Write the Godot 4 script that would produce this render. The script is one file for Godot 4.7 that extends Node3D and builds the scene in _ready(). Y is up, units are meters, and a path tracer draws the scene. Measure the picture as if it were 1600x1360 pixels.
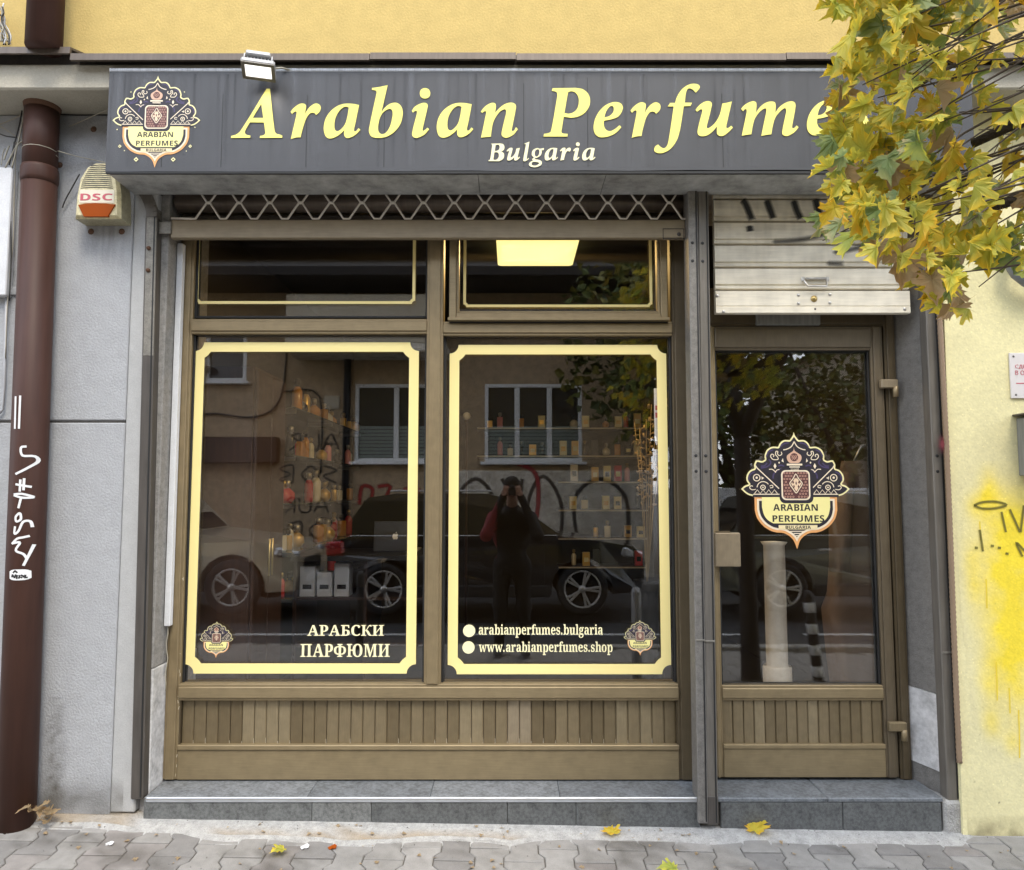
extends Node3D

var org := {}
var used := {}
var M := {}
var rng := RandomNumberGenerator.new()
var frand: FastNoiseLite = FastNoiseLite.new()

# ---------------------------------------------------------------- names and things
func numbered(called: String) -> String:
	var n: int = used.get(called, 0)
	used[called] = n + 1
	return called if n == 0 else "%s_%03d" % [called, n]

func meta(o: Node, label: String, category: String, group := "", kind := "") -> void:
	if label: o.set_meta("label", label)
	if category: o.set_meta("category", category)
	if group: o.set_meta("group", group)
	if kind: o.set_meta("kind", kind)

func thing(called: String, label: String, category: String, at := Vector3.ZERO, group := "") -> Node3D:
	var o := Node3D.new()
	o.name = numbered(called)
	add_child(o)
	o.position = at
	org[o] = at
	meta(o, label, category, group)
	return o

func setting(called: String, at := Vector3.ZERO) -> Node3D:
	var o := Node3D.new()
	o.name = numbered(called)
	add_child(o)
	o.position = at
	org[o] = at
	o.set_meta("kind", "structure")
	return o

func put(called: String, shape, material: Material, parent: Node = null, kind := "") -> MeshInstance3D:
	var o := MeshInstance3D.new()
	if shape is SurfaceTool:
		shape.generate_normals()
		o.mesh = shape.commit()
	else:
		o.mesh = shape
	o.material_override = material
	if parent == null:
		o.name = numbered(called)
		add_child(o)
	else:
		o.name = called
		parent.add_child(o, true)
		if org.has(parent):
			o.position = -org[parent]
	if kind: o.set_meta("kind", kind)
	return o

func dup(o: Node3D, at: Vector3, label: String, group := "") -> Node3D:
	var r: Node3D = o.duplicate()
	r.name = numbered(String(o.name).rstrip("0123456789").rstrip("_"))
	add_child(r)
	r.position = at
	r.set_meta("label", label)
	if group: r.set_meta("group", group)
	return r

# ---------------------------------------------------------------- shapes
func S(smooth := false) -> SurfaceTool:
	var st := SurfaceTool.new()
	st.begin(Mesh.PRIMITIVE_TRIANGLES)
	st.set_smooth_group(0 if smooth else -1)
	return st

func tri(st: SurfaceTool, a: Vector3, b: Vector3, c: Vector3) -> void:
	st.add_vertex(a); st.add_vertex(b); st.add_vertex(c)

func quad(st: SurfaceTool, a: Vector3, b: Vector3, c: Vector3, d: Vector3) -> void:
	tri(st, a, b, c); tri(st, a, c, d)

# axis-aligned box with chamfered edges
func box(st: SurfaceTool, lo: Vector3, hi: Vector3, r := 0.0) -> void:
	var c := (lo + hi) / 2
	var h := (hi - lo).abs() / 2
	boxat(st, Transform3D(Basis(), c), h, r)

func boxat(st: SurfaceTool, xf: Transform3D, h: Vector3, r := 0.0) -> void:
	r = minf(r, minf(h.x, minf(h.y, h.z)) * 0.9)
	var k := h - Vector3(r, r, r)
	var v := func(sx: int, sy: int, sz: int, ax: int) -> Vector3:
		var p := Vector3(k.x * sx, k.y * sy, k.z * sz)
		p[ax] = h[ax] * [sx, sy, sz][ax]
		return xf * p
	for ax in 3:
		for s in [-1, 1]:
			var q := []
			for uv in [[-1, -1], [-1, 1], [1, 1], [1, -1]]:
				var sg := [0, 0, 0]
				sg[ax] = s; sg[(ax + 1) % 3] = uv[0] * s; sg[(ax + 2) % 3] = uv[1]
				q.append(v.call(sg[0], sg[1], sg[2], ax))
			quad(st, q[0], q[1], q[2], q[3])
	if r <= 0.0: return
	for ax in 3:
		var a1 := (ax + 1) % 3
		var a2 := (ax + 2) % 3
		for s1 in [-1, 1]:
			for s2 in [-1, 1]:
				var lo3 := [0, 0, 0]
				lo3[ax] = -1; lo3[a1] = s1; lo3[a2] = s2
				var hi3 := lo3.duplicate()
				hi3[ax] = 1
				var p = v.call(lo3[0], lo3[1], lo3[2], a1)
				var q2 = v.call(lo3[0], lo3[1], lo3[2], a2)
				var p2 = v.call(hi3[0], hi3[1], hi3[2], a1)
				var q3 = v.call(hi3[0], hi3[1], hi3[2], a2)
				if s1 * s2 > 0: quad(st, p, p2, q3, q2)
				else: quad(st, p, q2, q3, p2)
	for sx in [-1, 1]:
		for sy in [-1, 1]:
			for sz in [-1, 1]:
				var a = v.call(sx, sy, sz, 0)
				var b = v.call(sx, sy, sz, 1)
				var c = v.call(sx, sy, sz, 2)
				if sx * sy * sz > 0: tri(st, a, c, b)
				else: tri(st, a, b, c)

func bar(st: SurfaceTool, a: Vector3, b: Vector3, w: float, d: float, r := 0.0, up := Vector3.UP) -> void:
	var y := (b - a).normalized()
	if absf(y.dot(up)) > 0.98: up = Vector3.BACK
	var x := y.cross(up).normalized()
	var z := x.cross(y).normalized()
	boxat(st, Transform3D(Basis(x, y, z), (a + b) / 2), Vector3(w / 2, a.distance_to(b) / 2, d / 2), r)

func tube(st: SurfaceTool, pts: Array, r, sides := 8, capped := true) -> void:
	var rings := []
	var side := Vector3.ZERO
	for i in pts.size():
		var p: Vector3 = pts[i]
		var t: Vector3 = (pts[mini(i + 1, pts.size() - 1)] - pts[maxi(i - 1, 0)]).normalized()
		if side == Vector3.ZERO:
			side = t.cross(Vector3.UP if absf(t.y) < 0.9 else Vector3.RIGHT)
		side = (side - t * side.dot(t)).normalized()
		var up := t.cross(side)
		var rad: float = r[i] if r is Array else r
		var ring := []
		for k in sides:
			var a := TAU * k / sides
			ring.append(p + (side * cos(a) + up * sin(a)) * rad)
		rings.append(ring)
	for i in rings.size() - 1:
		for k in sides:
			var k2 := (k + 1) % sides
			quad(st, rings[i][k], rings[i][k2], rings[i + 1][k2], rings[i + 1][k])
	if capped:
		for k in range(1, sides - 1):
			tri(st, rings[0][0], rings[0][k + 1], rings[0][k])
			tri(st, rings[-1][0], rings[-1][k], rings[-1][k + 1])

# profile: Vector2(radius, height) around +Y of xf
func lathe(st: SurfaceTool, prof: Array, xf := Transform3D(), n := 16) -> void:
	for i in prof.size() - 1:
		for k in n:
			var a := TAU * k / n
			var b := TAU * (k + 1) / n
			var p: Vector2 = prof[i]
			var q: Vector2 = prof[i + 1]
			var v0 := xf * Vector3(p.x * cos(a), p.y, p.x * sin(a))
			var v1 := xf * Vector3(p.x * cos(b), p.y, p.x * sin(b))
			var v2 := xf * Vector3(q.x * cos(b), q.y, q.x * sin(b))
			var v3 := xf * Vector3(q.x * cos(a), q.y, q.x * sin(a))
			if p.x < 1e-6: tri(st, v0, v2, v3)
			elif q.x < 1e-6: tri(st, v0, v1, v3)
			else: quad(st, v0, v1, v2, v3)

# polygon in the XY plane of xf, extruded z0..z1
func prism(st: SurfaceTool, poly: PackedVector2Array, z0: float, z1: float, xf := Transform3D()) -> void:
	var idx := Geometry2D.triangulate_polygon(poly)
	var cw := Geometry2D.is_polygon_clockwise(poly)
	for i in range(0, idx.size(), 3):
		var a := poly[idx[i]]; var b := poly[idx[i + 1]]; var c := poly[idx[i + 2]]
		if (b - a).cross(c - a) > 0:
			var t := b; b = c; c = t
		tri(st, xf * Vector3(a.x, a.y, z1), xf * Vector3(b.x, b.y, z1), xf * Vector3(c.x, c.y, z1))
		tri(st, xf * Vector3(a.x, a.y, z0), xf * Vector3(c.x, c.y, z0), xf * Vector3(b.x, b.y, z0))
	edge(st, poly, z0, z1, xf, cw)

func edge(st: SurfaceTool, poly: PackedVector2Array, z0: float, z1: float, xf: Transform3D, cw: bool) -> void:
	for i in poly.size():
		var a := poly[i]
		var b := poly[(i + 1) % poly.size()]
		if not cw:
			var t := a; a = b; b = t
		quad(st, xf * Vector3(a.x, a.y, z1), xf * Vector3(a.x, a.y, z0), xf * Vector3(b.x, b.y, z0), xf * Vector3(b.x, b.y, z1))

# simple polygons that together make the outline less its holes
func without_holes(outer: PackedVector2Array, holes: Array) -> Array:
	var work := [outer]
	for h in holes:
		var c := Vector2.ZERO
		for p in h: c += p
		c /= h.size()
		var next := []
		for w in work:
			for s in [-1, 1]:
				var far := PackedVector2Array([c + Vector2(0, -9999), c + Vector2(0, 9999), c + Vector2(9999 * s, 9999), c + Vector2(9999 * s, -9999)])
				for piece in Geometry2D.intersect_polygons(w, far):
					for q in Geometry2D.clip_polygons(piece, h):
						next.append(q)
		work = next
	return work

# an outline in millimetres: points are smooth unless marked c; | starts a hole
func outline(text: String, steps := 6) -> Array:
	var out := []
	for part in text.split("|"):
		var pts := []
		var corner := []
		for t in part.strip_edges().split(" ", false):
			corner.append(t.begins_with("c"))
			var xy := t.trim_prefix("c").split(",")
			pts.append(Vector2(xy[0].to_float(), xy[1].to_float()))
		var n := pts.size()
		var poly := PackedVector2Array()
		for i in n:
			var j := (i + 1) % n
			var p: Vector2 = pts[i]
			var q: Vector2 = pts[j]
			if corner[i] and corner[j]:
				poly.append(p)
				continue
			var d := p.distance_to(q)
			var tp: Vector2 = (q - p) if corner[i] else (q - pts[(i - 1 + n) % n]).normalized() * d
			var tq: Vector2 = (q - p) if corner[j] else (pts[(j + 1) % n] - p).normalized() * d
			for k in steps:
				var t := float(k) / steps
				var t2 := t * t
				var t3 := t2 * t
				poly.append(p * (2 * t3 - 3 * t2 + 1) + tp * (t3 - 2 * t2 + t) + q * (3 * t2 - 2 * t3) + tq * (t3 - t2))
		out.append(poly)
	return out

func glyph(st: SurfaceTool, polys: Array, shift: Vector2, scale: float, z0: float, z1: float) -> void:
	var xf := Transform3D(Basis.from_scale(Vector3(scale, scale, 1)), Vector3(shift.x, shift.y, 0))
	var holes := polys.slice(1)
	for piece in without_holes(polys[0], holes):
		var idx := Geometry2D.triangulate_polygon(piece)
		for i in range(0, idx.size(), 3):
			var a: Vector2 = piece[idx[i]]; var b: Vector2 = piece[idx[i + 1]]; var c: Vector2 = piece[idx[i + 2]]
			if (b - a).cross(c - a) > 0:
				var t := b; b = c; c = t
			tri(st, xf * Vector3(a.x, a.y, z1), xf * Vector3(b.x, b.y, z1), xf * Vector3(c.x, c.y, z1))
	for p in polys:
		edge(st, p, z0, z1, xf, Geometry2D.is_polygon_clockwise(p))

func flat(st: SurfaceTool, poly: PackedVector2Array, z: float, col: Color, xf := Transform3D()) -> void:
	var idx := Geometry2D.triangulate_polygon(poly)
	st.set_color(col)
	for i in range(0, idx.size(), 3):
		var a := poly[idx[i]]; var b := poly[idx[i + 1]]; var c := poly[idx[i + 2]]
		if (b - a).cross(c - a) > 0:
			var t := b; b = c; c = t
		tri(st, xf * Vector3(a.x, a.y, z), xf * Vector3(b.x, b.y, z), xf * Vector3(c.x, c.y, z))

func stroke(st: SurfaceTool, pts: Array, w: float, z: float, col: Color, xf := Transform3D(), closed := false) -> void:
	st.set_color(col)
	var n := pts.size()
	var l := []
	var r := []
	for i in n:
		var a: Vector2 = pts[(i - 1 + n) % n] if closed else pts[maxi(i - 1, 0)]
		var b: Vector2 = pts[(i + 1) % n] if closed else pts[mini(i + 1, n - 1)]
		var t := (b - a).normalized()
		var nn := Vector2(-t.y, t.x) * w / 2
		l.append(pts[i] + nn)
		r.append(pts[i] - nn)
	for i in (n if closed else n - 1):
		var j := (i + 1) % n
		quad(st, xf * Vector3(r[i].x, r[i].y, z), xf * Vector3(l[i].x, l[i].y, z), xf * Vector3(l[j].x, l[j].y, z), xf * Vector3(r[j].x, r[j].y, z))

func curve(pts: Array, steps := 5, closed := false) -> Array:
	var out := []
	var n := pts.size()
	for i in (n if closed else n - 1):
		var p0: Vector2 = pts[(i - 1 + n) % n] if closed else pts[maxi(i - 1, 0)]
		var p1: Vector2 = pts[i]
		var p2: Vector2 = pts[(i + 1) % n]
		var p3: Vector2 = pts[(i + 2) % n] if closed else pts[mini(i + 2, n - 1)]
		for k in steps:
			out.append(p1.cubic_interpolate(p2, p0, p3, float(k) / steps))
	if not closed: out.append(pts[-1])
	return out

func arc(c: Vector2, r: float, a0 := 0.0, a1 := 360.0, n := 18) -> Array:
	var out := []
	for i in n + 1:
		var a := deg_to_rad(lerpf(a0, a1, float(i) / n))
		out.append(c + Vector2(cos(a), sin(a)) * r)
	if absf(a1 - a0) >= 359.9: out.pop_back()
	return out

# a band round a rectangle whose corners are scooped out
func scooped_band(st: SurfaceTool, x0: float, y0: float, x1: float, y1: float, t: float, r: float, z0: float, z1: float) -> void:
	var outer := []
	var inner := []
	var big := r + t
	var e := asin(t / big)
	for k in 4:
		var c := Vector2([x0, x1, x1, x0][k], [y0, y0, y1, y1][k])
		var start: float = [PI / 2, PI, -PI / 2, 0.0][k]
		for i in 9:
			var f := i / 8.0
			var ao := start - f * PI / 2
			var ai := (start - e) - f * (PI / 2 - 2 * e)
			outer.append(c + Vector2(cos(ao), sin(ao)) * r)
			inner.append(c + Vector2(cos(ai), sin(ai)) * big)
	var n := outer.size()
	for i in n:
		var j := (i + 1) % n
		var a: Vector2 = outer[i]; var b: Vector2 = outer[j]; var c2: Vector2 = inner[j]; var d: Vector2 = inner[i]
		quad(st, Vector3(a.x, a.y, z1), Vector3(d.x, d.y, z1), Vector3(c2.x, c2.y, z1), Vector3(b.x, b.y, z1))
		quad(st, Vector3(a.x, a.y, z0), Vector3(a.x, a.y, z1), Vector3(b.x, b.y, z1), Vector3(b.x, b.y, z0))
		quad(st, Vector3(d.x, d.y, z1), Vector3(d.x, d.y, z0), Vector3(c2.x, c2.y, z0), Vector3(c2.x, c2.y, z1))

func text_mesh(words: String, font: Font) -> TextMesh:
	var t := TextMesh.new()
	t.text = words
	t.font = font
	t.font_size = 64
	t.pixel_size = 0.01
	t.depth = 0.02
	t.curve_step = 1.0
	return t

func lettering(called: String, words: String, font: Font, lo: Vector2, hi: Vector2, z: float, material: Material, parent: Node, deep := 0.001) -> MeshInstance3D:
	var t := text_mesh(words, font)
	var b := t.get_aabb()
	var o := put(called, t, material, parent)
	var k := Vector2((hi.x - lo.x) / b.size.x, (hi.y - lo.y) / b.size.y)
	o.scale = Vector3(k.x, k.y, deep / b.size.z)
	o.position += Vector3(lo.x - b.position.x * k.x, lo.y - b.position.y * k.y, z - b.position.z * o.scale.z)
	return o

# ---------------------------------------------------------------- textures and materials
func noise_bytes(w: int, h: int, sd: int, freq: float, sx: int, sy: int, oct := 3) -> PackedByteArray:
	var n := FastNoiseLite.new()
	n.seed = sd
	n.noise_type = FastNoiseLite.TYPE_SIMPLEX_SMOOTH
	n.frequency = freq
	n.fractal_octaves = oct
	var im := n.get_seamless_image(maxi(w / sx, 8), maxi(h / sy, 8))
	im.convert(Image.FORMAT_L8)
	if im.get_width() != w or im.get_height() != h:
		im.resize(w, h, Image.INTERPOLATE_CUBIC)
	return im.get_data()

# a neutral pattern around 0.75; layers: [frequency, stretch x, stretch y, strength]
func pattern(w: int, h: int, sd: int, layers: Array, tint := Vector3.ONE, specks := 0.0, speck_dark := 0.4) -> ImageTexture:
	var sets := []
	for i in layers.size():
		sets.append(noise_bytes(w, h, sd + i * 7, layers[i][0], layers[i][1], layers[i][2]))
	var table := PackedByteArray()
	table.resize(1024)
	for i in 1024:
		table[i] = int(clampf(pow(i / 1023.0, 1 / 2.2) * 255, 0, 255))
	var data := PackedByteArray()
	data.resize(w * h * 3)
	var r := RandomNumberGenerator.new()
	r.seed = sd
	var L := layers.size()
	var amp := []
	for l in layers: amp.append(l[3] / 128.0)
	for i in w * h:
		var v := 0.75
		for l in L:
			v += (sets[l][i] - 128) * amp[l]
		if specks > 0.0 and r.randf() < specks:
			v *= speck_dark if r.randf() < 0.6 else 1.25
		var q := 1.0 - v
		data[i * 3] = table[clampi(int((v + q * 0.12 * (tint.x - 1.0) * 8.0) * 1023), 0, 1023)]
		data[i * 3 + 1] = table[clampi(int((v + q * 0.12 * (tint.y - 1.0) * 8.0) * 1023), 0, 1023)]
		data[i * 3 + 2] = table[clampi(int((v + q * 0.12 * (tint.z - 1.0) * 8.0) * 1023), 0, 1023)]
	return ImageTexture.create_from_image(Image.create_from_data(w, h, false, Image.FORMAT_RGB8, data))

func relief(w: int, h: int, sd: int, layers: Array) -> ImageTexture:
	var sets := []
	for i in layers.size():
		sets.append(noise_bytes(w, h, sd + i * 7, layers[i][0], layers[i][1], layers[i][2]))
	var data := PackedByteArray()
	data.resize(w * h)
	for i in w * h:
		var v := 128.0
		for l in layers.size():
			v += (sets[l][i] - 128) * layers[l][3]
		data[i] = int(clampf(v, 0, 255))
	return ImageTexture.create_from_image(Image.create_from_data(w, h, false, Image.FORMAT_L8, data))

func mat(r: float, g: float, b: float, rough := 0.8, metal := 0.0, tex: Texture2D = null, per_metre := 1.0, bump: Texture2D = null, bump_cm := 0.1) -> StandardMaterial3D:
	var m := StandardMaterial3D.new()
	var k := 1.0 / 0.75 if tex else 1.0
	m.albedo_color = Color(r * k, g * k, b * k).linear_to_srgb()
	m.roughness = rough
	m.metallic = metal
	if tex:
		m.albedo_texture = tex
	if bump:
		m.heightmap_enabled = true
		m.heightmap_texture = bump
		m.heightmap_scale = bump_cm
	if tex or bump:
		m.uv1_triplanar = true
		m.uv1_world_triplanar = true
		m.uv1_scale = Vector3.ONE * per_metre
	return m

func vmat(rough := 0.6, fade := false) -> StandardMaterial3D:
	var m := StandardMaterial3D.new()
	m.vertex_color_use_as_albedo = true
	m.roughness = rough
	if fade: m.transparency = BaseMaterial3D.TRANSPARENCY_ALPHA
	return m

func glow(r: float, g: float, b: float, e: float) -> StandardMaterial3D:
	var m := StandardMaterial3D.new()
	m.albedo_color = Color(0.8, 0.8, 0.8)
	m.emission_enabled = true
	m.emission = Color(r, g, b)
	m.emission_energy_multiplier = e
	return m

# paint with soft edges: a grid on a plane facing +z whose vertex alpha is field(x, y)
func paint(called: String, x0: float, y0: float, x1: float, y1: float, nx: int, ny: int, z: float, col: Color, field: Callable, parent: Node, over = null) -> void:
	var st := S(true)
	var a := []
	for j in ny + 1:
		for i in nx + 1:
			a.append(clampf(field.call(lerpf(x0, x1, float(i) / nx), lerpf(y0, y1, float(j) / ny)), 0, 1))
	var p := func(i: int, j: int) -> void:
		var al: float = a[j * (nx + 1) + i]
		st.set_color(Color(col.r, col.g, col.b, al) if over == null else over.lerp(col, al))
		st.add_vertex(Vector3(lerpf(x0, x1, float(i) / nx), lerpf(y0, y1, float(j) / ny), z))
	for j in ny:
		for i in nx:
			if a[j * (nx + 1) + i] + a[j * (nx + 1) + i + 1] + a[(j + 1) * (nx + 1) + i] + a[(j + 1) * (nx + 1) + i + 1] < 0.01: continue
			p.call(i, j); p.call(i, j + 1); p.call(i + 1, j + 1)
			p.call(i, j); p.call(i + 1, j + 1); p.call(i + 1, j)
	put(called, st, M.paint if over == null else M.wall_print, parent)

func spray(st: SurfaceTool, pts: Array, w: float, z: float, col: Color, core := 0.55, end := 1.0) -> void:
	# a sprayed line: solid in the middle, fading to its edges
	for s in [-1, 1]:
		for i in pts.size() - 1:
			var a: Vector2 = pts[i]; var b: Vector2 = pts[i + 1]
			var ta: Vector2 = (pts[i + 1] - pts[maxi(i - 1, 0)]).normalized()
			var tb: Vector2 = (pts[mini(i + 2, pts.size() - 1)] - pts[i]).normalized()
			var na: Vector2 = Vector2(-ta.y, ta.x) * s * w / 2
			var nb: Vector2 = Vector2(-tb.y, tb.x) * s * w / 2
			var f := col
			for lay in [[0.0, core, 1.0, 1.0], [core, 1.0, 1.0, 0.0]]:
				var q := [a + na * lay[0], b + nb * lay[0], b + nb * lay[1], a + na * lay[1]]
				var ea := end if i == 0 else 1.0
				var eb := end if i == pts.size() - 2 else 1.0
				var al := [lay[2] * ea, lay[2] * eb, lay[3] * eb, lay[3] * ea]
				for k in [0, 1, 2, 0, 2, 3]:
					f.a = col.a * al[k]
					st.set_color(f)
					st.add_vertex(Vector3(q[k].x, q[k].y, z))

# ================================================================= the place
func _ready() -> void:
	rng.seed = 20241
	frand.seed = 5
	frand.frequency = 1.0
	var cam := Camera3D.new()
	cam.name = "camera"
	cam.fov = 61.19
	cam.near = 0.05
	cam.far = 400.0
	cam.position = Vector3(0, 1.46, 3.55)
	cam.rotation.x = atan(88.0 / 1150.0)
	add_child(cam)
	cam.current = true
	var we := WorldEnvironment.new()
	we.name = "world_environment"
	var env := Environment.new()
	env.background_mode = Environment.BG_SKY
	var sm := ProceduralSkyMaterial.new()
	sm.sky_top_color = Color(0.86, 0.9, 0.97)
	sm.sky_horizon_color = Color(0.93, 0.94, 0.95)
	sm.sky_curve = 0.2
	sm.ground_bottom_color = Color(0.3, 0.29, 0.28)
	sm.ground_horizon_color = Color(0.6, 0.6, 0.6)
	var sky := Sky.new()
	sky.sky_material = sm
	env.sky = sky
	env.background_energy_multiplier = 1.4
	env.tonemap_mode = Environment.TONE_MAPPER_LINEAR
	env.tonemap_exposure = 3.1
	env.sdfgi_enabled = true
	env.ssao_enabled = true
	env.ssil_enabled = true
	we.environment = env
	add_child(we)
	var sun := DirectionalLight3D.new()
	sun.name = "sun"
	sun.light_energy = 0.3
	sun.light_angular_distance = 20.0
	sun.light_color = Color(1.0, 0.97, 0.92)
	sun.shadow_enabled = true
	sun.rotation_degrees = Vector3(-56, 16, 0)
	add_child(sun)
	make_materials()
	ground()
	shop_building()
	step_and_posts()
	shop_window()
	shop_door()
	sign_board()
	grille_and_shutter()
	wall_fittings()
	right_wall_things()
	interior()
	street_tree()
	across_the_street()
	photographer()
	litter()

func make_materials() -> void:
	var plaster := pattern(512, 512, 11, [[0.015, 1, 1, 0.045], [0.12, 1, 1, 0.05], [0.4, 1, 1, 0.05]], Vector3(1.0, 1.0, 1.0), 0.02, 0.85)
	var rough_relief := relief(512, 512, 21, [[0.11, 1, 1, 0.7], [0.3, 1, 1, 0.35]])
	var fine_relief := relief(512, 512, 31, [[0.25, 1, 1, 0.6], [0.05, 1, 1, 0.4]])
	var stone := pattern(512, 512, 41, [[0.03, 1, 1, 0.16], [0.3, 1, 1, 0.2], [0.09, 1, 1, 0.1]], Vector3.ONE, 0.06, 0.55)
	var grain := pattern(512, 512, 51, [[0.02, 1, 1, 0.08], [0.35, 1, 1, 0.10]], Vector3.ONE, 0.05, 0.6)
	var cloudy := pattern(512, 512, 61, [[0.015, 1, 1, 0.24], [0.06, 1, 1, 0.16], [0.3, 1, 1, 0.1]], Vector3.ONE, 0.01, 1.5)
	var blotchy := pattern(512, 512, 65, [[0.012, 1, 1, 0.22], [0.05, 1, 1, 0.30], [0.16, 1, 1, 0.22]], Vector3.ONE, 0.02, 1.5)
	var streaks := pattern(512, 512, 71, [[0.08, 1, 16, 0.14], [0.3, 1, 16, 0.05], [0.02, 1, 2, 0.08]])
	var soft_streaks := pattern(512, 512, 75, [[0.05, 1, 8, 0.025], [0.3, 1, 16, 0.03], [0.012, 1, 1, 0.05]])
	var brushed := pattern(512, 512, 81, [[0.2, 1, 16, 0.06], [0.02, 1, 1, 0.08]], Vector3.ONE, 0.0012, 1.0)
	var brushed_h := pattern(512, 512, 91, [[0.2, 16, 1, 0.06], [0.02, 1, 1, 0.08]], Vector3.ONE, 0.0012, 1.0)
	var wood := pattern(512, 512, 101, [[0.06, 1, 12, 0.18], [0.25, 1, 16, 0.08]])
	M.plaster = mat(0.37, 0.377, 0.39, 0.92, 0, plaster, 1.3, rough_relief, 0.26)
	M.plaster_smooth = mat(0.36, 0.345, 0.31, 0.9, 0, stone, 0.8, fine_relief, 0.25)
	M.ledge = mat(0.42, 0.39, 0.32, 0.9, 0, plaster, 0.7, fine_relief, 0.3)
	M.yellow_wall = mat(0.56, 0.41, 0.145, 0.92, 0, plaster, 1.3, rough_relief, 0.13)
	M.pale_wall = mat(0.76, 0.69, 0.39, 0.9, 0, plaster, 0.5, fine_relief, 0.2)
	M.stone = mat(0.17, 0.16, 0.145, 0.9, 0, stone, 1.4, fine_relief, 0.3)
	M.marble = mat(0.52, 0.51, 0.50, 0.75, 0, cloudy, 1.1, fine_relief, 0.25)
	M.render_strip = mat(0.355, 0.345, 0.325, 0.93, 0, stone, 1.1, rough_relief, 0.5)
	M.render_tan = mat(0.42, 0.36, 0.27, 0.93, 0, stone, 1.3, rough_relief, 0.6)
	M.paver = []
	for c in [[0.245, 0.232, 0.214], [0.195, 0.184, 0.172], [0.275, 0.261, 0.243], [0.23, 0.21, 0.194]]:
		M.paver.append(mat(c[0], c[1], c[2], 0.92, 0, grain, 1.7, fine_relief, 0.12))
	M.joint = mat(0.12, 0.11, 0.095, 0.97, 0, stone, 2.5)
	M.asphalt = mat(0.042, 0.041, 0.040, 0.9, 0, grain, 1.2, fine_relief, 0.2)
	M.kerb = mat(0.3, 0.29, 0.27, 0.9, 0, grain, 1.1)
	M.line = mat(0.5, 0.5, 0.48, 0.8, 0, stone, 1.3)
	M.slate = []
	for c in [[0.118, 0.122, 0.120], [0.092, 0.095, 0.094], [0.142, 0.146, 0.143]]:
		M.slate.append(mat(c[0], c[1], c[2], 0.55, 0, blotchy, 2.0, fine_relief, 0.06))
	M.trim = mat(0.50, 0.52, 0.55, 0.35, 0.5, brushed_h, 1.0)
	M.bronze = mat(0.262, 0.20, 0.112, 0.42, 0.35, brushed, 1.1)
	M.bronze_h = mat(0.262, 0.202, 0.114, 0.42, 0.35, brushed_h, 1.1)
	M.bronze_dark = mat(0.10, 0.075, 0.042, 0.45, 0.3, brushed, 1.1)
	M.slat = []
	for c in [[0.175, 0.134, 0.075], [0.21, 0.163, 0.094], [0.255, 0.203, 0.122], [0.15, 0.113, 0.062], [0.28, 0.225, 0.15]]:
		M.slat.append(mat(c[0], c[1], c[2], 0.45, 0.3, brushed, 1.6))
	M.gasket = mat(0.012, 0.012, 0.012, 0.6)
	M.rail = mat(0.16, 0.145, 0.125, 0.5, 0.25, streaks, 0.9, fine_relief, 0.08)
	M.rail_dark = mat(0.085, 0.075, 0.066, 0.5, 0.25, streaks, 0.9, fine_relief, 0.08)
	M.rail_light = mat(0.215, 0.20, 0.172, 0.5, 0.3, stone, 1.5, fine_relief, 0.1)
	M.steel = mat(0.55, 0.53, 0.5, 0.35, 0.8)
	M.lamp_grey = mat(0.36, 0.36, 0.37, 0.5, 0.3)
	M.bronze_bar = mat(0.26, 0.21, 0.14, 0.5, 0.3, brushed_h, 0.9)
	M.galv = mat(0.62, 0.57, 0.50, 0.5, 0.2)
	M.brass = mat(0.45, 0.33, 0.13, 0.35, 0.8)
	M.plaque = mat(0.66, 0.62, 0.60, 0.5)
	M.lamp_grey2 = mat(0.16, 0.17, 0.19, 0.5)
	M.shelf_glass = mat(0.12, 0.14, 0.13, 0.15)
	M.shelf_edge = mat(0.5, 0.46, 0.38, 0.4)
	M.b_amber = mat(0.55, 0.26, 0.05, 0.15)
	M.b_red = mat(0.5, 0.05, 0.05, 0.15)
	M.b_gold = mat(0.75, 0.5, 0.14, 0.3, 0.3)
	M.b_black = mat(0.015, 0.013, 0.013, 0.2)
	M.b_clear = mat(0.75, 0.72, 0.63, 0.1)
	M.b_pink = mat(0.75, 0.3, 0.36, 0.2)
	M.b_box_red = mat(0.6, 0.05, 0.08, 0.4)
	M.laptop_grey = mat(0.05, 0.05, 0.052, 0.4, 0.4)
	M.cream_white = mat(0.62, 0.57, 0.48, 0.6, 0, plaster, 0.8)
	M.coat = mat(0.16, 0.10, 0.06, 0.9)
	M.car_black = mat(0.006, 0.0065, 0.010, 0.25)
	M.car_beige = mat(0.58, 0.51, 0.38, 0.3, 0.2)
	M.car_grey = mat(0.14, 0.145, 0.125, 0.3, 0.3)
	for cm in [M.car_black, M.car_beige, M.car_grey]:
		cm.clearcoat_enabled = true
		cm.clearcoat_roughness = 0.05
	M.car_glass = mat(0.01, 0.012, 0.012, 0.06)
	M.car_lamp = mat(0.5, 0.5, 0.5, 0.1, 0.4)
	M.car_red = mat(0.35, 0.015, 0.015, 0.15)
	M.tyre = mat(0.018, 0.018, 0.018, 0.85)
	M.far_pane = mat(0.03, 0.034, 0.036, 0.08)
	M.blind = mat(0.22, 0.25, 0.22, 0.6)
	M.cloth = vmat(0.85)
	M.skin = vmat(0.55)
	M.galv_post = mat(0.20, 0.188, 0.172, 0.5, 0.3, stone, 1.8, fine_relief, 0.12)
	M.bronze_shaded = mat(0.135, 0.105, 0.066, 0.45, 0.3, brushed, 1.1)  # the door bronze darkened: shade on its right and top painted in
	M.tread = mat(0.135, 0.145, 0.155, 0.5, 0, blotchy, 1.6, fine_relief, 0.06)
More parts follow.
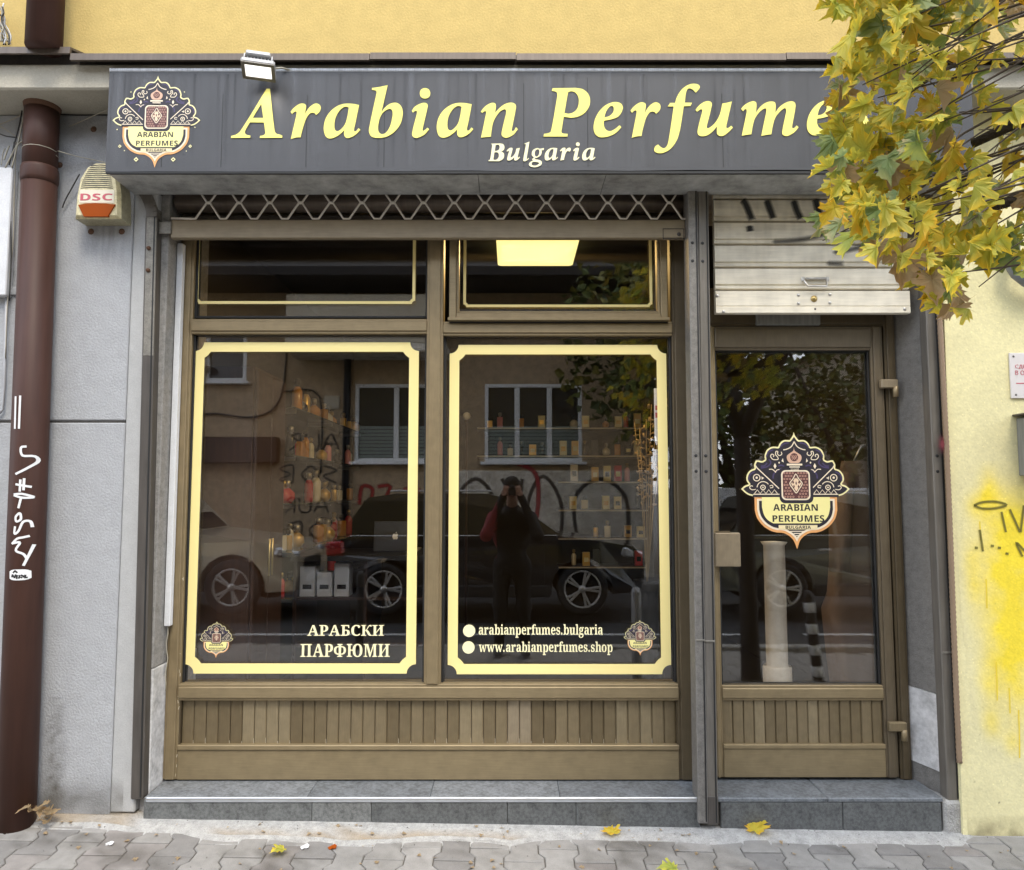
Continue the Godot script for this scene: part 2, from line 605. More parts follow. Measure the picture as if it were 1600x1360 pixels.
	M.tread2 = mat(0.165, 0.175, 0.185, 0.5, 0, blotchy, 1.8, fine_relief, 0.06)
	M.roof_tile = mat(0.018, 0.014, 0.012, 0.9, 0, stone, 1.0)
	M.stone_pale = mat(0.25, 0.24, 0.225, 0.9, 0, stone, 1.4, fine_relief, 0.3)
	M.band = mat(0.40, 0.40, 0.395, 0.9, 0, plaster, 1.5, fine_relief, 0.15)
	M.fleck = mat(0.55, 0.48, 0.36, 0.8)
	M.stem_gold = mat(0.30, 0.20, 0.08, 0.6)
	M.rusty = mat(0.12, 0.06, 0.035, 0.85, 0.1, stone, 6.0)
	M.brown_pipe = mat(0.056, 0.026, 0.019, 0.5, 0, streaks, 0.8)
	M.brown_pipe.metallic_specular = 0.32
	M.flashing = mat(0.11, 0.085, 0.066, 0.5, 0.3, streaks, 1.2)
	M.flash_dark = mat(0.05, 0.04, 0.033, 0.8, 0, stone, 1.2)
	M.sign_vinyl = mat(0.053, 0.0535, 0.058, 0.45, 0, soft_streaks, 0.7)
	M.sign_metal = mat(0.36, 0.365, 0.36, 0.6, 0.1, cloudy, 0.6)
	M.sign_edge = mat(0.55, 0.57, 0.6, 0.5, 0.2, streaks, 3.0)
	M.gold_vinyl = mat(0.91, 0.77, 0.33, 0.5)
	M.letter_vinyl = mat(0.93, 0.84, 0.19, 0.5)
	M.cream_vinyl = mat(0.90, 0.84, 0.52, 0.5)
	M.print = vmat(0.5)
	M.paint = vmat(0.7, true)
	M.shutter = mat(0.80, 0.74, 0.61, 0.5, 0.0, brushed_h, 0.8)
	M.white = mat(0.75, 0.75, 0.75, 0.5)
	M.dirty_white = mat(0.66, 0.67, 0.69, 0.6, 0, plaster, 1.5)
	M.black = mat(0.015, 0.015, 0.016, 0.6)
	M.cream_plastic = mat(0.62, 0.55, 0.33, 0.45, 0, stone, 2.0)
	M.cream_side = mat(0.36, 0.33, 0.22, 0.5, 0, stone, 2.0)
	M.amber = mat(0.29, 0.055, 0.002, 0.4)
	M.amber.metallic_specular = 0.25
	M.name_plate = mat(0.70, 0.65, 0.52, 0.5)
	M.red_print = mat(0.5, 0.09, 0.12, 0.5)
	M.grey_box = mat(0.20, 0.20, 0.185, 0.5, 0, streaks, 1.2)
	M.wire = mat(0.035, 0.033, 0.03, 0.6)
	M.wire_pale = mat(0.38, 0.35, 0.28, 0.6)
	M.hose = mat(0.26, 0.18, 0.115, 0.6)
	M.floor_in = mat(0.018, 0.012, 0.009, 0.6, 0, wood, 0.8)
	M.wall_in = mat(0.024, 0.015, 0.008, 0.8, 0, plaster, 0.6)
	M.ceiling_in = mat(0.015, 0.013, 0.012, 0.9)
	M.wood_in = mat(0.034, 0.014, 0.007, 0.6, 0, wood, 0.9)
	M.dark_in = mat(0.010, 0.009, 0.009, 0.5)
	M.twig = mat(0.10, 0.078, 0.06, 0.9)
	M.bark = mat(0.045, 0.036, 0.03, 0.95, 0, stone, 2.0, rough_relief, 1.0)
	M.leaf = vmat(0.55)
	M.leaf.backlight_enabled = true
	M.leaf.backlight = Color(0.95, 0.95, 0.95)
	var pane := StandardMaterial3D.new()
	pane.albedo_color = Color(0.0, 0.0, 0.0, 0.0)
	pane.transparency = BaseMaterial3D.TRANSPARENCY_ALPHA
	pane.roughness = 0.0
	pane.metallic_specular = 0.6
	M.pane = pane
	M.facade = mat(0.40, 0.295, 0.185, 0.9, 0, stone, 0.35, rough_relief, 0.4)
	M.facade_base = mat(0.60, 0.55, 0.47, 0.9, 0, cloudy, 0.4)
	M.facade_pale = mat(0.5, 0.44, 0.34, 0.9, 0, plaster, 0.3)
	M.wall_print = M.pale_wall.duplicate()
	M.wall_print.vertex_color_use_as_albedo = true
	M.wall_print.albedo_color = Color(4.0 / 3.0, 4.0 / 3.0, 4.0 / 3.0).linear_to_srgb()
	M.far_leaf = vmat(0.7)
	M.far_leaf.backlight_enabled = true
	M.far_leaf.backlight = Color(0.5, 0.5, 0.5)

# ---------------------------------------------------------------- ground
func gy(x: float, z: float) -> float:
	return -0.0155 * x - 0.042 * (minf(z, 4.4) - 0.22)

func ground() -> void:
	var st := S()
	var road_y := gy(0, 4.4) - 0.13
	# base of the pavement under the pavers
	var pv := setting("pavement")
	var base := S()
	quad(base, Vector3(-9, gy(-9, -0.1) - 0.007, -0.1), Vector3(9, gy(9, -0.1) - 0.007, -0.1), Vector3(9, gy(9, 4.3) - 0.007, 4.3), Vector3(-9, gy(-9, 4.3) - 0.007, 4.3))
	put("joint_sand", base, M.joint, pv)
	# interlocking double-T pavers
	var half := [Vector2(0.0800, 0.0), Vector2(0.0800, 0.032), Vector2(0.0560, 0.062), Vector2(0.0560, 0.132), Vector2(0.0800, 0.162), Vector2(0.0800, 0.194)]
	var top := PackedVector2Array()
	for p in half: top.append(p + Vector2(0, 0.001))
	for i in half.size(): top.append(Vector2(-half[half.size() - 1 - i].x, half[half.size() - 1 - i].y + 0.001))
	for i in top.size(): top[i] -= Vector2(0, 0.1)
	var inset: PackedVector2Array = Geometry2D.offset_polygon(top, -0.004, Geometry2D.JOIN_MITER)[0]
	var meshes := []
	for v in 3:
		var ps := S()
		var lift := [0.0, 0.001, -0.001]
		var r2 := RandomNumberGenerator.new()
		r2.seed = 77 + v
		var idx := Geometry2D.triangulate_polygon(inset)
		for i in range(0, idx.size(), 3):
			var a := inset[idx[i]]; var b := inset[idx[i + 1]]; var c := inset[idx[i + 2]]
			if (b - a).cross(c - a) < 0:
				var t := b; b = c; c = t
			tri(ps, Vector3(a.x, 0.0, a.y), Vector3(b.x, 0.0, b.y), Vector3(c.x, 0.0, c.y))
		for i in inset.size():
			var j := (i + 1) % inset.size()
			var a := inset[i]; var b := inset[j]
			var ao := a; var bo := b
			for q in top:
				if q.distance_to(a) < ao.distance_to(a) or ao == a: ao = q
				if q.distance_to(b) < bo.distance_to(b) or bo == b: bo = q
			quad(ps, Vector3(a.x, 0, a.y), Vector3(ao.x, -0.003, ao.y), Vector3(bo.x, -0.003, bo.y), Vector3(b.x, 0, b.y))
			quad(ps, Vector3(ao.x, -0.003, ao.y), Vector3(ao.x, -0.03, ao.y), Vector3(bo.x, -0.03, bo.y), Vector3(bo.x, -0.003, bo.y))
		ps.generate_normals()
		meshes.append(ps.commit())
	var tilt := Basis(Vector3(1, -0.0155, 0), Vector3(0.0155, 1, 0.042).normalized(), Vector3(0, -0.042, 1))
	var rest := []
	for ci in range(-62, 63):
		var x := ci * 0.1405 + 0.05
		for ri in range(-1, 22):
			var z := 0.1 + ri * 0.2 + (0.1 if absi(ci) % 2 == 1 else 0.0) + 0.098
			if z > 4.2: continue
			var y := gy(x, z) + rng.randf_range(-0.0015, 0.0015)
			var b2 := tilt * Basis.from_euler(Vector3(rng.randf_range(-0.006, 0.006), rng.randf_range(-0.008, 0.008), rng.randf_range(-0.006, 0.006)))
			var xf := Transform3D(b2, Vector3(x, y, z))
			if absf(x) < 2.35 and z < 0.95:
				var o := put("paver", meshes[rng.randi() % 3], M.paver[[0, 0, 1, 2, 3, 0][rng.randi() % 6]], pv)
				o.transform = xf
			else:
				rest.append(xf)
	var mm := MultiMesh.new()
	mm.transform_format = MultiMesh.TRANSFORM_3D
	mm.mesh = meshes[0]
	mm.instance_count = rest.size()
	for i in rest.size():
		mm.set_instance_transform(i, rest[i])
	var mi := MultiMeshInstance3D.new()
	mi.multimesh = mm
	mi.material_override = M.paver[0]
	mi.name = "paver_field"
	mi.set_meta("kind", "stuff")
	pv.add_child(mi)
	# the rendered strip along the foot of the wall: an uneven edge over the pavers
	var strip := S(true)
	var rows := 7
	var cols := 90
	var g := []
	for i in cols + 1:
		var x := lerpf(-4.5, 4.5, float(i) / cols)
		var reach := 0.345 + 0.025 * frand.get_noise_2d(x * 2.0, 3.0) + 0.022 * frand.get_noise_2d(x * 9.0, 9.0)
		if x > -1.3 and x < 0.05: reach += 0.06 + 0.02 * sin(x * 7.0)
		if x > 1.95: reach = 0.27 + 0.02 * frand.get_noise_2d(x * 6.0, 1.0)
		if x < -1.62: reach -= 0.03
		var line := []
		for j in rows + 1:
			var f := float(j) / rows
			var z := lerpf(-0.02, reach, f)
			var y := gy(x, z) + 0.010 * (1.0 - pow(f, 6.0)) + 0.0025 * frand.get_noise_2d(x * 14.0, z * 14.0) + (0.02 * (1.0 - f) if x < -1.62 else 0.0)
			if j == rows: y = gy(x, z) - 0.006
			line.append(Vector3(x, y, z))
		g.append(line)
	for i in cols:
		for j in rows:
			quad(strip, g[i][j], g[i + 1][j], g[i + 1][j + 1], g[i][j + 1])
	put("mortar_strip", strip, M.render_strip, pv)
	var dirt := S(true)
	for i in 96:
		for j in 26:
			var q := [Vector2(i, j), Vector2(i + 1, j), Vector2(i + 1, j + 1), Vector2(i, j + 1)]
			for k in [0, 1, 2, 0, 2, 3]:
				var x: float = lerpf(-2.4, 2.4, q[k].x / 96.0)
				var z: float = lerpf(0.33, 1.3, q[k].y / 26.0)
				var w := clampf(frand.get_noise_2d(x * 2.2 + 5.0, z * 2.2) * 0.55 + frand.get_noise_2d(x * 11.0, z * 11.0) * 0.35 - 0.02, 0, 0.4)
				dirt.set_color(Color(0.09, 0.078, 0.06, w))
				dirt.add_vertex(Vector3(x, gy(x, z) + 0.0032, z))
	put("trodden_dirt", dirt, M.paint, pv)
	# tan patches of older mortar
	M.old_mortar = vmat(0.95, true)
	var old := S(true)
	for i in cols:
		for j in rows - 1:
			var q := [g[i][j], g[i + 1][j], g[i + 1][j + 1], g[i][j + 1]]
			for k in [0, 1, 2, 0, 2, 3]:
				var p: Vector3 = q[k]
				var w := 0.0
				if p.x < -1.62: w = 0.75
				if p.x > -1.25 and p.x < 0.1 and p.z > 0.3: w = 0.8
				w *= clampf(0.6 + frand.get_noise_2d(p.x * 4.0, p.z * 9.0), 0, 1)
				old.set_color(Color(0.45, 0.34, 0.21, w * 0.7))
				old.add_vertex(p + Vector3(0, 0.0015, 0))
	put("old_mortar_stain", old, M.old_mortar, pv)
	# kerb, road, far pavement, and ground to the horizon
	var kb := setting("kerb")
	for i in 18:
		var ks := S()
		box(ks, Vector3(-9 + i, road_y - 0.1, 4.305), Vector3(-9 + i + 0.992, gy(0, 4.3) + 0.005, 4.44), 0.012)
		put("kerb_stone", ks, M.kerb, kb)
	var rd := setting("road")
	st = S()
	quad(st, Vector3(-60, road_y, 4.4), Vector3(60, road_y, 4.4), Vector3(60, road_y, 9.6), Vector3(-60, road_y, 9.6))
	put("asphalt", st, M.asphalt, rd)
	for k in 5:
		var ls := S()
		quad(ls, Vector3(-9 + k * 4.2, road_y + 0.004, 5.62), Vector3(-5.4 + k * 4.2, road_y + 0.004, 5.62), Vector3(-5.4 + k * 4.2, road_y + 0.004, 5.73), Vector3(-9 + k * 4.2, road_y + 0.004, 5.73))
		put("parking_line", ls, M.line, rd)
	var fp := setting("far_pavement")
	st = S()
	box(st, Vector3(-60, road_y - 0.2, 9.6), Vector3(60, road_y + 0.13, 11.2), 0.02)
	put("paving", st, M.paver[1], fp)
	st = S()
	quad(st, Vector3(-400, road_y - 0.03, -400), Vector3(400, road_y - 0.03, -400), Vector3(400, road_y - 0.03, 400), Vector3(-400, road_y - 0.03, 400))
	put("ground", st, M.joint, null, "structure")

# ---------------------------------------------------------------- the building that holds the shop
func shop_building() -> void:
	var b := thing("shop_building", "grey and yellow rendered building that holds the shopfront", "building")
	var st := S()
	# grey render on the pier, in two lifts with a joint between
	box(st, Vector3(-9, -0.3, -0.3), Vector3(-1.77, 1.7721, 0.20), 0.004)
	put("grey_render", st, M.plaster, b)
	st = S()
	box(st, Vector3(-9, 1.7838, -0.3), Vector3(-1.77, 3.232, 0.20), 0.004)
	put("grey_render", st, M.plaster, b)
	st = S()
	box(st, Vector3(-9, 1.7692, -0.3), Vector3(-1.775, 1.7868, 0.19))
	put("render_joint", st, M.stone, b)
	# smooth corner band beside the shutter rail
	st = S()
	box(st, Vector3(-1.77, 0.05, -0.3), Vector3(-1.66, 2.86, 0.197), 0.006)
	put("corner_band", st, M.band, b)
	# stone reveals
	st = S()
	box(st, Vector3(-1.66, -0.2, -0.30), Vector3(-1.618, 0.66, 0.16), 0.004)
	put("stone_jamb", st, M.marble, b)
	st = S()
	box(st, Vector3(-1.66, 0.662, -0.30), Vector3(-1.62, 2.9, 0.16), 0.004)
	put("stone_jamb", st, M.stone_pale, b)
	var xf := Transform3D(Basis(Vector3.RIGHT, Vector3.BACK, Vector3.UP).orthonormalized(), Vector3.ZERO)
	var right_plan := PackedVector2Array([Vector2(1.858, -0.02), Vector2(1.925, 0.175), Vector2(1.99, 0.175), Vector2(1.99, -0.3), Vector2(1.858, -0.3)])
	st = S()
	for part in [[0.55, 2.9]]:
		plan_prism(st, right_plan, part[0], part[1])
	put("stone_jamb", st, M.stone, b)
	# the patched lower jamb with its broken corner
	st = S()
	plan_prism(st, PackedVector2Array([Vector2(1.853, -0.02), Vector2(1.905, 0.135), Vector2(1.918, 0.182), Vector2(1.97, 0.182), Vector2(1.97, -0.3), Vector2(1.853, -0.3)]), 0.21, 0.548)
	put("stone_jamb", st, M.marble, b)
	st = S()
	plan_prism(st, right_plan, -0.2, 0.208)
	put("stone_jamb", st, M.stone, b)
	# lintel over the opening, hidden behind the sign
	st = S()
	box(st, Vector3(-1.77, 2.88, -0.3), Vector3(2.05, 3.40, 0.19))
	put("lintel", st, M.plaster_smooth, b)
	# concrete ledge
	st = S()
	box(st, Vector3(-9, 3.235, -0.3), Vector3(9, 3.352, 0.42), 0.008)
	put("ledge", st, M.ledge, b)
	st = S()
	box(st, Vector3(-9, 3.352, -0.3), Vector3(9, 3.405, 0.40))
	put("ledge_recess", st, M.flash_dark, b)
	# sheet-metal drip flashing in lengths
	var xs := [-9.0, -2.9, -1.93, -0.62, 0.02, 1.2, 2.4, 9.0]
	for i in xs.size() - 1:
		st = S()
		var y0: float = 3.3676 + 0.004 * (i % 2) + (0.026 if i < 2 else 0.0)
		var poly := PackedVector2Array([Vector2(-0.30, y0 + 0.060), Vector2(-0.47, y0 + 0.002), Vector2(-0.474, y0 - 0.030), Vector2(-0.462, y0 - 0.030), Vector2(-0.458, y0 - 0.004), Vector2(-0.30, y0 + 0.045)])
		prism(st, poly, xs[i], xs[i + 1] - 0.003, Transform3D(Basis(Vector3(0, 0, -1), Vector3.UP, Vector3.RIGHT), Vector3.ZERO))
		put("drip_flashing", st, M.flashing, b)
	# yellow wall above
	st = S()
	box(st, Vector3(-9, 3.41, -0.3), Vector3(9, 7.5, 0.36))
	put("yellow_render", st, M.yellow_wall, b)
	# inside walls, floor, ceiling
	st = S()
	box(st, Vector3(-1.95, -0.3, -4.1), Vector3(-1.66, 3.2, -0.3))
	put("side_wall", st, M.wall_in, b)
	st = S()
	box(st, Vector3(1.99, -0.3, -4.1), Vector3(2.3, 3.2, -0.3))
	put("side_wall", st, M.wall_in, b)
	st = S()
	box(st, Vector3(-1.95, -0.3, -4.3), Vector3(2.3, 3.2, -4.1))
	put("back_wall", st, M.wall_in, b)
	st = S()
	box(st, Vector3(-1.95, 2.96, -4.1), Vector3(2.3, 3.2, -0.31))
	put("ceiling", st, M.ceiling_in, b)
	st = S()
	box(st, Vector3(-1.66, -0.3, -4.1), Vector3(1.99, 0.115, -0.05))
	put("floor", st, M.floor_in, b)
	# right of the shop: the same building carries on above; lower wall is the pale neighbour
	# damp dirt at the foot of the wall
	paint("damp_stain", -3.2, 0.03, -1.71, 0.55, 60, 24, 0.2025, Color(0.13, 0.12, 0.1), func(x, y): return (0.5 + frand.get_noise_2d(x * 5.0, y * 5.0)) * clampf((0.22 - y) / 0.2, 0, 1) * 0.8 + clampf(1.0 - absf(x + 2.02) / 0.06, 0, 1) * 0.55 * clampf((0.75 - y) * 2.0, 0, 1) * (0.6 + frand.get_noise_2d(x * 40.0, y * 40.0)), b)
	paint("rain_stain", -2.1, 2.4, -1.71, 2.75, 40, 40, 0.2025, Color(0.10, 0.085, 0.065), func(x, y): return clampf(1.0 - absf(x + 1.89) / 0.18, 0, 1) * clampf((y - 2.42) / 0.25, 0, 1) * (0.3 + 0.6 * frand.get_noise_2d(x * 30.0, y * 5.0)) * 0.55, b)
	paint("rain_stain", -2.34, 2.75, -1.71, 3.23, 50, 40, 0.2025, Color(0.12, 0.10, 0.075), func(x, y): return (0.35 + 0.5 * frand.get_noise_2d(x * 8.0, y * 8.0)) * clampf((y - 2.75) / 0.4, 0, 1) * 0.4, b)

# a plan polygon (x, z) extruded in height
func plan_prism(st: SurfaceTool, plan: PackedVector2Array, y0: float, y1: float) -> void:
	prism(st, plan, -y1, -y0, Transform3D(Basis(Vector3.RIGHT, Vector3.BACK, Vector3.DOWN), Vector3.ZERO))

# ---------------------------------------------------------------- step, shutter posts
func step_and_posts() -> void:
	var s := thing("shop_step", "dark slate tiled step running under the shop window and door", "step", Vector3(0, 0, 0.1))
	var st := S()
	box(st, Vector3(-1.60, -0.25, -0.06), Vector3(1.872, 0.108, 0.20))
	put("step_core", st, M.joint, s)
	var xs := [-1.612, -0.875, -0.615, -0.02, 0.28, 0.822]
	for i in xs.size() - 1:
		st = S()
		box(st, Vector3(xs[i] + 0.0008, -0.1, 0.20), Vector3(xs[i + 1] - 0.0008, 0.110, 0.2185), 0.002)
		put("riser_tile", st, M.slate[[0, 2, 1, 1, 1][i]], s)
	var tx := [-1.612, -0.9, -0.36, 0.21, 0.86]
	for i in tx.size() - 1:
		st = S()
		box(st, Vector3(tx[i] + 0.0008, 0.105, -0.05), Vector3(tx[i + 1] - 0.0008, 0.1225, 0.2145), 0.002)
		put("tread_tile", st, [M.tread2, M.tread, M.tread2, M.tread][i], s)
	st = S()
	box(st, Vector3(-1.600, 0.104, 0.2145), Vector3(0.815, 0.1255, 0.2235), 0.003)
	put("edge_trim", st, M.trim, s)
	st = S()
	box(st, Vector3(-1.600, 0.117, 0.2235), Vector3(0.815, 0.120, 0.2245))
	put("edge_trim", st, M.steel, s)
	for t in [[0.91, 1.445], [1.445, 1.877]]:
		st = S()
		box(st, Vector3(t[0] + 0.0008, -0.12, 0.20), Vector3(t[1] - 0.0008, 0.104, 0.2205), 0.004)
		put("riser_tile", st, M.slate[1], s)
	for t in [[0.86, 1.38], [1.38, 1.885]]:
		st = S()
		box(st, Vector3(t[0] + 0.0008, 0.1045, -0.05), Vector3(t[1] - 0.0008, 0.1235, 0.223), 0.004)
		put("tread_tile", st, M.tread, s)
	# concrete block right of the step
	var cb := thing("concrete_plinth", "rough concrete block at the foot of the door's outer shutter rail", "plinth", Vector3(1.93, 0, 0.15))
	st = S()
	box(st, Vector3(1.886, -0.2, 0.0), Vector3(1.978, 0.112, 0.225), 0.012)
	put("block", st, M.render_strip, cb)
	# left rail, leaning a little as it does
	rail_post("shutter_rail", "brown steel shutter rail on the stone jamb beside the grey pier", Vector3(-1.6802, 2.6342, 0.21), Vector3(-1.6474, 0.1113, 0.21), 0.054, 0.06, M.rail_dark, true)
	# the pair of rails between window and door
	rail_post("shutter_rail", "grey steel shutter rail on the window side of the door", Vector3(0.8353, 2.7196, 0.242), Vector3(0.8291, 0.0224, 0.242), 0.044, 0.10, M.galv_post, false)
	rail_post("shutter_rail", "grey steel shutter rail on the handle side of the door", Vector3(0.8836, 2.7212, 0.238), Vector3(0.8716, 0.0153, 0.238), 0.048, 0.10, M.rail, false)
	rail_post("shutter_rail", "brown grey shutter rail between the door jamb and the yellow wall", Vector3(1.9337, 2.3065, 0.215), Vector3(1.9361, 0.1079, 0.215), 0.054, 0.06, M.rail, false)

func rail_post(called: String, label: String, a: Vector3, b: Vector3, w: float, d: float, m: Material, bent: bool) -> void:
	var t := thing(called, label, "shutter rail", Vector3(b.x, b.y, b.z), "steel rails that guide the shutters")
	var up := (a - b).normalized()
	var top := a + up * (0.10 if bent else 0.35)
	if not bent: top.y = minf(top.y, 2.87)
	var st := S()
	bar(st, b + Vector3(0, 0, -d / 2), top + Vector3(0, 0, -d / 2), w, d, 0.004)
	put("channel", st, m, t)
	st = S()
	bar(st, b + Vector3(w * 0.32, 0.01, 0.0005), top + Vector3(w * 0.32, 0, 0.0005), 0.006, 0.004, 0.0)
	put("groove", st, M.gasket, t)
	st = S()
	if bent:
		bar(st, a.lerp(b, 0.22) + Vector3(0.002, 0, -d / 2 + 0.0015), top + Vector3(0.002, 0, -d / 2 + 0.0015), w - 0.006, d, 0.003)
		put("worn_channel", st, M.rail_light, t)
	elif b.y < 0.02:
		bar(st, b + Vector3(0, 0.001, -d / 2 + 0.002), b + up * 0.125 + Vector3(0, 0, -d / 2 + 0.002), w + 0.004, d, 0.006)
		put("rusted_foot", st, M.rail_dark, t)
	if bent:
		st = S()
		for i in 5:
			var f0 := i / 5.0
			var f1 := (i + 1) / 5.0
			var p0 := top + Vector3(-0.045 * f0 * f0 + 0.002, 0.125 * f0 - 0.002, -0.028 - 0.012 * f0)
			var p1 := top + Vector3(-0.045 * f1 * f1 + 0.002, 0.125 * f1 - 0.002, -0.028 - 0.012 * f1)
			bar(st, p0, p1, w * 0.95, d, 0.0, Vector3.BACK)
		put("bent_guide", st, M.rail, t)
		for y in [2.585, 2.48]:
			st = S(true)
			lathe(st, [Vector2(0.0, 0.012), Vector2(0.007, 0.010), Vector2(0.010, 0.004), Vector2(0.010, 0.0)], Transform3D(Basis(Vector3.RIGHT, Vector3.BACK, Vector3.UP), b.lerp(a, (y - b.y) / (a.y - b.y)) + Vector3(-0.006, 0, 0.002)), 10)
			put("screw", st, M.rusty, t)
	else:
		for y in [2.60, 2.515, 1.62, 1.55]:
			var f: float = (y - b.y) / (a.y - b.y)
			var p := b.lerp(a, f)
			st = S(true)
			lathe(st, [Vector2(0.0, 0.001), Vector2(0.0065, 0.001), Vector2(0.0075, 0.0)], Transform3D(Basis(Vector3.RIGHT, Vector3.BACK, Vector3.UP), p + Vector3(-w * 0.12, 0, 0.0008)), 10)
			put("bolt_hole", st, M.black, t)
		st = S()
		var p2 := b.lerp(a, 0.29)
		boxat(st, Transform3D(Basis(), p2 + Vector3(0, 0, 0.002)), Vector3(w / 2 - 0.002, 0.004, 0.002), 0.001)
		put("weld_seam", st, M.rail_light, t)

# ---------------------------------------------------------------- the shop window
func profile_v(called: String, x0: float, x1: float, y0: float, y1: float, z0: float, z1: float, m: Material, parent: Node) -> void:
	# an aluminium profile with a step along each long side
	var st := S()
	box(st, Vector3(x0, y0, z0), Vector3(x1, y1, z1 - 0.008), 0.002)
	put(called, st, m, parent)
	var inner := S()
	var e := 0.012
	if x1 - x0 < y1 - y0: box(inner, Vector3(x0 + e, y0, z1 - 0.010), Vector3(x1 - e, y1, z1), 0.003)
	else: box(inner, Vector3(x0, y0 + e, z1 - 0.010), Vector3(x1, y1 - e, z1), 0.003)
	put(called, inner, m, parent)

func double_pane(parent: Node, x0: float, y0: float, x1: float, y1: float) -> void:
	for z in [-0.004, -0.022]:
		var st := S()
		box(st, Vector3(x0, y0, z), Vector3(x1, y1, z + 0.004))
		put("pane", st, M.pane, parent)
	for k in 4:
		var st := S()
		var e := 0.014
		box(st, Vector3([x0, x1 - e, x0 + e, x0 + e][k], [y0, y0, y0, y1 - e][k], -0.0175), Vector3([x0 + e, x1, x1 - e, x1 - e][k], [y1, y1, y0 + e, y1][k], -0.0045))
		put("spacer", st, M.gasket, parent)

func shop_window() -> void:
	var w := thing("shop_window", "large bronze aluminium shop window with gold bordered dark panes", "window", Vector3(-0.38, 0.128, 0))
	var top := 2.86
	var zb := -0.045
	var xl := -1.618
	var xr := 0.868
	profile_v("stile", xl, -1.552, 0.13, top, zb, 0.04, M.bronze, w)
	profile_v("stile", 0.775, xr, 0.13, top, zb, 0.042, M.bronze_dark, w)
	profile_v("mullion", -0.4118, -0.3331, 0.5641, top, zb, 0.05, M.bronze, w)
	var xm0: float = -0.4118
	var xm1: float = -0.3331
	profile_v("transom", -1.552, xm0, 2.2206, 2.2928, zb, 0.046, M.bronze_h, w)
	profile_v("transom", xm1, 0.775, 2.2113, 2.2802, zb, 0.046, M.bronze_h, w)
	profile_v("sill_rail", -1.552, 0.775, 0.4886, 0.5641, zb, 0.05, M.bronze_h, w)
	profile_v("top_rail", -1.552, 0.775, 2.79, top, zb, 0.04, M.bronze_h, w)
	# panes, set in black gaskets
	for q in [[-1.552, xm0, 0.5513, 2.2306], [xm1, 0.775, 0.5513, 2.2211], [-1.552, xm0, 2.3037, 2.79]]:
		double_pane(w, q[0], q[2], q[1], q[3])
		for k in 4:
			var st := S()
			var e := 0.010
			box(st, Vector3([q[0], q[1] - e, q[0] + e, q[0] + e][k], [q[2], q[2], q[2], q[3] - e][k], 0.0008), Vector3([q[0] + e, q[1], q[1] - e, q[1] - e][k], [q[3], q[3], q[2] + e, q[3]][k], 0.012), 0.002)
			put("gasket", st, M.gasket, w)
	# opening fanlight
	var fl := put("fanlight_sash", fan_frame(xm1 + 0.03, 2.2832, 0.752, 2.79, 0.034), M.bronze_h, w)
	double_pane(fl, xm1 + 0.06, 2.3387, 0.722, 2.76)
	var st := S()
	box(st, Vector3(xm1 + 0.025, 2.2777, 0.045), Vector3(0.757, 2.2933, 0.078), 0.002)
	put("drip_bar", st, M.bronze_h, w)
	st = S()
	box(st, Vector3(xm1 + 0.03, 2.2722, 0.0), Vector3(0.752, 2.2848, 0.047))
	put("shadow_gap", st, M.gasket, w)
	# base board, bead and the row of slats
	st = S()
	box(st, Vector3(-1.552, 0.128, zb), Vector3(0.775, 0.2643, 0.035), 0.003)
	put("base_board", st, M.bronze_h, w)
	st = S()
	box(st, Vector3(-1.552, 0.2643, zb), Vector3(0.775, 0.2868, 0.043), 0.003)
	put("bead", st, M.bronze_h, w)
	var n := 41
	var tones := [0, 0, 0, 3, 3, 2, 2, 2, 2, 3, 0, 0, 1, 1, 1, 1, 1, 3, 0, 1, 0, 1, 0, 2, 2, 0, 1, 4, 4, 3, 3, 1, 1, 3, 3, 0, 2, 1, 2, 1, 0, 0]
	for i in n:
		var x0 := lerpf(-1.545, 0.768, float(i) / n)
		var x1 := lerpf(-1.545, 0.768, float(i + 1) / n)
		st = S()
		slat(st, x0, x1, 0.2828, 0.4831, 0.016 + 0.0015 * (i % 2))
		put("slat", st, M.slat[tones[i]], w)
	# pale flecks of old paint in the grooves and along the edges
	var fleck := S()
	boxat(fleck, Transform3D(), Vector3(0.0011, 0.0045, 0.0008))
	fleck.generate_normals()
	var spots := []
	for i in range(1, n):
		if rng.randf() < 0.2: continue
		var gx := lerpf(-1.545, 0.768, float(i) / n)
		var tall := rng.randf_range(0.8, 3.2)
		spots.append(Transform3D(Basis.from_scale(Vector3(0.8, tall, 1)), Vector3(gx - 0.001, 0.2828 + 0.0045 * tall + 0.001, 0.0135)))
	for i in 70:
		var fx: float = [0.872, 0.858, -1.60, -1.555][rng.randi() % 4] + rng.randf_range(-0.004, 0.004)
		spots.append(Transform3D(Basis.from_euler(Vector3(0, 0, rng.randf_range(-0.4, 0.4))).scaled(Vector3(rng.randf_range(0.6, 1.6), rng.randf_range(0.2, 2.0), 1)), Vector3(fx, 0.14 + pow(rng.randf(), 1.6) * 1.3, 0.0345 if fx > 0 else 0.0325)))
	scatter("paint_fleck", fleck.commit(), M.fleck, spots, [], w)
	for x in [-1.552, 0.768]:
		st = S()
		box(st, Vector3(x, 0.2828, zb), Vector3(x + 0.007, 0.4831, 0.03))
		put("slat_stop", st, M.bronze_dark, w)
	# gold bands
	var bands := [[303, 541, 646, 1045], [710, 545, 1039, 1047]]
	st = S()
	scooped_band(st, -1.5467, 0.6022, -0.4542, 2.1857, 0.047, 0.043, 0.0005, 0.0018)
	put("gold_band", st, M.gold_vinyl, w)
	st = S()
	scooped_band(st, -0.3038, 0.5993, 0.7519, 2.173, 0.047, 0.043, 0.0005, 0.0018)
	put("gold_band", st, M.gold_vinyl, w)
	st = S()
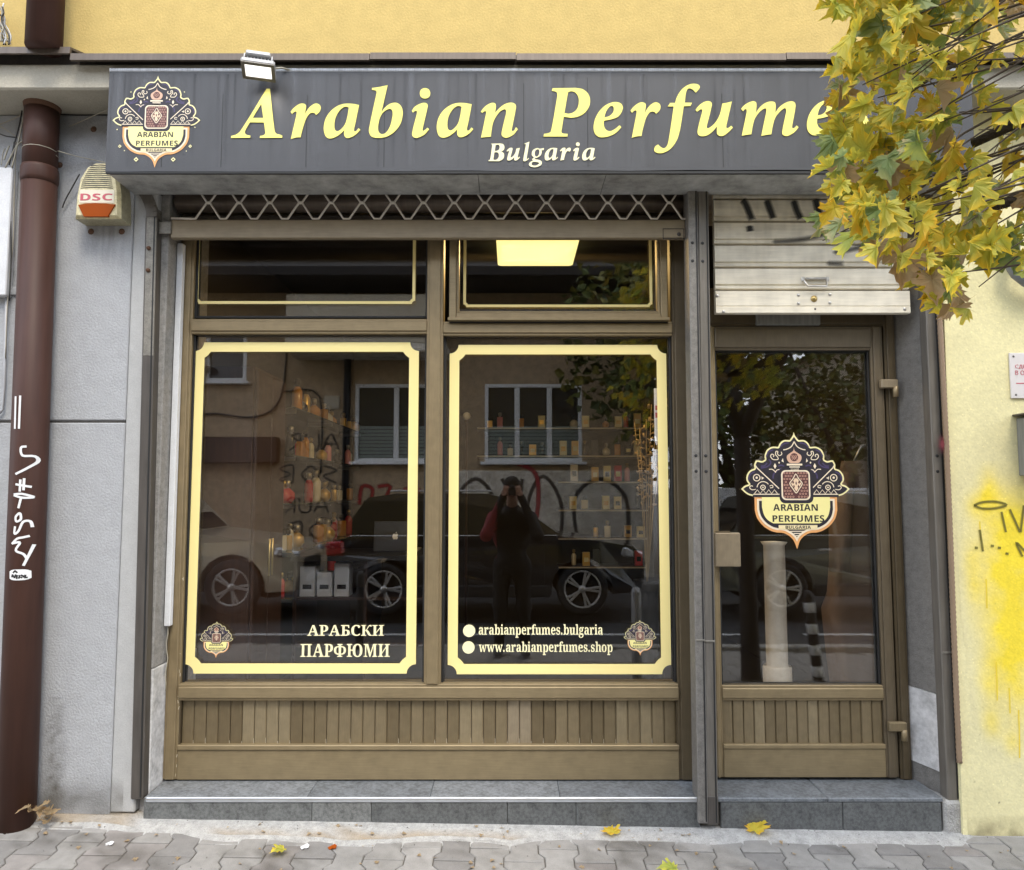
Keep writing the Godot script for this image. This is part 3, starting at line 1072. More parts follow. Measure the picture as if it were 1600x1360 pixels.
	scooped_band(st, -1.554, 2.3762, -0.475, 2.77, 0.014, 0.016, 0.0005, 0.0018)
	put("gold_band", st, M.gold_vinyl, w)
	st = S()
	scooped_band(st, -0.2391, 2.3603, 0.6889, 2.74, 0.013, 0.014, 0.0005, 0.0018)
	put("gold_band", st, M.gold_vinyl, w)
	# lettering and logos
	var serif := font("Droid Serif")
	lettering("lettering", "АРАБСКИ", serif, Vector2(-0.9699, 0.777), Vector2(-0.6069, 0.8277), 0.0008, M.cream_vinyl, w)
	lettering("lettering", "ПАРФЮМИ", serif, Vector2(-1.0011, 0.679), Vector2(-0.5784, 0.7398), 0.0008, M.cream_vinyl, w)
	lettering("lettering", "arabianperfumes.bulgaria", serif, Vector2(-0.1576, 0.7681), Vector2(0.4309, 0.8307), 0.0008, M.cream_vinyl, w)
	lettering("lettering", "www.arabianperfumes.shop", serif, Vector2(-0.1573, 0.6879), Vector2(0.4756, 0.7502), 0.0008, M.cream_vinyl, w)
	for c in [Vector3(-0.2033, 0.8005, 0), Vector3(-0.206, 0.7231, 0)]:
		st = S()
		var disc := PackedVector2Array(arc(Vector2(c.x, c.y), 0.029, 0, 360, 28))
		prism(st, disc, 0.0006, 0.0016)
		put("round_dot", st, M.cream_vinyl, w)
	var small := logo_mesh(false)
	for c in [[Vector3(-1.4005, 0.7588, 0), 0.170], [Vector3(0.6064, 0.7677, 0), 0.166]]:
		var lg := put("logo", small, M.print, w)
		lg.scale = Vector3(c[1], c[1], c[1])
		lg.position += Vector3(c[0].x, c[0].y, 0.0008)
	# things stuck on: notice strip, foil corner
	var no := thing("notice", "narrow white notice taped inside the shop window under its upper corner", "notice", Vector3(0.7108, 1.7025, -0.027))
	st = S()
	box(st, Vector3(0.6952, 1.7025, -0.027), Vector3(0.7335, 1.9632, -0.027) + Vector3(0, 0, 0.0008))
	put("paper", st, M.white, no)
	for y in [[641, 630, M.red_print], [655, 645, M.red_print], [672, 665, M.black]]:
		pass
	st = S()
	box(st, Vector3(0.7004, 1.856, -0.0262), Vector3(0.7289, 1.878, -0.0262) + Vector3(0, 0, 0.0006))
	box(st, Vector3(0.6999, 1.8183, -0.0262), Vector3(0.7284, 1.8434, -0.0262) + Vector3(0, 0, 0.0006))
	put("print", st, M.red_print, no)
	# dusty aluminium edge on the left of the window
	var ed := thing("cable_trunking", "white cable trunking strip up the jamb beside the window", "trunking", Vector3(-1.6054, 0.8292, 0.06))
	st = S()
	box(st, Vector3(-1.617, 0.8351, 0.045), Vector3(-1.589, 2.6551, 0.078), 0.003)
	put("strip", st, M.dirty_white, ed)
	st = S(true)
	var cp := []
	for i in 9:
		cp.append(Vector3(-1.607 + 0.004 * sin(i * 1.9), lerpf(0.8351, 0.5377, i / 8.0), 0.058 + 0.004 * sin(i * 1.1)))
	tube(st, cp, 0.0022, 6)
	put("cable", st, M.wire_pale, ed)

func slat(st: SurfaceTool, x0: float, x1: float, y0: float, y1: float, z: float) -> void:
	# one board of the panel: a flat face with a rounded fall to the groove at each side
	var w := x1 - x0
	var p := PackedVector2Array([Vector2(x0 + 0.0006, 0.0), Vector2(x0 + 0.0012, z - 0.006), Vector2(x0 + 0.004, z - 0.001), Vector2(x0 + w * 0.3, z), Vector2(x1 - 0.009, z - 0.0005), Vector2(x1 - 0.004, z - 0.0025), Vector2(x1 - 0.0006, z - 0.005), Vector2(x1 - 0.0006, 0.0)])
	plan_prism(st, p, y0, y1)

func fan_frame(x0: float, y0: float, x1: float, y1: float, t: float) -> SurfaceTool:
	var st := S()
	for k in 4:
		box(st, Vector3([x0, x1 - t, x0 + t, x0 + t][k], [y0, y0, y0, y1 - t][k], -0.028), Vector3([x0 + t, x1, x1 - t, x1 - t][k], [y1, y1, y0 + t, y1][k], 0.064), 0.004)
		var e := t * 0.35
		box(st, Vector3([x0 + t, x1 - t - e, x0 + t + e, x0 + t + e][k], [y0 + t, y0 + t, y0 + t, y1 - t - e][k], 0.001), Vector3([x0 + t + e, x1 - t, x1 - t - e, x1 - t - e][k], [y1 - t, y1 - t, y0 + t + e, y1 - t][k], 0.052), 0.003)
	return st

func font(called: String, weight := 700) -> SystemFont:
	var f := SystemFont.new()
	f.font_names = PackedStringArray([called])
	f.font_weight = weight
	return f

# the printed emblem, one unit high, centred on its middle
func logo_mesh(with_sparks: bool) -> ArrayMesh:
	var st := S()
	var k := 1.0 / 1260.0
	var xf := Transform3D(Basis.from_scale(Vector3(k, -k, 1)), Vector3(-700 * k, 670 * k, 0))
	var cream := Color(0.88, 0.80, 0.42)
	var pale := Color(0.86, 0.74, 0.56)
	var dark := Color(0.022, 0.016, 0.026)
	var violet := Color(0.062, 0.045, 0.115)
	var orange := Color(0.78, 0.38, 0.14)
	var rose := Color(0.62, 0.36, 0.27)
	var wine := Color(0.10, 0.035, 0.035)
	var dz := 0.0012
	var mir := func(a: Array) -> PackedVector2Array:
		var out := PackedVector2Array()
		for p in a: out.append(p)
		for i in a.size():
			var p: Vector2 = a[a.size() - 1 - i]
			if absf(p.x - 700) > 1: out.append(Vector2(1400 - p.x, p.y))
		return out
	var crown := []
	crown.append_array(curve([Vector2(700, 35), Vector2(686, 75), Vector2(655, 118)], 4))
	crown.append_array(curve([Vector2(648, 122), Vector2(590, 122), Vector2(548, 152), Vector2(528, 192)], 4))
	crown.append_array(curve([Vector2(522, 196), Vector2(460, 194), Vector2(402, 228), Vector2(376, 290), Vector2(378, 328)], 4))
	crown.append_array(curve([Vector2(374, 336), Vector2(345, 350), Vector2(310, 342), Vector2(285, 342)], 3))
	crown.append_array(curve([Vector2(280, 344), Vector2(260, 385), Vector2(262, 425)], 3))
	crown.append_array(curve([Vector2(258, 432), Vector2(212, 452), Vector2(178, 500), Vector2(172, 555), Vector2(196, 598)], 4))
	crown.append_array(curve([Vector2(190, 604), Vector2(150, 618), Vector2(112, 652)], 3))
	crown.append_array(curve([Vector2(150, 690), Vector2(190, 716), Vector2(240, 730)], 3))
	var shield := [Vector2(254, 732)]
	shield.append_array(curve([Vector2(254, 880), Vector2(280, 970), Vector2(345, 1052), Vector2(425, 1102), Vector2(480, 1118)], 4))
	shield.append_array(curve([Vector2(485, 1120), Vector2(560, 1126), Vector2(630, 1165), Vector2(670, 1215), Vector2(700, 1300)], 4))
	flat(st, mir.call(crown), 0, cream, xf)
	var shp: PackedVector2Array = mir.call(shield)
	flat(st, shp, 0, orange, xf)
	for q in Geometry2D.offset_polygon(shp, -26): flat(st, q, dz, pale, xf)
	for q in Geometry2D.offset_polygon(shp, -48): flat(st, q, dz * 2, dark, xf)
	for q in Geometry2D.offset_polygon(mir.call(crown), -17): flat(st, q, dz, dark, xf)
	flat(st, PackedVector2Array([Vector2(236, 716), Vector2(1164, 716), Vector2(1164, 738), Vector2(236, 738)]), dz * 3, dark, xf)
	# yellow panel
	var panel := [Vector2(332, 740)]
	panel.append_array(curve([Vector2(332, 850), Vector2(352, 930), Vector2(390, 985), Vector2(450, 1022)], 4))
	flat(st, mir.call(panel), dz * 3, Color(0.88, 0.80, 0.34), xf)
	flat(st, PackedVector2Array([Vector2(506, 1040), Vector2(924, 1040), Vector2(924, 1086), Vector2(506, 1086)]), dz * 3, Color(0.85, 0.72, 0.42), xf)
	for q in [[628, 1107, 796], [662, 1130, 766], [684, 1154, 742], [696, 1178, 722]]:
		flat(st, PackedVector2Array([Vector2(q[0], q[1] - 5), Vector2(q[2], q[1] - 5), Vector2(q[2] - 8, q[1] + 4), Vector2(q[0] + 8, q[1] + 4)]), dz * 3, pale, xf)
	# ornaments on each side
	for s in [1, -1]:
		var sx := Transform3D(Basis.from_scale(Vector3(k * s, -k, 1)), Vector3(-700 * k * s, 670 * k, 0))
		stroke(st, curve([Vector2(700, 138), Vector2(668, 192), Vector2(618, 220), Vector2(580, 228)]), 11, dz * 2, pale, sx)
		stroke(st, [Vector2(275, 400), Vector2(290, 425), Vector2(522, 648)], 11, dz * 2, pale, sx)
		stroke(st, [Vector2(240, 708), Vector2(525, 708)], 9, dz * 2, pale, sx)
		stroke(st, curve([Vector2(556, 250), Vector2(562, 275), Vector2(535, 290), Vector2(515, 270), Vector2(520, 248), Vector2(500, 245), Vector2(495, 280), Vector2(515, 305), Vector2(520, 330), Vector2(490, 335), Vector2(462, 330), Vector2(440, 300), Vector2(452, 275), Vector2(475, 285), Vector2(470, 305)]), 9, dz * 2, pale, sx)
		for v in [[Vector2(545, 200), Vector2(580, 165), Vector2(640, 150)], [Vector2(420, 330), Vector2(440, 370), Vector2(400, 410), Vector2(330, 425)], [Vector2(330, 405), Vector2(370, 400), Vector2(400, 370)], [Vector2(460, 540), Vector2(470, 490), Vector2(520, 445), Vector2(560, 430)], [Vector2(520, 405), Vector2(550, 395), Vector2(585, 405)], [Vector2(395, 300), Vector2(420, 250), Vector2(470, 225)], [Vector2(196, 560), Vector2(210, 500), Vector2(262, 465)]]:
			stroke(st, curve(v), 16, dz * 2, violet, sx)
		stroke(st, curve([Vector2(418, 440), Vector2(455, 440), Vector2(488, 470)]), 9, dz * 3, pale, sx)
		stroke(st, curve([Vector2(530, 440), Vector2(500, 450), Vector2(486, 475)]), 8, dz * 3, pale, sx)
		flat(st, PackedVector2Array([Vector2(484, 372), Vector2(500, 405), Vector2(484, 436), Vector2(468, 405)]), dz * 3, pale, sx)
		flat(st, PackedVector2Array([Vector2(572, 318), Vector2(580, 365), Vector2(556, 350)]), dz * 3, pale, sx)
		flat(st, PackedVector2Array([Vector2(530, 355), Vector2(540, 368), Vector2(530, 380), Vector2(520, 368)]), dz * 3, pale, sx)
		stroke(st, arc(Vector2(283, 530), 36), 10, dz * 2, pale, sx, true)
		flat(st, PackedVector2Array(arc(Vector2(283, 530), 13, 0, 360, 10)), dz * 2, pale, sx)
		flat(st, PackedVector2Array([Vector2(335, 515), Vector2(350, 528), Vector2(366, 532), Vector2(350, 540), Vector2(338, 552)]), dz * 2, pale, sx)
		stroke(st, arc(Vector2(348, 635), 25), 9, dz * 2, pale, sx, true)
		flat(st, PackedVector2Array(arc(Vector2(348, 635), 9, 0, 360, 8)), dz * 2, pale, sx)
		stroke(st, arc(Vector2(352, 640), 68, 185, 325, 12), 9, dz * 2, pale, sx)
		stroke(st, curve([Vector2(270, 655), Vector2(230, 660), Vector2(205, 640), Vector2(215, 618), Vector2(240, 622)]), 9, dz * 2, pale, sx)
		stroke(st, curve([Vector2(420, 620), Vector2(450, 612), Vector2(455, 635), Vector2(425, 640)]), 8, dz * 2, pale, sx)
		var zig := []
		for i in 9: zig.append(Vector2(255 + i * 31, 702 if i % 2 == 0 else 660))
		stroke(st, zig, 8, dz * 2, pale, sx)
	# bottle
	var rr := func(x0: float, y0: float, x1: float, y1: float, r: float) -> PackedVector2Array:
		var out := PackedVector2Array()
		for q in [[x1 - r, y1 - r, 0], [x0 + r, y1 - r, 90], [x0 + r, y0 + r, 180], [x1 - r, y0 + r, 270]]:
			for p in arc(Vector2(q[0], q[1]), r, q[2], q[2] + 90, 5): out.append(p)
		return out
	flat(st, rr.call(524, 420, 890, 806, 60), dz * 4, dark, xf)
	flat(st, rr.call(546, 448, 858, 772, 50), dz * 5, pale, xf)
	flat(st, rr.call(562, 464, 842, 756, 38), dz * 6, wine, xf)
	for a in 9:
		for b2 in 9:
			var p := Vector2(580 + a * 30.5 + (15 if b2 % 2 else 0), 480 + b2 * 32)
			if absf(p.x - 702) / 96 + absf(p.y - 600) / 150 < 1.0 or p.x > 835: continue
			stroke(st, arc(p, 9, 0, 360, 6), 5, dz * 7, rose, xf, true)
	var drop := curve([Vector2(704, 485), Vector2(740, 540), Vector2(776, 592), Vector2(744, 650), Vector2(704, 700), Vector2(664, 650), Vector2(632, 592), Vector2(668, 540)], 4, true)
	flat(st, PackedVector2Array(drop), dz * 7, pale, xf)
	for q in Geometry2D.offset_polygon(PackedVector2Array(drop), -10): flat(st, q, dz * 8, wine, xf)
	for q in Geometry2D.offset_polygon(PackedVector2Array(drop), -18): flat(st, q, dz * 9, Color(0.80, 0.60, 0.42), xf)
	for q in [[704, 520, 14, 26], [672, 580, 12, 18], [736, 580, 12, 18], [704, 590, 9, 22], [680, 625, 9, 20], [728, 625, 9, 20]]:
		flat(st, PackedVector2Array([Vector2(q[0], q[1] - q[3]), Vector2(q[0] + q[2], q[1]), Vector2(q[0], q[1] + q[3]), Vector2(q[0] - q[2], q[1])]), dz * 10, wine, xf)
	for q in [[612, 378, 780, 398], [640, 408, 752, 420], [652, 428, 742, 446]]:
		flat(st, PackedVector2Array([Vector2(q[0], q[1]), Vector2(q[2], q[1]), Vector2(q[2], q[3]), Vector2(q[0], q[3])]), dz * 4, pale, xf)
	var onion := curve([Vector2(694, 196), Vector2(700, 235), Vector2(735, 262), Vector2(770, 290), Vector2(772, 330), Vector2(745, 368), Vector2(694, 372), Vector2(643, 368), Vector2(616, 330), Vector2(618, 290), Vector2(653, 262), Vector2(688, 235)], 3, true)
	flat(st, PackedVector2Array(onion), dz * 4, Color(0.66, 0.42, 0.30), xf)
	flat(st, PackedVector2Array(arc(Vector2(694, 308), 44, 0, 360, 16)), dz * 5, wine, xf)
	for i in 4:
		for s in [-1, 1]:
			var o := -30 + i * 20
			stroke(st, [Vector2(694 + o - 26 * s, 282), Vector2(694 + o + 14 * s, 336)] if absf(o) < 25 else [Vector2(694 + o * 0.7, 292), Vector2(694 + o * 0.7 - 8 * s, 322)], 5, dz * 6, rose, xf)
	# wording
	var sans := font("Droid Sans")
	for l in [["ARABIAN", 452, 815, 934, 886], ["PERFUMES", 442, 934, 1000, 1006], ["BULGARIA", 580, 1046, 852, 1080]]:
		var t := text_mesh(l[0], sans)
		var bb := t.get_aabb()
		var arr := t.surface_get_arrays(0)
		var vs: PackedVector3Array = arr[Mesh.ARRAY_VERTEX]
		var ix: PackedInt32Array = arr[Mesh.ARRAY_INDEX]
		st.set_color(dark)
		var f := Vector2((l[3] - l[1]) / bb.size.x, (l[4] - l[2]) / bb.size.y)
		for i in range(0, ix.size(), 3):
			if vs[ix[i]].z < 0.005 or vs[ix[i + 1]].z < 0.005 or vs[ix[i + 2]].z < 0.005: continue
			for j in 3:
				var v := vs[ix[i + j]] - bb.position
				st.add_vertex(xf * Vector3(l[1] + v.x * f.x, l[4] - v.y * f.y, dz * 4))
	if with_sparks:
		for q in [[225, 1010, 24], [1165, 1010, 24], [450, 1190, 32], [945, 1190, 32], [345, 262, 9], [1062, 262, 9], [180, 780, 11], [1220, 750, 9], [290, 1070, 8], [1115, 1075, 8]]:
			flat(st, PackedVector2Array([Vector2(q[0], q[1] - q[2]), Vector2(q[0] + q[2], q[1]), Vector2(q[0], q[1] + q[2]), Vector2(q[0] - q[2], q[1])]), dz, cream, xf)
			if q[2] > 20: flat(st, PackedVector2Array(arc(Vector2(q[0], q[1]), q[2] * 0.35, 0, 360, 8)), dz * 2, dark, xf)
	st.generate_normals()
	return st.commit()

# ---------------------------------------------------------------- the door
func shop_door() -> void:
	var d := thing("shop_door", "bronze aluminium glass door with an emblem and a slatted lower panel", "door", Vector3(1.38, 0.128, 0))
	var st := S()
	var zb := -0.045
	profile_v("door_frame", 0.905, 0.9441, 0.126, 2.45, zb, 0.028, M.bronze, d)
	profile_v("door_frame", 1.806, 1.860, 0.126, 2.45, zb, 0.028, M.bronze_dark, d)  # darker bronze here stands in for shade on the right jamb
	profile_v("door_frame", 0.9441, 1.806, 2.262, 2.45, zb, 0.028, M.bronze_dark, d)  # shade over the door head, put into a darker bronze
	var x0: float = 0.9445
	var x1: float = 1.7948
	var g0: float = 0.9829
	var g1: float = 1.7354
	profile_v("door_stile", x0, g0, 0.138, 2.258, -0.035, 0.036, M.bronze, d)
	profile_v("door_stile", g1, x1, 0.138, 2.258, -0.035, 0.036, M.bronze_shaded, d)  # right stile and top rail carry painted shade in their colour
	profile_v("door_rail", g0, g1, 2.1413, 2.258, -0.035, 0.036, M.bronze_shaded, d)
	profile_v("door_rail", g0, g1, 0.4845, 0.5544, -0.035, 0.036, M.bronze_h, d)
	st = S()
	box(st, Vector3(g0, 0.138, -0.035), Vector3(g1, 0.2684, 0.032), 0.003)
	put("kick_board", st, M.bronze_h, d)
	st = S()
	box(st, Vector3(g0, 0.2684, -0.03), Vector3(g1, 0.2877, 0.037), 0.002)
	put("bead", st, M.bronze_h, d)
	var tones := [1, 1, 1, 2, 0, 0, 1, 1, 2, 1, 0, 0, 0, 1, 0]
	for i in 15:
		st = S()
		slat(st, lerpf(g0, g1, i / 15.0), lerpf(g0, g1, (i + 1) / 15.0), 0.2857, 0.4831, 0.016 + 0.0015 * (i % 2))
		put("slat", st, M.slat[tones[i]], d)
	double_pane(d, g0, 0.5454, g1, 2.1451)
	for k in 4:
		st = S()
		var e := 0.009
		var ya: float = 0.5454
		var yb: float = 2.1451
		box(st, Vector3([g0, g1 - e, g0 + e, g0 + e][k], [ya, ya, ya, yb - e][k], 0.0008), Vector3([g0 + e, g1, g1 - e, g1 - e][k], [yb, yb, ya + e, yb][k], 0.014), 0.002)
		put("gasket", st, M.gasket, d)
	st = S()
	box(st, Vector3(0.9543, 1.1077, 0.04) + Vector3(0, 0, -0.001), Vector3(1.071, 1.2656, 0.075) + Vector3(0, 0, 0.0), 0.004)
	put("lock_plate", st, M.slat[4], d)
	st = S()
	box(st, Vector3(0.9581, 1.2647, 0.06), Vector3(1.0246, 1.2737, 0.06) + Vector3(0, 0, 0.008), 0.001)
	put("lock_lip", st, M.bronze_dark, d)
	for y in [600, 1137]:
		var yy: float = 1.9726 if y == 600 else 0.3732
		var xx: float = 1.7656 if y == 600 else 1.7428
		st = S()
		box(st, Vector3(xx, yy - 0.020, 0.035), Vector3(xx + 0.082, yy + 0.022, 0.062), 0.004)
		var hg := put("hinge", st, M.slat[4] if y == 600 else M.slat[1], d)
		st = S(true)
		tube(st, [Vector3(xx + 0.070, yy - 0.062, 0.055), Vector3(xx + 0.070, yy - 0.012, 0.055)], 0.013, 12)
		put("hinge_pin", st, M.bronze, hg)
	var lg := put("logo", logo_mesh(false), M.print, d)
	var c := Vector3(1.3636, 1.4631, 0)
	lg.scale = Vector3.ONE * 0.560
	lg.position += Vector3(c.x, c.y, 0.0008)
	st = S()
	box(st, Vector3(1.1836, 2.262, 0.02), Vector3(1.4927, 2.325, 0.045), 0.004)
	put("door_closer", st, M.grey_box, d)

# ---------------------------------------------------------------- the sign
func sign_board() -> void:
	var x0 := -1.772
	var x1 := 2.02
	var y0 := 2.849
	var y1 := 3.312
	var zf := 0.442
	var s := thing("shop_sign", "dark grey box sign with yellow italic lettering over the shopfront", "sign", Vector3(0.1, 2.849, 0.2))
	var st := S(true)
	# front face, slightly bowed sheet
	var n := 40
	for i in n:
		var fa := float(i) / n
		var fb := float(i + 1) / n
		var f := func(t: float, up: float) -> Vector3:
			var dip := -0.010 * sin(t * PI) * up + 0.004 * frand.get_noise_2d(t * 9.0, up)
			return Vector3(lerpf(x0, x1, t), (y1 if up > 0.5 else y0) + dip + (0.012 * t if up > 0.5 else 0.008 * t), zf)
		quad(st, f.call(fa, 0.0), f.call(fa, 1.0), f.call(fb, 1.0), f.call(fb, 0.0))
	put("front_sheet", st, M.sign_vinyl, s)
	st = S()
	box(st, Vector3(x0 + 0.001, y0 + 0.014, 0.2), Vector3(x1 - 0.001, y1 - 0.014, zf - 0.004))
	put("carcass", st, M.sign_vinyl, s)
	st = S()
	box(st, Vector3(x0 + 0.004, y0 - 0.004, 0.2), Vector3(x1, y0 + 0.006, zf - 0.012), 0.002)
	put("underside_panel", st, M.sign_metal, s)
	st = S()
	box(st, Vector3(x0, y0 - 0.010, zf - 0.012), Vector3(x1, y0 + 0.004, zf - 0.001), 0.002)
	put("lower_edge", st, M.gasket, s)
	st = S()
	box(st, Vector3(x0 - 0.002, y1 - 0.009, zf - 0.2), Vector3(x1, y1 + 0.007, zf + 0.003), 0.003)
	put("top_flange", st, M.sign_edge, s)
	for x in [-0.02, 0.0]:
		pass
	st = S()
	box(st, Vector3(-0.15, y0 - 0.0055, 0.2), Vector3(-0.1485, y0 - 0.0035, zf - 0.012))
	put("panel_seam", st, M.gasket, s)
	st = S()
	box(st, Vector3(0.412, y0 - 0.0055, 0.2), Vector3(0.4135, y0 - 0.0035, zf - 0.012))
	put("panel_seam", st, M.gasket, s)
	# rain streaks
	paint("rain_streak", x0 + 0.01, y0 + 0.02, x1 - 0.2, y1 - 0.02, 420, 8, zf + 0.0012, Color(0.012, 0.012, 0.015), func(x, y): return pow(clampf(0.5 + frand.get_noise_2d(x * 34.0, 2.0 + y * 0.6), 0, 1), 7.0) * 0.22 * clampf(0.25 + (y - y0) * 2.2 + 0.5 * frand.get_noise_2d(x * 9.0, y * 3.0), 0, 1), s)
	paint("lime_streak", x0 + 0.01, y0 + 0.02, x1 - 0.2, y1 - 0.01, 420, 8, zf + 0.0016, Color(0.34, 0.36, 0.40), func(x, y): return pow(clampf(0.45 + frand.get_noise_2d(x * 17.0, 40.0), 0, 1), 4.0) * clampf(0.2 + (y - y0) * 1.6, 0, 1) * 0.2, s)
	for sx in [-1.27, -0.56, -1.53, -0.9, 0.05, 0.33, 0.92]:
		st = S()
		box(st, Vector3(sx, y0 + 0.02, zf + 0.0002), Vector3(sx + 0.0025, y1 - 0.02 - 0.1 * absf(sin(sx * 9.0)), zf + 0.0010))
		put("sheet_seam", st, M.gasket, s)
	# lettering, traced in millimetres
	var G := {}
	G.A = "c-1227.7,2999.0 c-1226.2,3008.0 -1205.5,3014.3 -1186.3,3031.5 c-1077.5,3222.4 c-1063.1,3222.4 -1037.7,3031.5 -1028.7,3018.0 -1013.3,3013.4 c-1003.5,3008.9 c-1004.2,2999.9 c-1101.5,2999.0 c-1100.5,3008.0 -1085.3,3011.2 -1078.1,3020.2 -1079.2,3031.5 c-1084.6,3068.7 c-1146.7,3070.0 -1164.6,3036.0 -1167.2,3022.5 -1159.6,3013.4 c-1143.3,3009.8 c-1143.9,2999.9 | c-1099.0,3154.1 c-1088.6,3089.5 c-1135.4,3089.5"
	G.r = "c-969.8,3117.7 -954.9,3135.9 -933.3,3151.8 -915.9,3155.0 -903.4,3147.2 -904.3,3126.8 c-908.3,3106.3 -889.2,3135.9 -869.8,3151.8 -854.5,3155.0 -840.3,3145.0 -838.7,3129.0 -845.0,3115.4 c-857.9,3103.1 -864.6,3110.9 -875.6,3113.1 -886.4,3108.6 -901.3,3085.9 -911.5,3054.2 -919.6,3022.5 c-923.5,3002.1 -943.1,3000.8 c-965.7,2994.4 c-947.2,3085.9 -943.3,3108.6 -944.8,3117.7 -952.3,3117.7 c-963.0,3107.7"
	G.a = "c-670.4,3148.1 c-685.6,3063.2 -690.5,3040.6 -689.4,3029.3 -682.5,3029.3 c-670.9,3042.8 c-662.9,3036.0 -681.4,3015.7 -703.0,3002.1 -722.6,2999.0 -732.3,3008.9 -733.9,3022.5 c-731.9,3036.0 -747.0,3020.2 -768.5,3004.4 -794.6,2996.3 -812.2,3004.4 -821.4,3027.0 -822.8,3054.2 -813.8,3090.4 -792.6,3122.2 -762.3,3145.0 -731.8,3154.1 -696.7,3153.2 | c-714.9,3136.8 -725.0,3140.4 -738.1,3138.1 -757.5,3120.0 -772.3,3090.4 -776.9,3058.7 -773.5,3036.0 -762.4,3029.3 -745.1,3040.6 -729.4,3063.2 c-719.9,3099.5"
	G.b = "c-615.3,3217.9 c-614.5,3226.1 -589.1,3229.3 c-546.2,3238.4 c-572.2,3115.4 -557.2,3135.9 -535.5,3153.2 -509.3,3158.6 -489.4,3147.2 -479.0,3122.2 -481.3,3085.9 -492.7,3054.2 -516.4,3024.7 -548.9,3004.4 -585.9,2999.0 -612.2,3004.4 -623.3,3020.2 -625.0,3040.6 c-594.0,3204.2 -596.8,3213.3 | -529.9,3129.0 -543.9,3129.0 -563.5,3115.4 -576.3,3095.0 -583.4,3067.8 -585.6,3040.6 -579.7,3022.5 -566.5,3015.7 -549.1,3024.7 -534.2,3049.6 -525.8,3081.4 -522.7,3113.1"
	G.i = "c-438.8,3122.2 -425.8,3140.4 -399.7,3155.0 -380.0,3157.7 -369.8,3149.5 c-371.0,3131.3 c-389.9,3045.1 -389.7,3031.5 -381.9,3033.8 c-370.2,3045.1 c-362.3,3038.3 -380.9,3015.7 -404.8,3002.1 -422.2,2999.0 -435.4,3008.9 -435.6,3027.0 c-416.7,3108.6 -416.8,3120.0 -423.4,3121.3 c-434.3,3114.0"
	G.dot = "-381.9,3225.2 -365.1,3218.8 -358.9,3201.5 -364.8,3184.1 -381.5,3177.7 -398.2,3184.1 -404.5,3201.5 -398.5,3218.8"
	G.n = "c-136.6,3118.6 -119.2,3140.4 -97.3,3155.0 -79.8,3157.7 -71.0,3149.5 c-74.0,3113.1 -53.4,3135.9 -27.2,3154.1 -0.9,3158.6 15.8,3149.5 15.8,3126.8 c1.3,3049.6 -0.9,3031.5 7.9,3031.5 c17.5,3047.4 c25.3,3038.3 7.9,3015.7 -14.0,3002.1 -29.3,2999.9 -43.7,3008.9 -44.6,3027.0 c-26.3,3108.6 -26.3,3124.5 -32.4,3129.0 -53.4,3117.7 -75.3,3085.9 -86.1,3054.2 c-92.6,3004.4 -114.4,3003.0 c-135.3,2999.9 c-113.8,3108.6 -113.8,3118.6 -120.0,3120.0 c-130.0,3112.2"
	G.P = "c174.7,3213.3 c178.2,3224.7 c279.2,3226.1 309.9,3220.2 333.8,3199.6 342.4,3167.7 335.5,3135.9 313.4,3108.6 287.1,3095.0 260.8,3090.4 241.1,3092.7 c226.7,3095.0 c215.8,3029.3 218.8,3020.2 c243.7,3017.0 c241.9,3005.3 c138.0,3005.3 c139.8,3017.0 162.1,3021.6 170.8,3031.5 c199.1,3190.5 195.7,3206.5 | c246.1,3206.5 261.5,3210.6 279.0,3204.2 291.2,3183.7 292.8,3158.6 285.1,3131.3 269.7,3115.4 247.8,3108.6 c229.4,3112.2"
	G.e = "485.3,3131.3 480.2,3151.8 462.8,3160.9 436.5,3159.5 401.3,3140.4 372.5,3104.1 357.6,3058.7 360.8,3022.5 378.1,3004.4 400.0,3002.1 430.6,3008.9 457.0,3024.7 c478.2,3047.4 c470.4,3056.4 448.4,3038.3 426.4,3029.3 409.0,3038.3 401.4,3058.7 c402.9,3076.8 435.7,3083.6 466.5,3097.2 | c404.3,3091.3 412.0,3117.7 425.3,3138.1 438.5,3144.1 445.9,3135.0 442.6,3115.4 427.1,3098.6"
	G.f = "c682.5,3141.3 c692.9,3157.7 c714.8,3157.7 724.0,3185.9 744.3,3217.9 771.0,3238.4 797.5,3245.3 820.2,3239.8 824.4,3227.0 c806.8,3204.2 796.9,3215.6 783.9,3223.4 772.9,3222.4 763.8,3204.2 c757.3,3158.6 c789.3,3158.6 c782.5,3144.1 c752.6,3142.7 741.8,3076.8 732.2,3027.0 718.4,2986.3 691.6,2950.2 660.8,2932.2 634.7,2931.3 620.9,2941.2 624.2,2959.2 c637.4,2969.2 650.3,2957.0 663.3,2952.5 676.6,2963.8 685.9,2999.9 c708.8,3141.8"
	G.u = "c804.0,3126.8 821.1,3147.2 843.3,3162.3 863.1,3165.4 875.2,3157.7 873.4,3135.9 c854.4,3063.2 851.9,3045.1 858.4,3042.8 880.6,3058.7 900.8,3085.9 912.3,3113.1 c922.0,3155.0 939.6,3157.7 c963.8,3164.1 c938.3,3058.7 937.9,3044.2 945.8,3044.2 c958.3,3054.2 c965.5,3046.0 945.4,3024.7 923.2,3008.9 907.9,3008.0 897.1,3015.7 895.7,3031.5 c897.0,3051.9 875.5,3027.0 853.4,3011.2 831.4,3006.6 816.2,3011.2 810.8,3024.7 817.2,3058.7 c833.7,3120.0 832.9,3126.8 827.3,3129.0 c810.9,3117.7"
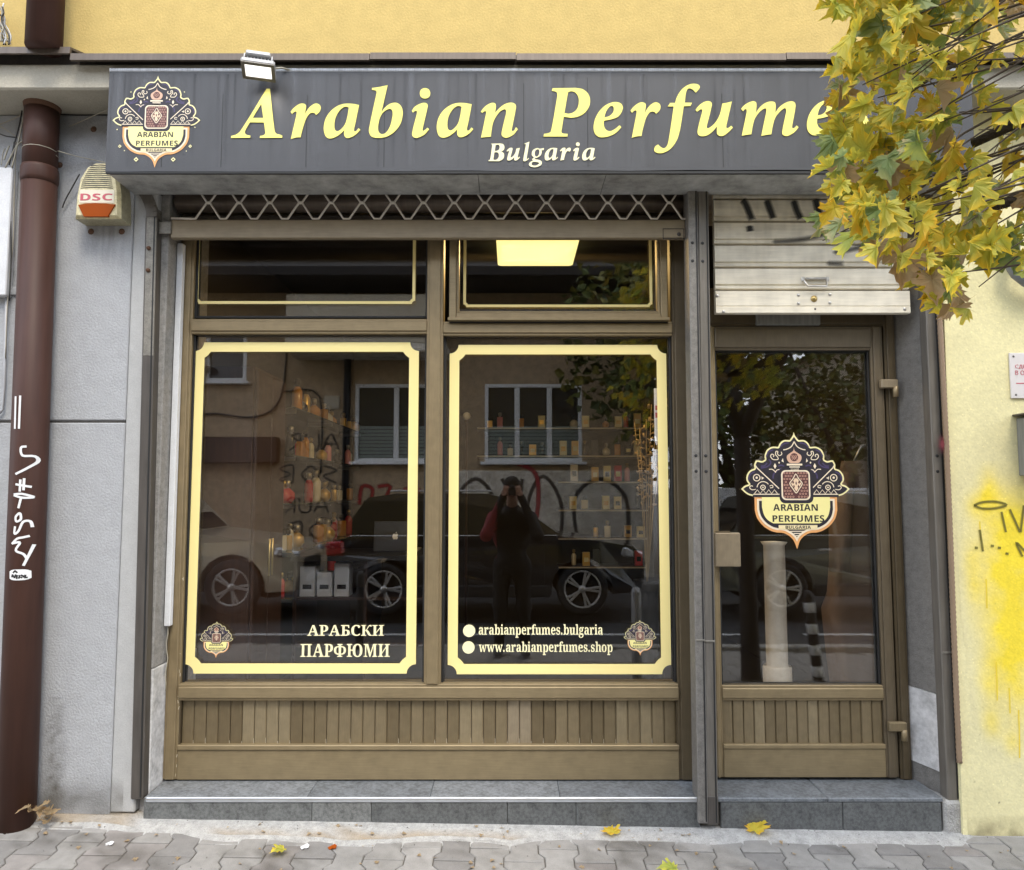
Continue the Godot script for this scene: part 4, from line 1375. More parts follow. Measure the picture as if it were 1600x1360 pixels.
	G.m = "c1003.8,3131.3 1018.2,3147.2 1040.5,3160.9 1060.3,3165.4 1071.0,3156.3 c1067.8,3113.1 1088.2,3140.4 1114.9,3159.5 1141.4,3164.1 1154.3,3156.3 c1153.1,3113.1 1171.3,3138.1 1198.2,3157.7 1224.7,3165.0 1239.8,3158.6 1242.4,3140.4 c1226.0,3058.7 1225.5,3044.2 1234.3,3044.2 c1244.2,3055.1 c1253.2,3047.4 1233.7,3024.7 1207.0,3008.9 1193.9,3008.0 1181.9,3015.7 1182.5,3036.0 c1201.4,3117.7 1199.6,3132.2 1193.1,3133.6 1172.9,3117.7 1152.5,3090.4 1140.6,3054.2 c1133.0,3015.7 1115.5,3013.4 c1089.1,3008.0 c1113.8,3117.7 1113.3,3131.3 1105.5,3132.2 1085.4,3117.7 1062.7,3085.9 1053.1,3054.2 c1045.6,3015.7 1028.1,3013.4 c1004.0,3008.9 c1028.5,3117.7 1026.5,3129.0 1020.0,3129.0 c1012.3,3120.0"
	G.B = "c-102.8,2894.4 c-101.7,2899.1 -95.8,2900.5 c-87.2,2961.0 -87.3,2968.3 c-91.5,2972.6 c-52.4,2973.7 -38.4,2970.1 -33.1,2957.4 -36.6,2944.8 c-47.1,2937.6 -36.6,2930.4 -34.2,2917.8 -40.1,2903.4 c-55.7,2894.4 | c-71.5,2966.5 -59.3,2968.3 -54.1,2961.0 -55.8,2948.4 -64.5,2941.2 c-75.0,2940.1 | c-76.7,2934.0 -64.5,2934.0 -57.5,2925.0 -59.9,2908.8 -69.7,2900.5 c-81.9,2900.5"
	G.l = "c52.4,2972.6 62.8,2976.2 c76.1,2982.0 c64.5,2910.6 64.5,2903.4 68.0,2905.2 c72.5,2908.8 c73.9,2905.2 62.7,2896.2 54.0,2893.3 48.8,2898.0 c61.1,2968.3 59.3,2971.2"
	G.g = "c122.1,2949.5 c139.6,2953.1 c138.1,2944.5 c128.4,2943.0 129.7,2934.0 123.8,2919.6 108.7,2909.9 c100.4,2908.4 c99.0,2902.7 118.5,2899.1 129.6,2890.8 125.4,2876.4 104.5,2867.4 83.6,2869.2 73.8,2878.2 78.4,2889.0 c91.3,2896.9 c87.1,2903.4 c96.2,2911.3 87.2,2919.6 86.5,2932.2 92.4,2944.8 109.9,2953.1 | 109.9,2947.3 101.1,2939.4 99.7,2925.0 104.6,2914.9 115.0,2920.7 119.3,2935.8 117.2,2945.9 | 90.6,2890.8 85.3,2882.5 89.8,2875.3 104.5,2874.6 114.9,2880.0 117.7,2886.1 108.0,2889.7"
	G.s = "1564.0,3156.3 1544.6,3164.1 1518.1,3157.7 1504.2,3135.9 1511.9,3108.6 1532.8,3081.4 1536.1,3049.6 1522.0,3022.5 1500.0,3018.0 1485.1,3029.3 c1477.0,3049.6 c1470.3,3045.1 c1464.9,3013.4 1490.7,3004.4 1525.8,3006.6 1552.7,3027.0 1562.6,3058.7 1553.0,3095.0 1532.0,3120.0 1527.1,3140.4 1537.6,3153.2 1552.7,3145.0 c1560.8,3126.8 c1567.4,3129.0"
	var P := {}
	for key in G: P[key] = outline(G[key])
	var step := func(px: float) -> float: return px * 2.802 / 1000.0
	# [letter, shift in photograph columns at the sign's distance, rise]
	for l in [["A", 0, 0], ["r", 0, 0], ["a", 0, 0], ["b", 0, 0], ["i", 0, 0], ["a", 176.3, 1.2], ["n", 0, 0], ["P", 0, 0], ["e", 0, 0], ["r", 531.4, 1.9], ["f", 0, 0], ["u", 0, 0], ["m", 0, 0], ["e", 333.0, 3.1], ["s", 0, 0]]:
		st = S()
		glyph(st, P[l[0]], Vector2(step.call(l[1]), step.call(l[2])), 0.001, zf + 0.0018, zf + 0.0035)
		if l[0] == "i": glyph(st, P.dot, Vector2.ZERO, 0.001, zf + 0.0018, zf + 0.0035)
		put("letter", st, M.letter_vinyl, s)
	# the smaller word below: its round letters are the same drawing at a third of the size
	for l in [["B", -1, 0], ["u", 791.5, 0], ["l", -1, 0], ["g", -1, 0], ["a", 851.0, 0], ["r", 875.0, 0], ["i", 895.5, 0], ["a", 909.5, 0]]:
		st = S()
		if l[1] < 0:
			glyph(st, P[l[0]], Vector2.ZERO, 0.001, zf + 0.0018, zf + 0.0035)
		else:
			var lo := Vector2(1e9, 1e9)
			for p in P[l[0]][0]: lo = Vector2(minf(lo.x, p.x), minf(lo.y, p.y))
			var k := 0.362
			var target := Vector3(0, 2.8969, 0.445)
			var tx: float = (l[1] - 800.0) * 0.002790
			var sh := Vector2(tx - lo.x * 0.001 * k, target.y - lo.y * 0.001 * k)
			glyph(st, P[l[0]], sh, 0.001 * k, zf + 0.0018, zf + 0.0035)
			if l[0] == "i": glyph(st, P.dot, sh, 0.001 * k, zf + 0.0018, zf + 0.0035)
		put("letter", st, M.cream_vinyl, s)
	var lg := put("logo", logo_mesh(true), M.print, s)
	var c := Vector3(-1.5568, 3.0737, 0.444)
	lg.scale = Vector3(0.412, 0.415, 0.4)
	lg.position += Vector3(c.x, c.y, zf + 0.0018)
	# floodlight clamped to the top edge
	var fl := thing("floodlight", "small grey floodlight lit over the first letter of the sign", "floodlight", Vector3(-1.1004, 3.2739, 0.5))
	var tip := Basis.from_euler(Vector3(1.22, 0.16, -0.06))
	var at := Vector3(-1.086, 3.2648, 0.525)
	var xf := Transform3D(tip, at)
	st = S()
	boxat(st, xf, Vector3(0.069, 0.044, 0.014), 0.006)
	put("housing", st, M.lamp_grey, fl)
	st = S()
	for i in 9:
		boxat(st, xf * Transform3D(Basis(), Vector3(-0.056 + i * 0.014, 0.012, -0.024)), Vector3(0.0022, 0.030, 0.012))
	put("cooling_fin", st, M.lamp_grey, fl)
	st = S()
	boxat(st, xf * Transform3D(Basis(), Vector3(0, 0.03, -0.032)), Vector3(0.05, 0.026, 0.012), 0.004)
	put("driver_box", st, M.lamp_grey, fl)
	st = S()
	for k in 4:
		boxat(st, xf * Transform3D(Basis(), Vector3([-0.061, 0.061, 0, 0][k], [0, 0, -0.037, 0.037][k], 0.0155)), Vector3([0.007, 0.007, 0.054, 0.054][k], [0.044, 0.044, 0.007, 0.007][k], 0.0035), 0.001)
	put("bezel", st, M.rail, fl)
	st = S()
	boxat(st, xf * Transform3D(Basis(), Vector3(0, 0, 0.0145)), Vector3(0.053, 0.030, 0.001))
	put("lamp_lens", st, glow(1.0, 0.98, 0.95, 0.55), fl)
	st = S(true)
	tube(st, [Vector3(-1.0369, 3.2797, 0.5), Vector3(-1.0087, 3.3094, 0.46), Vector3(-0.9726, 3.3096, 0.44), Vector3(-0.9364, 3.3245, 0.42), Vector3(-0.8566, 3.3304, 0.4)], 0.004, 6)
	put("cable", st, M.wire_pale, fl)
	st = S()
	bar(st, at + tip * Vector3(0, -0.0, -0.03), Vector3(at.x, 3.315, 0.40), 0.03, 0.006, 0.002)
	put("bracket", st, M.steel, fl)
	var sp := SpotLight3D.new()
	sp.name = "floodlight_beam"
	sp.light_color = Color(1.0, 0.97, 0.93)
	sp.light_energy = 0.012
	sp.light_size = 0.03
	sp.spot_angle = 62
	sp.spot_angle_attenuation = 1.0
	sp.spot_range = 12
	sp.spot_attenuation = 2.0
	sp.shadow_enabled = true
	add_child(sp)
	sp.position = xf * Vector3(0, 0, 0.020)
	sp.look_at_from_position(sp.position, sp.position + Vector3(0.0, -1.0, -0.35), Vector3.RIGHT)

# ---------------------------------------------------------------- lattice grille above the window, shutter above the door
func grille_and_shutter() -> void:
	var g := thing("rolling_grille", "rolled up steel lattice grille with its bottom bar above the shop window", "grille", Vector3(-0.4218, 2.6976, 0.17))
	var zb := 0.165
	var x0 := -1.603
	var x1 := 0.815
	var y0: float = 2.6447
	var y1: float = 2.734
	var st := S()
	box(st, Vector3(x0, y0, zb - 0.02), Vector3(x1, y1, zb + 0.014), 0.004)
	put("bottom_bar", st, M.bronze_bar, g)
	st = S()
	box(st, Vector3(-1.671, 2.6625, 0.182) + Vector3(0, 0, -0.002), Vector3(-1.598, 2.7209, 0.182) + Vector3(0, 0, 0.006), 0.003)
	put("end_bracket", st, M.rail_light, g)
	st = S()
	for k in 4:
		var a := Vector3(0.7078, 2.6382, 0.181)
		var b := Vector3(0.8077, 2.6905, 0.181)
		box(st, Vector3([a.x, b.x - 0.003, a.x, a.x][k], [a.y, a.y, b.y - 0.003, a.y + 0.002][k], 0.178), Vector3([a.x + 0.003, b.x, b.x, b.x][k], [b.y, b.y, b.y, a.y + 0.005][k], 0.1805))
	put("lock_outline", st, M.flash_dark, g)
	st = S(true)
	lathe(st, [Vector2(0, 0.004), Vector2(0.008, 0.004), Vector2(0.010, 0)], Transform3D(Basis(Vector3.RIGHT, Vector3.BACK, Vector3.UP), Vector3(0.7836, 2.6634, 0.1795)), 10)
	put("keyhole", st, M.rail_dark, g)
	# zigzag rods: each row the mirror of the one below
	var zl := 0.1835
	var period := 0.1445
	var rise: float = 2.816 - 2.7358 - 0.004
	for row in 3:
		st = S(true)
		var pts := []
		var n := 17
		for i in n:
			var cx: float = -1.5 + i * period
			var lo := y1 + row * (rise + 0.004) + 0.002
			var up := lo + rise
			if row % 2 == 1:
				var t := lo; lo = up; up = t
			pts.append(Vector3(cx - 0.014, lo, zl)); pts.append(Vector3(cx + 0.014, lo, zl))
			if i < n - 1:
				pts.append(Vector3(cx + period / 2 - 0.008, up, zl)); pts.append(Vector3(cx + period / 2 + 0.008, up, zl))
		if row == 0:
			pts.insert(0, Vector3(-1.60, y1 + 0.004, zl))
		tube(st, pts, 0.0052, 6)
		put("lattice_rod", st, M.galv, g)
		for i in n - 1:
			st = S(true)
			var cx2: float = -1.5 + (i + (0.5 if row % 2 == 0 else 0.0)) * period
			var yy := y1 + (row + 1) * (rise + 0.004) - 0.001
			tube(st, [Vector3(cx2 - 0.011, yy, zl), Vector3(cx2 + 0.011, yy, zl)], 0.0075, 6)
			put("lattice_link", st, M.galv, g)
	# drum housing behind it
	st = S()
	box(st, Vector3(x0, 2.70, 0.05), Vector3(x1, 2.79, 0.09), 0.004)
	put("housing_board", st, M.flash_dark, g)
	st = S(true)
	tube(st, [Vector3(x0, 2.84, 0.11), Vector3(x1, 2.84, 0.11)], 0.045, 14)
	put("drum", st, M.flashing, g)
	# white roller shutter, half down over the door
	var r := thing("roller_shutter", "cream white roller shutter pulled halfway over the shop door with black spray marks", "roller shutter", Vector3(1.3843, 2.3204, 0.16))
	var sx0 := 0.955
	var sx1 := 1.865
	var zc := 0.150
	var lines := [488.0, 452.0, 417.0, 382.0, 345.0, 309.0, 275.0, 240.0]
	for i in 7:
		var ya: float = [2.2912, 2.4073, 2.5147, 2.6257, 2.7372, 2.8462, 2.9526][i]
		var yb: float = [2.4073, 2.5147, 2.6257, 2.7372, 2.8462, 2.9526, 3.0595][i]
		var h := yb - ya
		st = S()
		# slat section: groove, flat, bead and hooked top
		var p := PackedVector2Array([Vector2(0.0, ya), Vector2(-zc, ya), Vector2(-zc - 0.008, ya + 0.003), Vector2(-zc - 0.009, ya + 0.013), Vector2(-zc - 0.001, ya + 0.016), Vector2(-zc - 0.001, ya + 0.019), Vector2(-zc - 0.010, ya + 0.024), Vector2(-zc - 0.0115, ya + h * 0.55), Vector2(-zc - 0.010, yb - 0.012), Vector2(-zc - 0.002, yb - 0.009), Vector2(-zc + 0.006, yb - 0.005), Vector2(0.0, yb - 0.005)])
		if i == 0:
			p = PackedVector2Array([Vector2(0.0, ya), Vector2(-zc - 0.010, ya), Vector2(-zc - 0.012, ya + 0.003), Vector2(-zc - 0.012, ya + 0.030), Vector2(-zc - 0.008, ya + 0.032), Vector2(-zc - 0.011, ya + 0.036), Vector2(-zc - 0.011, yb - 0.010), Vector2(-zc - 0.002, yb - 0.009), Vector2(-zc + 0.006, yb - 0.005), Vector2(0.0, yb - 0.005)])
		for q in p.size(): p[q].x = minf(p[q].x, -zc + 0.02)
		prism(st, p, sx0, sx1, Transform3D(Basis(Vector3(0, 0, -1), Vector3.UP, Vector3.RIGHT), Vector3.ZERO))
		put("slat", st, M.shutter, r)
	# handle: a wire bail on two lugs
	var hc := Vector3(1.422, 2.4411, 0.165)
	st = S(true)
	tube(st, [hc + Vector3(-0.058, 0.012, 0), hc + Vector3(-0.052, -0.004, 0.008), hc + Vector3(-0.045, -0.026, 0.02), hc + Vector3(0.045, -0.028, 0.02), hc + Vector3(0.052, -0.006, 0.008), hc + Vector3(0.058, 0.012, 0)], 0.0042, 8)
	put("handle", st, M.steel, r)
	st = S(true)
	tube(st, [hc + Vector3(-0.046, 0.012, 0.006), hc + Vector3(0.046, 0.013, 0.006)], 0.006, 8)
	put("handle_bar", st, M.steel, r)
	for s in [-1, 1]:
		st = S()
		box(st, hc + Vector3(s * 0.057 - 0.008, 0.0, -0.003), hc + Vector3(s * 0.057 + 0.008, 0.022, 0.006), 0.003)
		put("handle_lug", st, M.steel, r)
	var turned := Basis(Vector3.RIGHT, Vector3.BACK, Vector3.UP)
	for q in [Vector3(1.3431, 2.3777, 0.1625), Vector3(1.4901, 2.3807, 0.1625), Vector3(1.3419, 2.3381, 0.1625), Vector3(1.4888, 2.3411, 0.1625), Vector3(0.9623, 2.3746, 0.1625), Vector3(0.9906, 2.2985, 0.1625), Vector3(1.838, 2.3107, 0.1625)]:
		st = S(true)
		lathe(st, [Vector2(0, 0.004), Vector2(0.005, 0.0035), Vector2(0.0075, 0.001), Vector2(0.008, 0)], Transform3D(turned, q), 10)
		put("rivet", st, M.steel, r)
	st = S(true)
	lathe(st, [Vector2(0, 0.007), Vector2(0.009, 0.007), Vector2(0.011, 0.004), Vector2(0.015, 0.003), Vector2(0.016, 0)], Transform3D(turned, Vector3(1.4149, 2.3597, 0.1615)), 14)
	put("lock_cylinder", st, M.brass, r)
	st = S(true)
	lathe(st, [Vector2(0, 0.001), Vector2(0.004, 0.001), Vector2(0.005, 0)], Transform3D(turned, Vector3(1.419, 2.3107, 0.1622)), 8)
	put("key_hole", st, M.black, r)
	paint("grime_and_shade", 0.96, 2.2948, 1.86, 2.8733, 80, 70, 0.1634, Color(0.16, 0.125, 0.075), func(x, y): return clampf(0.10 + (y - 2.45) * 0.35, 0.02, 0.3) * (0.75 + 0.8 * frand.get_noise_2d(x * 3.0, y * 22.0) + 0.6 * frand.get_noise_2d(x * 25.0, y * 4.0)), r)  # brownish grime, plus painted shade deepening towards the top
	# sprayed marks
	var ink := Color(0.012, 0.012, 0.014, 0.97)
	for q in [[Vector2(1.0894, 2.8359), Vector2(1.107, 2.811), Vector2(1.1353, 2.7335)], [Vector2(1.1197, 2.7118), Vector2(1.1249, 2.6809)], [Vector2(1.2044, 2.8359), Vector2(1.2184, 2.7924), Vector2(1.2352, 2.7428)], [Vector2(1.3315, 2.8359), Vector2(1.348, 2.78), Vector2(1.365, 2.7428)], [Vector2(1.4346, 2.8421), Vector2(1.4452, 2.7955), Vector2(1.4617, 2.7428)]]:
		st = S()
		spray(st, curve(q, 4), 0.044, 0.1640, ink, 0.25, 0.1)
		put("spray_mark", st, M.paint, r)
	for q in [[Vector2(1.2201, 2.6315), Vector2(1.3257, 2.6377), Vector2(1.4318, 2.6562), Vector2(1.5082, 2.6871)], [Vector2(1.5046, 2.5791), Vector2(1.5954, 2.5945), Vector2(1.6563, 2.613)], [Vector2(1.4729, 2.53), Vector2(1.563, 2.5269)]]:
		st = S()
		spray(st, curve(q, 4), 0.034, 0.1640, Color(0.02, 0.02, 0.022, 0.7), 0.15, 0.05)
		put("spray_mark", st, M.paint, r)

# ---------------------------------------------------------------- pipes, alarm, wires
func wall_fittings() -> void:
	# lower downpipe
	var d := thing("downpipe", "brown metal downpipe tagged in white in front of the grey pier", "downpipe", Vector3(-2.1123, 0.0161, 0.3))
	var b := Vector3(-2.1315, -0.0025, 0.27)
	var t := Vector3(-2.1752, 3.2624, 0.27)
	var st := S(true)
	tube(st, [b, b.lerp(t, 0.4), b.lerp(t, 0.885)], [0.0755, 0.074, 0.0725], 28)
	put("pipe", st, M.brown_pipe, d)
	st = S(true)
	tube(st, [b.lerp(t, 0.878), b.lerp(t, 0.884), b.lerp(t, 0.898), b.lerp(t, 0.902)], [0.0735, 0.077, 0.077, 0.0735], 28)
	put("collar", st, M.brown_pipe, d)
	st = S(true)
	tube(st, [b.lerp(t, 0.90), b.lerp(t, 0.99)], 0.0715, 28)
	put("upper_pipe", st, M.brown_pipe, d)
	st = S(true)
	tube(st, [b.lerp(t, 0.985), b.lerp(t, 0.995), b.lerp(t, 1.006) + Vector3(0.008, 0, 0)], [0.072, 0.080, 0.088], 22)
	put("rusted_socket", st, M.rusty, d)
	st = S()
	box(st, Vector3(t.x - 0.09, t.y + 0.012, 0.2), Vector3(t.x + 0.11, t.y + 0.03, 0.39), 0.01)
	put("rusted_flange", st, M.rusty, d)
	st = S(true)
	var wire := []
	for i in 13:
		var a := TAU * i / 12.0
		wire.append(b.lerp(t, 0.923) + Vector3(cos(a) * 0.0725, 0.010 * sin(a * 0.5 + 1.0), sin(a) * 0.0725))
	tube(st, wire, 0.002, 5)
	put("binding_wire", st, M.wire_pale, d)
	# the white tag, drawn round the pipe
	st = S()
	var white := Color(0.78, 0.78, 0.78, 0.95)
	var tag := [
		[[25, 620], [24, 670]], [[33, 619], [31, 670]],
		[[41, 698], [34, 700], [36, 712], [50, 713], [52, 722], [40, 733], [26, 741]],
		[[33, 750], [32, 768]], [[38, 748], [37, 766]], [[26, 757], [46, 761]],
		[[23, 773], [35, 772], [48, 777], [36, 778], [23, 774]], [[34, 777], [30, 794]],
		[[31, 802], [26, 808], [27, 815], [33, 812], [33, 804], [31, 802]],
		[[25, 823], [24, 834], [30, 830], [36, 816], [44, 815], [46, 824]],
		[[20, 850], [28, 842], [36, 840], [43, 838]], [[22, 849], [32, 848], [26, 860], [36, 866], [40, 874]], [[47, 852], [42, 868], [36, 884]]]
	for line in tag:
		var pts := []
		for q in line: pts.append(Vector2(q[0], q[1]))
		pts = curve(pts, 4)
		for i in pts.size() - 1:
			wrap_seg(st, pts[i], pts[i + 1], 1.7, b, t, white, 0.0762)
	put("white_tag", st, M.paint, d)
	st = S()
	st.set_color(Color(0.75, 0.75, 0.75, 1))
	for gx in 9:
		var xa := 16.0 + gx * 28.0 / 9.0
		var xb := xa + 28.0 / 9.0
		var ta := 890.0 + 3.0 * pow(absf(xa - 30.0) / 14.0, 4.0)
		var tb := 890.0 + 3.0 * pow(absf(xb - 30.0) / 14.0, 4.0)
		var q := [round_pipe(Vector2(xa, 1797.0 - ta), b, t, 0.0765), round_pipe(Vector2(xa, ta), b, t, 0.0765), round_pipe(Vector2(xb, tb), b, t, 0.0765), round_pipe(Vector2(xb, 1797.0 - tb), b, t, 0.0765)]
		for k in [0, 1, 2, 0, 2, 3]: st.add_vertex(q[k])
	for line in [[[22, 895], [25, 892], [28, 895]], [[20, 902], [21, 898], [24, 903], [26, 898]], [[28, 899], [27, 904], [31, 903], [31, 899]], [[33, 899], [36, 901], [33, 903]], [[38, 899], [37, 903], [40, 903]]]:
		for i in line.size() - 1:
			wrap_seg(st, Vector2(line[i][0], line[i][1]), Vector2(line[i + 1][0], line[i + 1][1]), 1.3, b, t, Color(0.02, 0.02, 0.02, 1), 0.0768)
	put("sticker", st, M.paint, d)
	# upper downpipe on the yellow wall
	var u := thing("downpipe", "dark brown downpipe section on the yellow wall above the ledge", "downpipe", Vector3(-2.0655, 3.4212, 0.45))
	st = S(true)
	var ub := Vector3(-2.0486, 3.391, 0.47)
	tube(st, [ub, ub + Vector3(0, 3.5, 0)], 0.0715, 26)
	put("pipe", st, M.brown_pipe, u)
	# alarm sounder
	var a := thing("alarm_sounder", "cream alarm siren box with an amber lamp on the grey pier", "alarm siren", Vector3(-1.8975, 2.7203, 0.2))
	var lo := Vector3(-1.9837, 2.6955, 0.25)
	var hi := Vector3(-1.7894, 2.9566, 0.27)
	var w := hi.x - lo.x
	var h := hi.y - lo.y
	var body := PackedVector2Array()
	for q in [[-0.02, 0.0], [1.06, 0.0], [1.03, 0.45], [0.97, 0.75], [0.84, 0.92], [0.68, 1.0], [0.40, 1.0], [0.22, 0.93], [0.06, 0.72], [0.0, 0.4]]: body.append(Vector2(lo.x + q[0] * w, lo.y + q[1] * h))
	st = S()
	prism(st, body, 0.20, 0.285)
	put("back_box", st, M.cream_side, a)
	st = S()
	var front: PackedVector2Array = Geometry2D.offset_polygon(body, -0.012)[0]
	for i in body.size():
		var j := (i + 1) % body.size()
		quad(st, Vector3(body[i].x, body[i].y, 0.285), Vector3(nearest(front, body[i]).x, nearest(front, body[i]).y, 0.302), Vector3(nearest(front, body[j]).x, nearest(front, body[j]).y, 0.302), Vector3(body[j].x, body[j].y, 0.285))
	prism(st, front, 0.28, 0.302)
	put("cover", st, M.cream_plastic, a)
	st = S()
	for i in 12:
		var f := i / 11.0
		var yy := lo.y + h * (0.52 + 0.40 * f)
		var x0 := lo.x + w * lerpf(0.12, 0.34, f * f * 0.6 + f * 0.4)
		var x1 := lo.x + w * lerpf(0.88, 0.76, f)
		var n := 6
		for k in n:
			var xa := lerpf(x0, x1, float(k) / n)
			var xb := lerpf(x0, x1, float(k + 1) / n)
			var za := 0.0040 * sin(PI * k / n)
			var zb := 0.0040 * sin(PI * (k + 1) / n)
			quad(st, Vector3(xa, yy + za, 0.3026), Vector3(xa, yy + za + 0.0042, 0.3026), Vector3(xb, yy + zb + 0.0042, 0.3026), Vector3(xb, yy + zb, 0.3026))
	put("sound_slot", st, M.black, a)
	st = S()
	box(st, Vector3(lo.x + w * 0.10, lo.y + h * 0.26, 0.300), Vector3(lo.x + w * 0.92, lo.y + h * 0.50, 0.3035), 0.002)
	put("name_panel", st, M.name_plate, a)
	lettering("lettering", "DSC", font("Droid Sans", 700), Vector2(lo.x + w * 0.13, lo.y + h * 0.305), Vector2(lo.x + w * 0.88, lo.y + h * 0.43), 0.3036, M.red_print, a)
	st = S()
	var lens := PackedVector2Array()
	for q in [[0.24, 0.015], [0.80, 0.015], [0.96, 0.23], [0.75, 0.245], [0.5, 0.25], [0.28, 0.245], [0.10, 0.22]]: lens.append(Vector2(lo.x + q[0] * w, lo.y + q[1] * h))
	prism(st, lens, 0.295, 0.309)
	put("amber_lamp", st, M.amber, a)
	for q in [0.06, 0.97]:
		st = S(true)
		lathe(st, [Vector2(0, 0.002), Vector2(0.004, 0.0015), Vector2(0.005, 0)], Transform3D(Basis(Vector3.RIGHT, Vector3.BACK, Vector3.UP), Vector3(lo.x + q * w, lo.y + h * 0.12, 0.298)), 8)
		put("screw", st, M.rusty, a)
	for ql in [[Vector3(-1.9639, 2.6683, 0.2), "old rusty fixing in the render under the siren, the one nearer the downpipe"], [Vector3(-1.8207, 2.6683, 0.2), "old rusty fixing in the render under the siren, the one nearer the shutter rail"], [Vector3(-1.9735, 3.1629, 0.2), "dark fixing hole in the render high between downpipe and sign"], [Vector3(-2.1252, 2.9886, 0.2), "rusty hook stub beside the collar of the brown downpipe"]]:
		var q: Vector3 = ql[0]
		var an := thing("wall_plug", ql[1], "wall fixing", q)
		st = S(true)
		lathe(st, [Vector2(0, 0.014), Vector2(0.005, 0.012), Vector2(0.007, 0.003), Vector2(0.013, 0.002), Vector2(0.015, 0)], Transform3D(Basis(Vector3.RIGHT, Vector3.BACK, Vector3.UP), q), 9)
		put("bolt", st, M.rusty, an)
	# wires
	wires("wire", "pale wire running from the downpipe to the siren", [[Vector3(-2.0864, 3.0188, 0.28), Vector3(-2.0275, 3.0133, 0.24), Vector3(-1.9673, 3.0072, 0.22), Vector3(-1.8775, 2.9795, 0.24)]], 0.0022, M.wire_pale)
	wires("wire", "thin dark cable tail hanging beside the siren", [[Vector3(-2.0058, 2.9275, 0.24), Vector3(-2.0419, 2.8706, 0.23), Vector3(-2.078, 2.8136, 0.22), Vector3(-2.0941, 2.7758, 0.215)]], 0.003, M.wire)
	wires("wire", "pale wire slanting under the ledge behind the sign", [[Vector3(-2.0856, 3.1729, 0.205), Vector3(-1.9849, 3.1921, 0.24), Vector3(-1.8541, 3.2063, 0.3)]], 0.002, M.wire_pale)
	wires("wire", "thin dark cable clipped along the top of the pier under the ledge", [[Vector3(-2.173, 3.2354, 0.205), Vector3(-2.052, 3.2292, 0.205), Vector3(-1.886, 3.2292, 0.205), Vector3(-1.7199, 3.226, 0.205)]], 0.0028, M.wire)
	var bundle := []
	for q in [[[-4, 196, 20, 186, 36, 178], 0], [[36, 160, 30, 195, 22, 225, 14, 258], 0], [[40, 165, 32, 205, 24, 240, 18, 262], 0], [[-2, 196, 14, 206, 26, 214, 40, 220], 0], [[-4, 208, 10, 213, 26, 215], 0], [[38, 219, 26, 228, 16, 246, 8, 262], 0], [[25, 222, 22, 300, 20, 380, 12, 460, 8, 560], 0], [[22, 222, 16, 310, 17, 400, 14, 470], 0], [[6, 250, 10, 238, 14, 228], 0], [[2, 258, 4, 240, 8, 232], 0]]:
		var pts := []
		for i in range(0, q[0].size(), 2): pts.append([q[0][i], q[0][i + 1]])
		bundle.append(pts)
	var bw := thing("cable_bundle", "tangle of old cables between the downpipe and a white cable duct", "cables", Vector3(-2.3, 2.9, 0.2))
	for i in bundle.size():
		var pts := []
		for q in bundle[i]: pts.append(spot(q[0], q[1], 0.225 + 0.01 * (i % 3)))
		st = S(true)
		tube(st, smooth3(pts), [0.0024, 0.003, 0.0036][i % 3], 6)
		put("cable", st, [M.wire_pale, M.wire, M.wire_pale][i % 3], bw)
	var tangle := thing("cable_coil", "loose coil of white and black cables above the ledge by the upper downpipe", "cables", Vector3(-2.3, 3.5, 0.4))
	for i in 9:
		var pts := []
		for k in 6:
			pts.append(spot(-8 + i * 1.2 + k * (3.0 + (i % 3)) * 0.6 + 4.0 * sin(k * 1.7 + i), 8.0 + k * 12.0 + 3.0 * sin(i * 2.1 + k), 0.40 + 0.01 * (i % 4)))
		st = S(true)
		tube(st, smooth3(pts), 0.0032, 6)
		put("cable", st, [M.wire_pale, M.wire, M.dirty_white][i % 3], tangle)
	var duct := thing("cable_duct", "white upright cable duct at the edge of the grey pier", "duct", Vector3(-2.3283, 1.6578, 0.2))
	st = S()
	box(st, Vector3(-2.44, 2.3537, 0.2), Vector3(-2.3153, 2.9581, 0.245), 0.004)
	put("duct", st, M.dirty_white, duct)
	st = S()
	box(st, Vector3(-2.44, 2.3656, 0.2), Vector3(-2.2507, 2.4015, 0.212), 0.002)
	put("bracket", st, M.plaster, duct)
	var gas := thing("grey_pipe", "thin grey conduit running down the pier beside the downpipe", "conduit", Vector3(-2.3166, 1.6578, 0.2))
	st = S(true)
	tube(st, [Vector3(-2.3326, 2.3815, 0.215), Vector3(-2.3188, 1.9498, 0.215), Vector3(-2.3213, 1.8322, 0.215), Vector3(-2.3707, 1.7736, 0.215)], 0.006, 8)
	put("conduit", st, M.lamp_grey, gas)

func nearest(poly: PackedVector2Array, p: Vector2) -> Vector2:
	var best := poly[0]
	for q in poly:
		if q.distance_to(p) < best.distance_to(p): best = q
	return best

# a place on an upright plane parallel to the front, surveyed from the photograph's column and row
func spot(col: float, row: float, z: float) -> Vector3:
	var p := atan(88.0 / 1150.0)
	var dx := (col - 800.0) / 1150.0
	var dy := (680.0 - row) / 1150.0
	var k := (3.55 - z) / (cos(p) - dy * sin(p))
	return Vector3(dx * k, 1.46 + (dy * cos(p) + sin(p)) * k, z)

func smooth3(pts: Array) -> Array:
	var out := []
	for i in pts.size() - 1:
		for k in 4:
			out.append(pts[i].cubic_interpolate(pts[i + 1], pts[maxi(i - 1, 0)], pts[mini(i + 2, pts.size() - 1)], k / 4.0))
	out.append(pts[-1])
	return out

func wires(called: String, label: String, lines: Array, r: float, m: Material) -> void:
	var t := thing(called, label, "wire", lines[0][0])
	for l in lines:
		var st := S(true)
		tube(st, smooth3(l), r, 6)
		put("strand", st, m, t)

